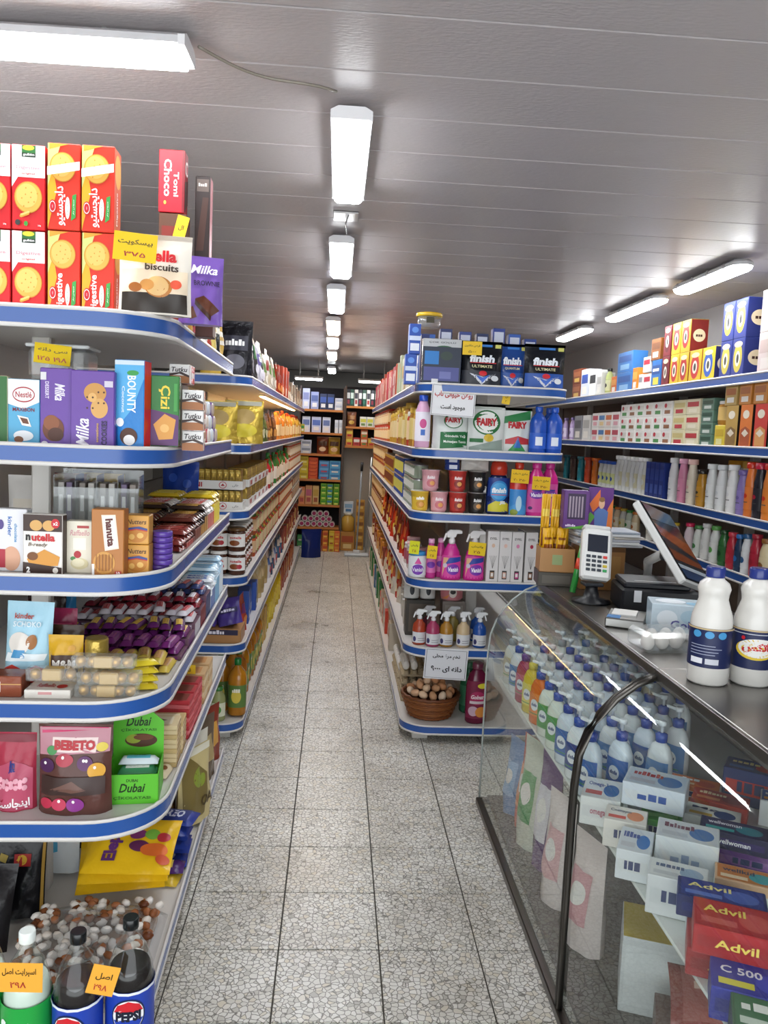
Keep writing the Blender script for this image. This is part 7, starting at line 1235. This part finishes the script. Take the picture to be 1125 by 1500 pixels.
vbox(1113, 1160, Zi + .07, .10, .08, .07, -30, '#d8dcde', tp('#2a5aa8', '#e0a03a', 'D3', '#fff', '#d8a03a'), '#d9dcdc', 'white and blue box at the photo edge beside the red one')
vbox(1088, 1226, Zi + .09, .15, .075, .04, -28, '#2a2a4a', tp('#2c2450', '#3aa0a0', 'wellwoman', '#e8e6ee', '#2a7a8a'), '#3a2f6a', 'dark violet women vitamin box with teal stripe', 'wellwoman', '#fff'); vbox(1098, 1240, Zi + .048, .14, .08, .048, -28, '#6a3a8a', tp('#6a3a90', '#8a5aa8', '70+', '#fff', '#d8b4a0'), '#8a5aa8', 'purple vitamin box under the dark violet one')
vbox(994, 1277, Zi + .085, .12, .08, .085, -26, '#d5d8da', tp('#dcdfe0', '#c4c8cc', 'Biotin', '#5a6a8a', '#9ab0c8'), '#ced2d4', 'low white box in front of the tall white one')
vbox(1095, 1284, Zi + .07, .13, .07, .07, -26, '#d8b08a', tp('#c87a3a', '#e8d0b0', 'wellkid', '#2a3a5a', '#3aa0a8'), '#d4d8d4', 'orange children vitamin box', 'wellkid', '#2a3a6a')
vbox(1052, 1303, Zi + .10, .165, .075, .045, -24, '#23306a', tp('#2b3a86', '#5a74c0', 'Advil', '#e6d88a', '#4a62b0'), '#26357a', 'dark blue pain relief box with yellow lettering'); vbox(1040, 1322, Zi + .054, .12, .06, .054, -24, '#1f4f9a', tp('#1c4a94', '#4a7ac0', 'Sleep', '#dfe6f0', '#2a3a5a'), '#d2d6da', 'blue and white box under the dark blue pain relief box')
vbox(1080, 1350, Zi + .11, .15, .10, .055, -24, '#a8242a', tp('#b02a2e', '#c85a54', 'Advil', '#e8d060', '#c8504a'), '#9a2026', 'red pain relief box with yellow lettering, upper', 'Advil', '#e8d060'); vbox(1068, 1378, Zi + .054, .15, .11, .054, -24, '#a02228', tp('#a8282c', '#c05a54', 'Advil', '#e8d060', '#c8504a'), '#8f1c22', 'red pain relief box with yellow lettering, lower', 'Advil', '#e8d060')
vbox(1104, 1437, Zi + .06, .14, .09, .06, -24, '#24309a', tp('#222f96', '#d8d04a', 'C 500', '#e6e8f2', '#3a4ab8'), '#1f2a80', 'royal blue vitamin box with a yellow panel'); vbox(1122, 1476, Zi + .06, .13, .09, .06, -24, '#2a5a3a', tp('#2f6a44', '#c9d4c8', 'B12', '#e6e8e2', '#1a2a22'), '#1f3a2a', 'dark green box at the photo corner')
# packs low inside the counter
for i, (c, e, y, W, H, lab) in enumerate((('#5a86b8', '#8ab0d8', 3.10, .13, .30, 'light blue wrapped pack at the far end'), ('#b8402f', '#d88a5a', 2.97, .11, .36, 'red wrapped pack next to the blue one'), ('#cfd4c4', '#4a9a5a', 2.83, .15, .40, 'white and green wrapped pack'), ('#5f3f78', '#d8d4dc', 2.68, .13, .42, 'purple carton shaped pack'), ('#ddd2d0', '#d8a8ac', 2.47, .15, .36, 'white and pink wrapped pack, farther'), ('#dccfcc', '#d09aa0', 2.24, .15, .34, 'white and pink wrapped pack, nearer'))):
    place(pouch(W, H, .10, c, [('r', .2, .25, .8, .7, e), ('e', .5, .5, .2, .1, '#e9e6e2')], 'wrapped_paper_pack', 'pack', seed=120 + i), (.775 + .02 * (i % 2), y, .0466), R(-72), lab + ' low inside the glass counter')
p = atz(945, 1352, .26); place(carton(.17, .17, .21, '#cdd2d4', [('r', .05, .1, .95, .9, '#d5dadc')], 'folder_stack', 'folders', top='#cdb32a', side='#c4cacc', tshapes=[('r', .03, .04, .97, .96, '#d0b82c')]), (p.x + .03, p.y, .0466), R(-20), 'white carton with a yellow top low inside the near glass case')
p = atz(975, 1435, .22); place(pouch(.26, .20, .09, '#8a3a34', [('r', .1, .1, .9, .9, '#9a5048'), ('r', .2, .5, .8, .6, '#c9a89a')], 'red_sachet_pack', 'pack', seed=130, flat=True), (p.x + .06, p.y - .22, .226), 0, 'dark red sachet pack lying low inside the near glass case', rot=(R(-80), 0, R(-20))); place(carton(.24, .2, .13, '#5a4038', [('r', .1, .1, .9, .9, '#6a4c42')], 'brown_carton', 'box'), (p.x + .06, p.y - .12, .0466), R(-20), 'brown carton under the dark red sachet pack')
# ================================================================== shelves along the far left wall, seen past the snack stand
gl = tag(empty('wall_shelving', (0, 0, 0)), 'white wall shelving seen past the snack stand at the photo edge', 'shelving')
for z in (1.75, 1.42, 1.1, .78, .45): obj('shelf_board', MB().box(XL + .006, XL + .36, 2.6, 6.5, z - .025, z, WHITE, 'enamel', ch=.003), gl)
for yy in (2.62, 3.9, 5.2, 6.48): obj('upright', MB().box(XL + .006, XL + .04, yy - .02, yy + .02, 0, 2.0, '#b5afa8', 'enamel'), gl)
for i, z in enumerate((1.42, 1.1, .78)):
    for j in range(14): place(B(.17, .2, ('#8a4a2a', '#3a5a3a', '#a8702a', '#4a3a5a', '#7a2a2a')[(i + j) % 5], '#c9a87a', D=.12), (XL + .25, 2.75 + .19 * j, z + .0006), R(90), '%s carton from the near end of the %s far wall shelf' % (nth(j), ('second', 'third', 'fourth')[i]), 'cartons on the far wall')
# small settling moves that keep neighbouring things from touching
NUDGE = {'acrylic_organiser': (-0.006, 0, 0), 'beige_snack_bag': (0.021, 0, 0.012), 'biscuit_pack': (-0.0021, -0.0021, 0), 'biscuit_pack.001': (0, 0.028, 0), 'biscuit_pack.002': (0, -0.0015, 0), 'biscuit_pack.004': (0, -0.028, 0), 'biscuit_pack.005': (0.0196, -0.0196, 0), 'biscuit_pack.006': (-0.006, 0, 0), 'biscuit_pack.007': (0, 0.021, 0), 'biscuit_pouch': (0, 0, 0.01), 'blue_detergent_bottle': (-0.0021, -0.0021, 0), 'blue_detergent_bottle.001': (0, 0.003, 0), 'boxed_product.011': (0, 0.021, 0.012), 'brown_carton': (0.006, 0, 0), 'brownie_pouch': (0, 0, 0.01), 'candy_bar.052': (0.0042, 0.0042, 0), 'candy_bar.053': (0.0042, 0.0042, 0), 'candy_bar.056': (0, 0.006, 0), 'candy_bar.057': (-0.0042, 0.0042, 0), 'candy_bar.060': (0.0042, 0.0042, 0), 'candy_bar.061': (0.0042, 0.0042, 0), 'candy_bar.066': (0, 0, 0.0015), 'candy_bar.067': (0, 0, 0.0015), 'candy_bar.084': (0, -0.006, 0.006), 'candy_bar.085': (0, -0.021, 0), 'candy_bar.086': (0, -0.01, 0.01), 'candy_bar.087': (0, -0.015, 0), 'candy_bar.088': (0.01, 0, 0), 'candy_bar.095': (0, 0.006, 0.006), 'candy_bar.099': (0, -0.003, 0), 'candy_bar.101': (0, -0.0015, 0), 'candy_bar.102': (0, -0.003, 0), 'candy_bar.104': (0, -0.003, 0), 'candy_bar.105': (0, -0.003, 0), 'candy_bar.106': (0, -0.0015, 0), 'candy_bar.109': (0.0015, 0, 0.0015), 'candy_bar.110': (0, 0.0015, 0), 'candy_bar.111': (0, 0, 0.006), 'candy_bar.124': (0.006, 0, 0.006), 'candy_bar.126': (0.003, 0, 0.003), 'candy_bar.137': (0, -0.0015, 0), 'candy_bar.139': (0.006, 0, 0), 'candy_bar.140': (0, 0, 0.01), 'candy_bar.155': (0, 0, 0.003), 'candy_bar.157': (0.0015, 0, 0.0015), 'candy_bar.159': (0.0015, 0, 0), 'candy_bar.172': (0.003, 0, 0), 'candy_bar.177': (0, -0.006, 0), 'candy_bar.178': (0, -0.006, 0), 'candy_bar.179': (0, -0.006, 0), 'candy_bar.183': (0, 0.006, 0), 'candy_bar.184': (0, 0.006, 0), 'candy_bar.185': (-0.0042, 0.0042, 0), 'candy_bar.189': (0.0042, 0.0042, 0), 'candy_bar.190': (0, 0.006, 0), 'candy_bar.191': (0, 0.006, 0), 'card_terminal': (0, 0, 0.006), 'cardboard_display_box': (-0.015, 0, 0), 'chocolate_bar': (-0.015, 0, 0), 'chocolate_bar.002': (0, -0.01, 0), 'chocolate_display_box': (-0.0015, 0, 0), 'cleaner_spray.001': (-0.003, 0, 0), 'cocoa_box.002': (0, -0.0015, 0), 'coconut_ball_tray': (-0.006, 0, 0), 'coffee_pouch.005': (-0.0042, 0.0042, 0), 'cola_bottle': (-0.0015, 0, 0), 'cola_bottle.001': (0, 0, 0.01), 'cracker_box': (0, 0, 0.01), 'detergent_box': (-0.021, 0, 0), 'detergent_box.002': (0, 0.0015, 0), 'dishwasher_gel_bottle': (0, 0.021, 0), 'dishwasher_pouch.002': (-0.01, 0, 0), 'dishwasher_tablet_pack': (-0.01, 0, 0.01), 'egg.016': (0.0015, 0, 0), 'egg.021': (0, -0.015, 0.012), 'egg.022': (0.006, 0, 0), 'egg.023': (0, 0.006, 0), 'egg.061': (-0.0015, 0, 0), 'golden_pouch': (0, -0.015, 0), 'golden_pouch.001': (0, 0, 0.01), 'grocery_box.048': (-0.0015, 0, 0), 'grocery_box.100': (0.006, 0, 0), 'grocery_pouch.050': (0, 0.0015, 0), 'gummy_sweets_bag': (0, -0.015, 0), 'hazelnut_wafer_box': (0, -0.028, 0), 'ice_bar_box': (-0.0042, 0.0042, 0), 'lotion_bottle.019': (-0.01, 0, 0), 'lotion_bottle.029': (0, 0.003, 0), 'magazine': (0.028, 0, 0), 'magazine.001': (0.015, 0, 0), 'magazine.002': (0.021, 0, 0), 'magazine.003': (0.028, 0, 0), 'magazine.004': (0.021, 0, 0), 'magazine.005': (0.015, 0, 0), 'metal_pole': (0, 0, 0.0015), 'milk_snack_pouch': (-0.0042, 0.0042, 0), 'nougat_ball_tray': (0.0042, -0.0042, 0), 'nougat_ball_tray.001': (0.0147, -0.0147, 0), 'nougat_ball_tray.002': (0, -0.0015, 0.0015), 'nougat_ball_tray.003': (0, 0, 0.01), 'nut_biscuit_box': (-0.006, 0, 0), 'nut_biscuit_box.001': (-0.006, 0, 0), 'oil_bottle': (0, 0, 0.01), 'paper_pad': (0.015, 0, 0), 'plain_carton': (-0.021, 0, 0), 'purple_pouch': (0, -0.01, 0.01), 'purple_pouch.001': (0.015, 0, 0.012), 'purple_pouch.002': (0, -0.006, 0.006), 'purple_pouch.003': (0, 0.006, 0.006), 'purple_tin': (-0.0105, 0.0105, 0), 'red_tablet': (-0.0015, 0, 0), 'red_tablet.009': (-0.0015, 0, 0), 'red_tablet.018': (-0.0015, 0, 0), 'rust_snack_bag': (-0.0015, 0, 0), 'small_diffuser_box.001': (0, 0, 0.01), 'small_diffuser_box.002': (0.0042, 0.0042, 0), 'softener_bottle': (0, 0, 0.01), 'stain_powder_tub': (0, -0.01, 0.01), 'stain_remover_bottle.001': (-0.006, 0, 0), 'sweets_bag.002': (-0.006, 0, 0), 'sweets_bag.004': (-0.015, 0, 0.012), 'sweets_bag.006': (-0.021, 0, 0), 'terminal_stand': (-0.01, 0, 0), 'tissue_pack': (0.006, 0, 0), 'touch_screen': (0.007, -0.007, 0), 'vitamin_box': (-0.021, 0, 0), 'vitamin_box.001': (0, -0.003, 0), 'vitamin_box.005': (-0.007, 0.007, 0), 'vitamin_box.009': (-0.0385, -0.0385, 0), 'vitamin_box.010': (0.015, 0, 0), 'vitamin_box.011': (0.0385, -0.0385, 0), 'vitamin_box.012': (0, 0.04, 0), 'vitamin_box.016': (0, -0.015, 0), 'vitamin_box.017': (0, -0.04, 0), 'vitamin_box.018': (0, 0.003, 0.003), 'vitamin_box.021': (0, -0.028, 0), 'wafer_bar_box': (0, -0.028, 0), 'white_sweets_bag': (-0.021, 0, 0.012)}
for n_, d_ in NUDGE.items():
    o = bpy.data.objects.get(n_)
    if o: o.location = o.location + Vector(d_)
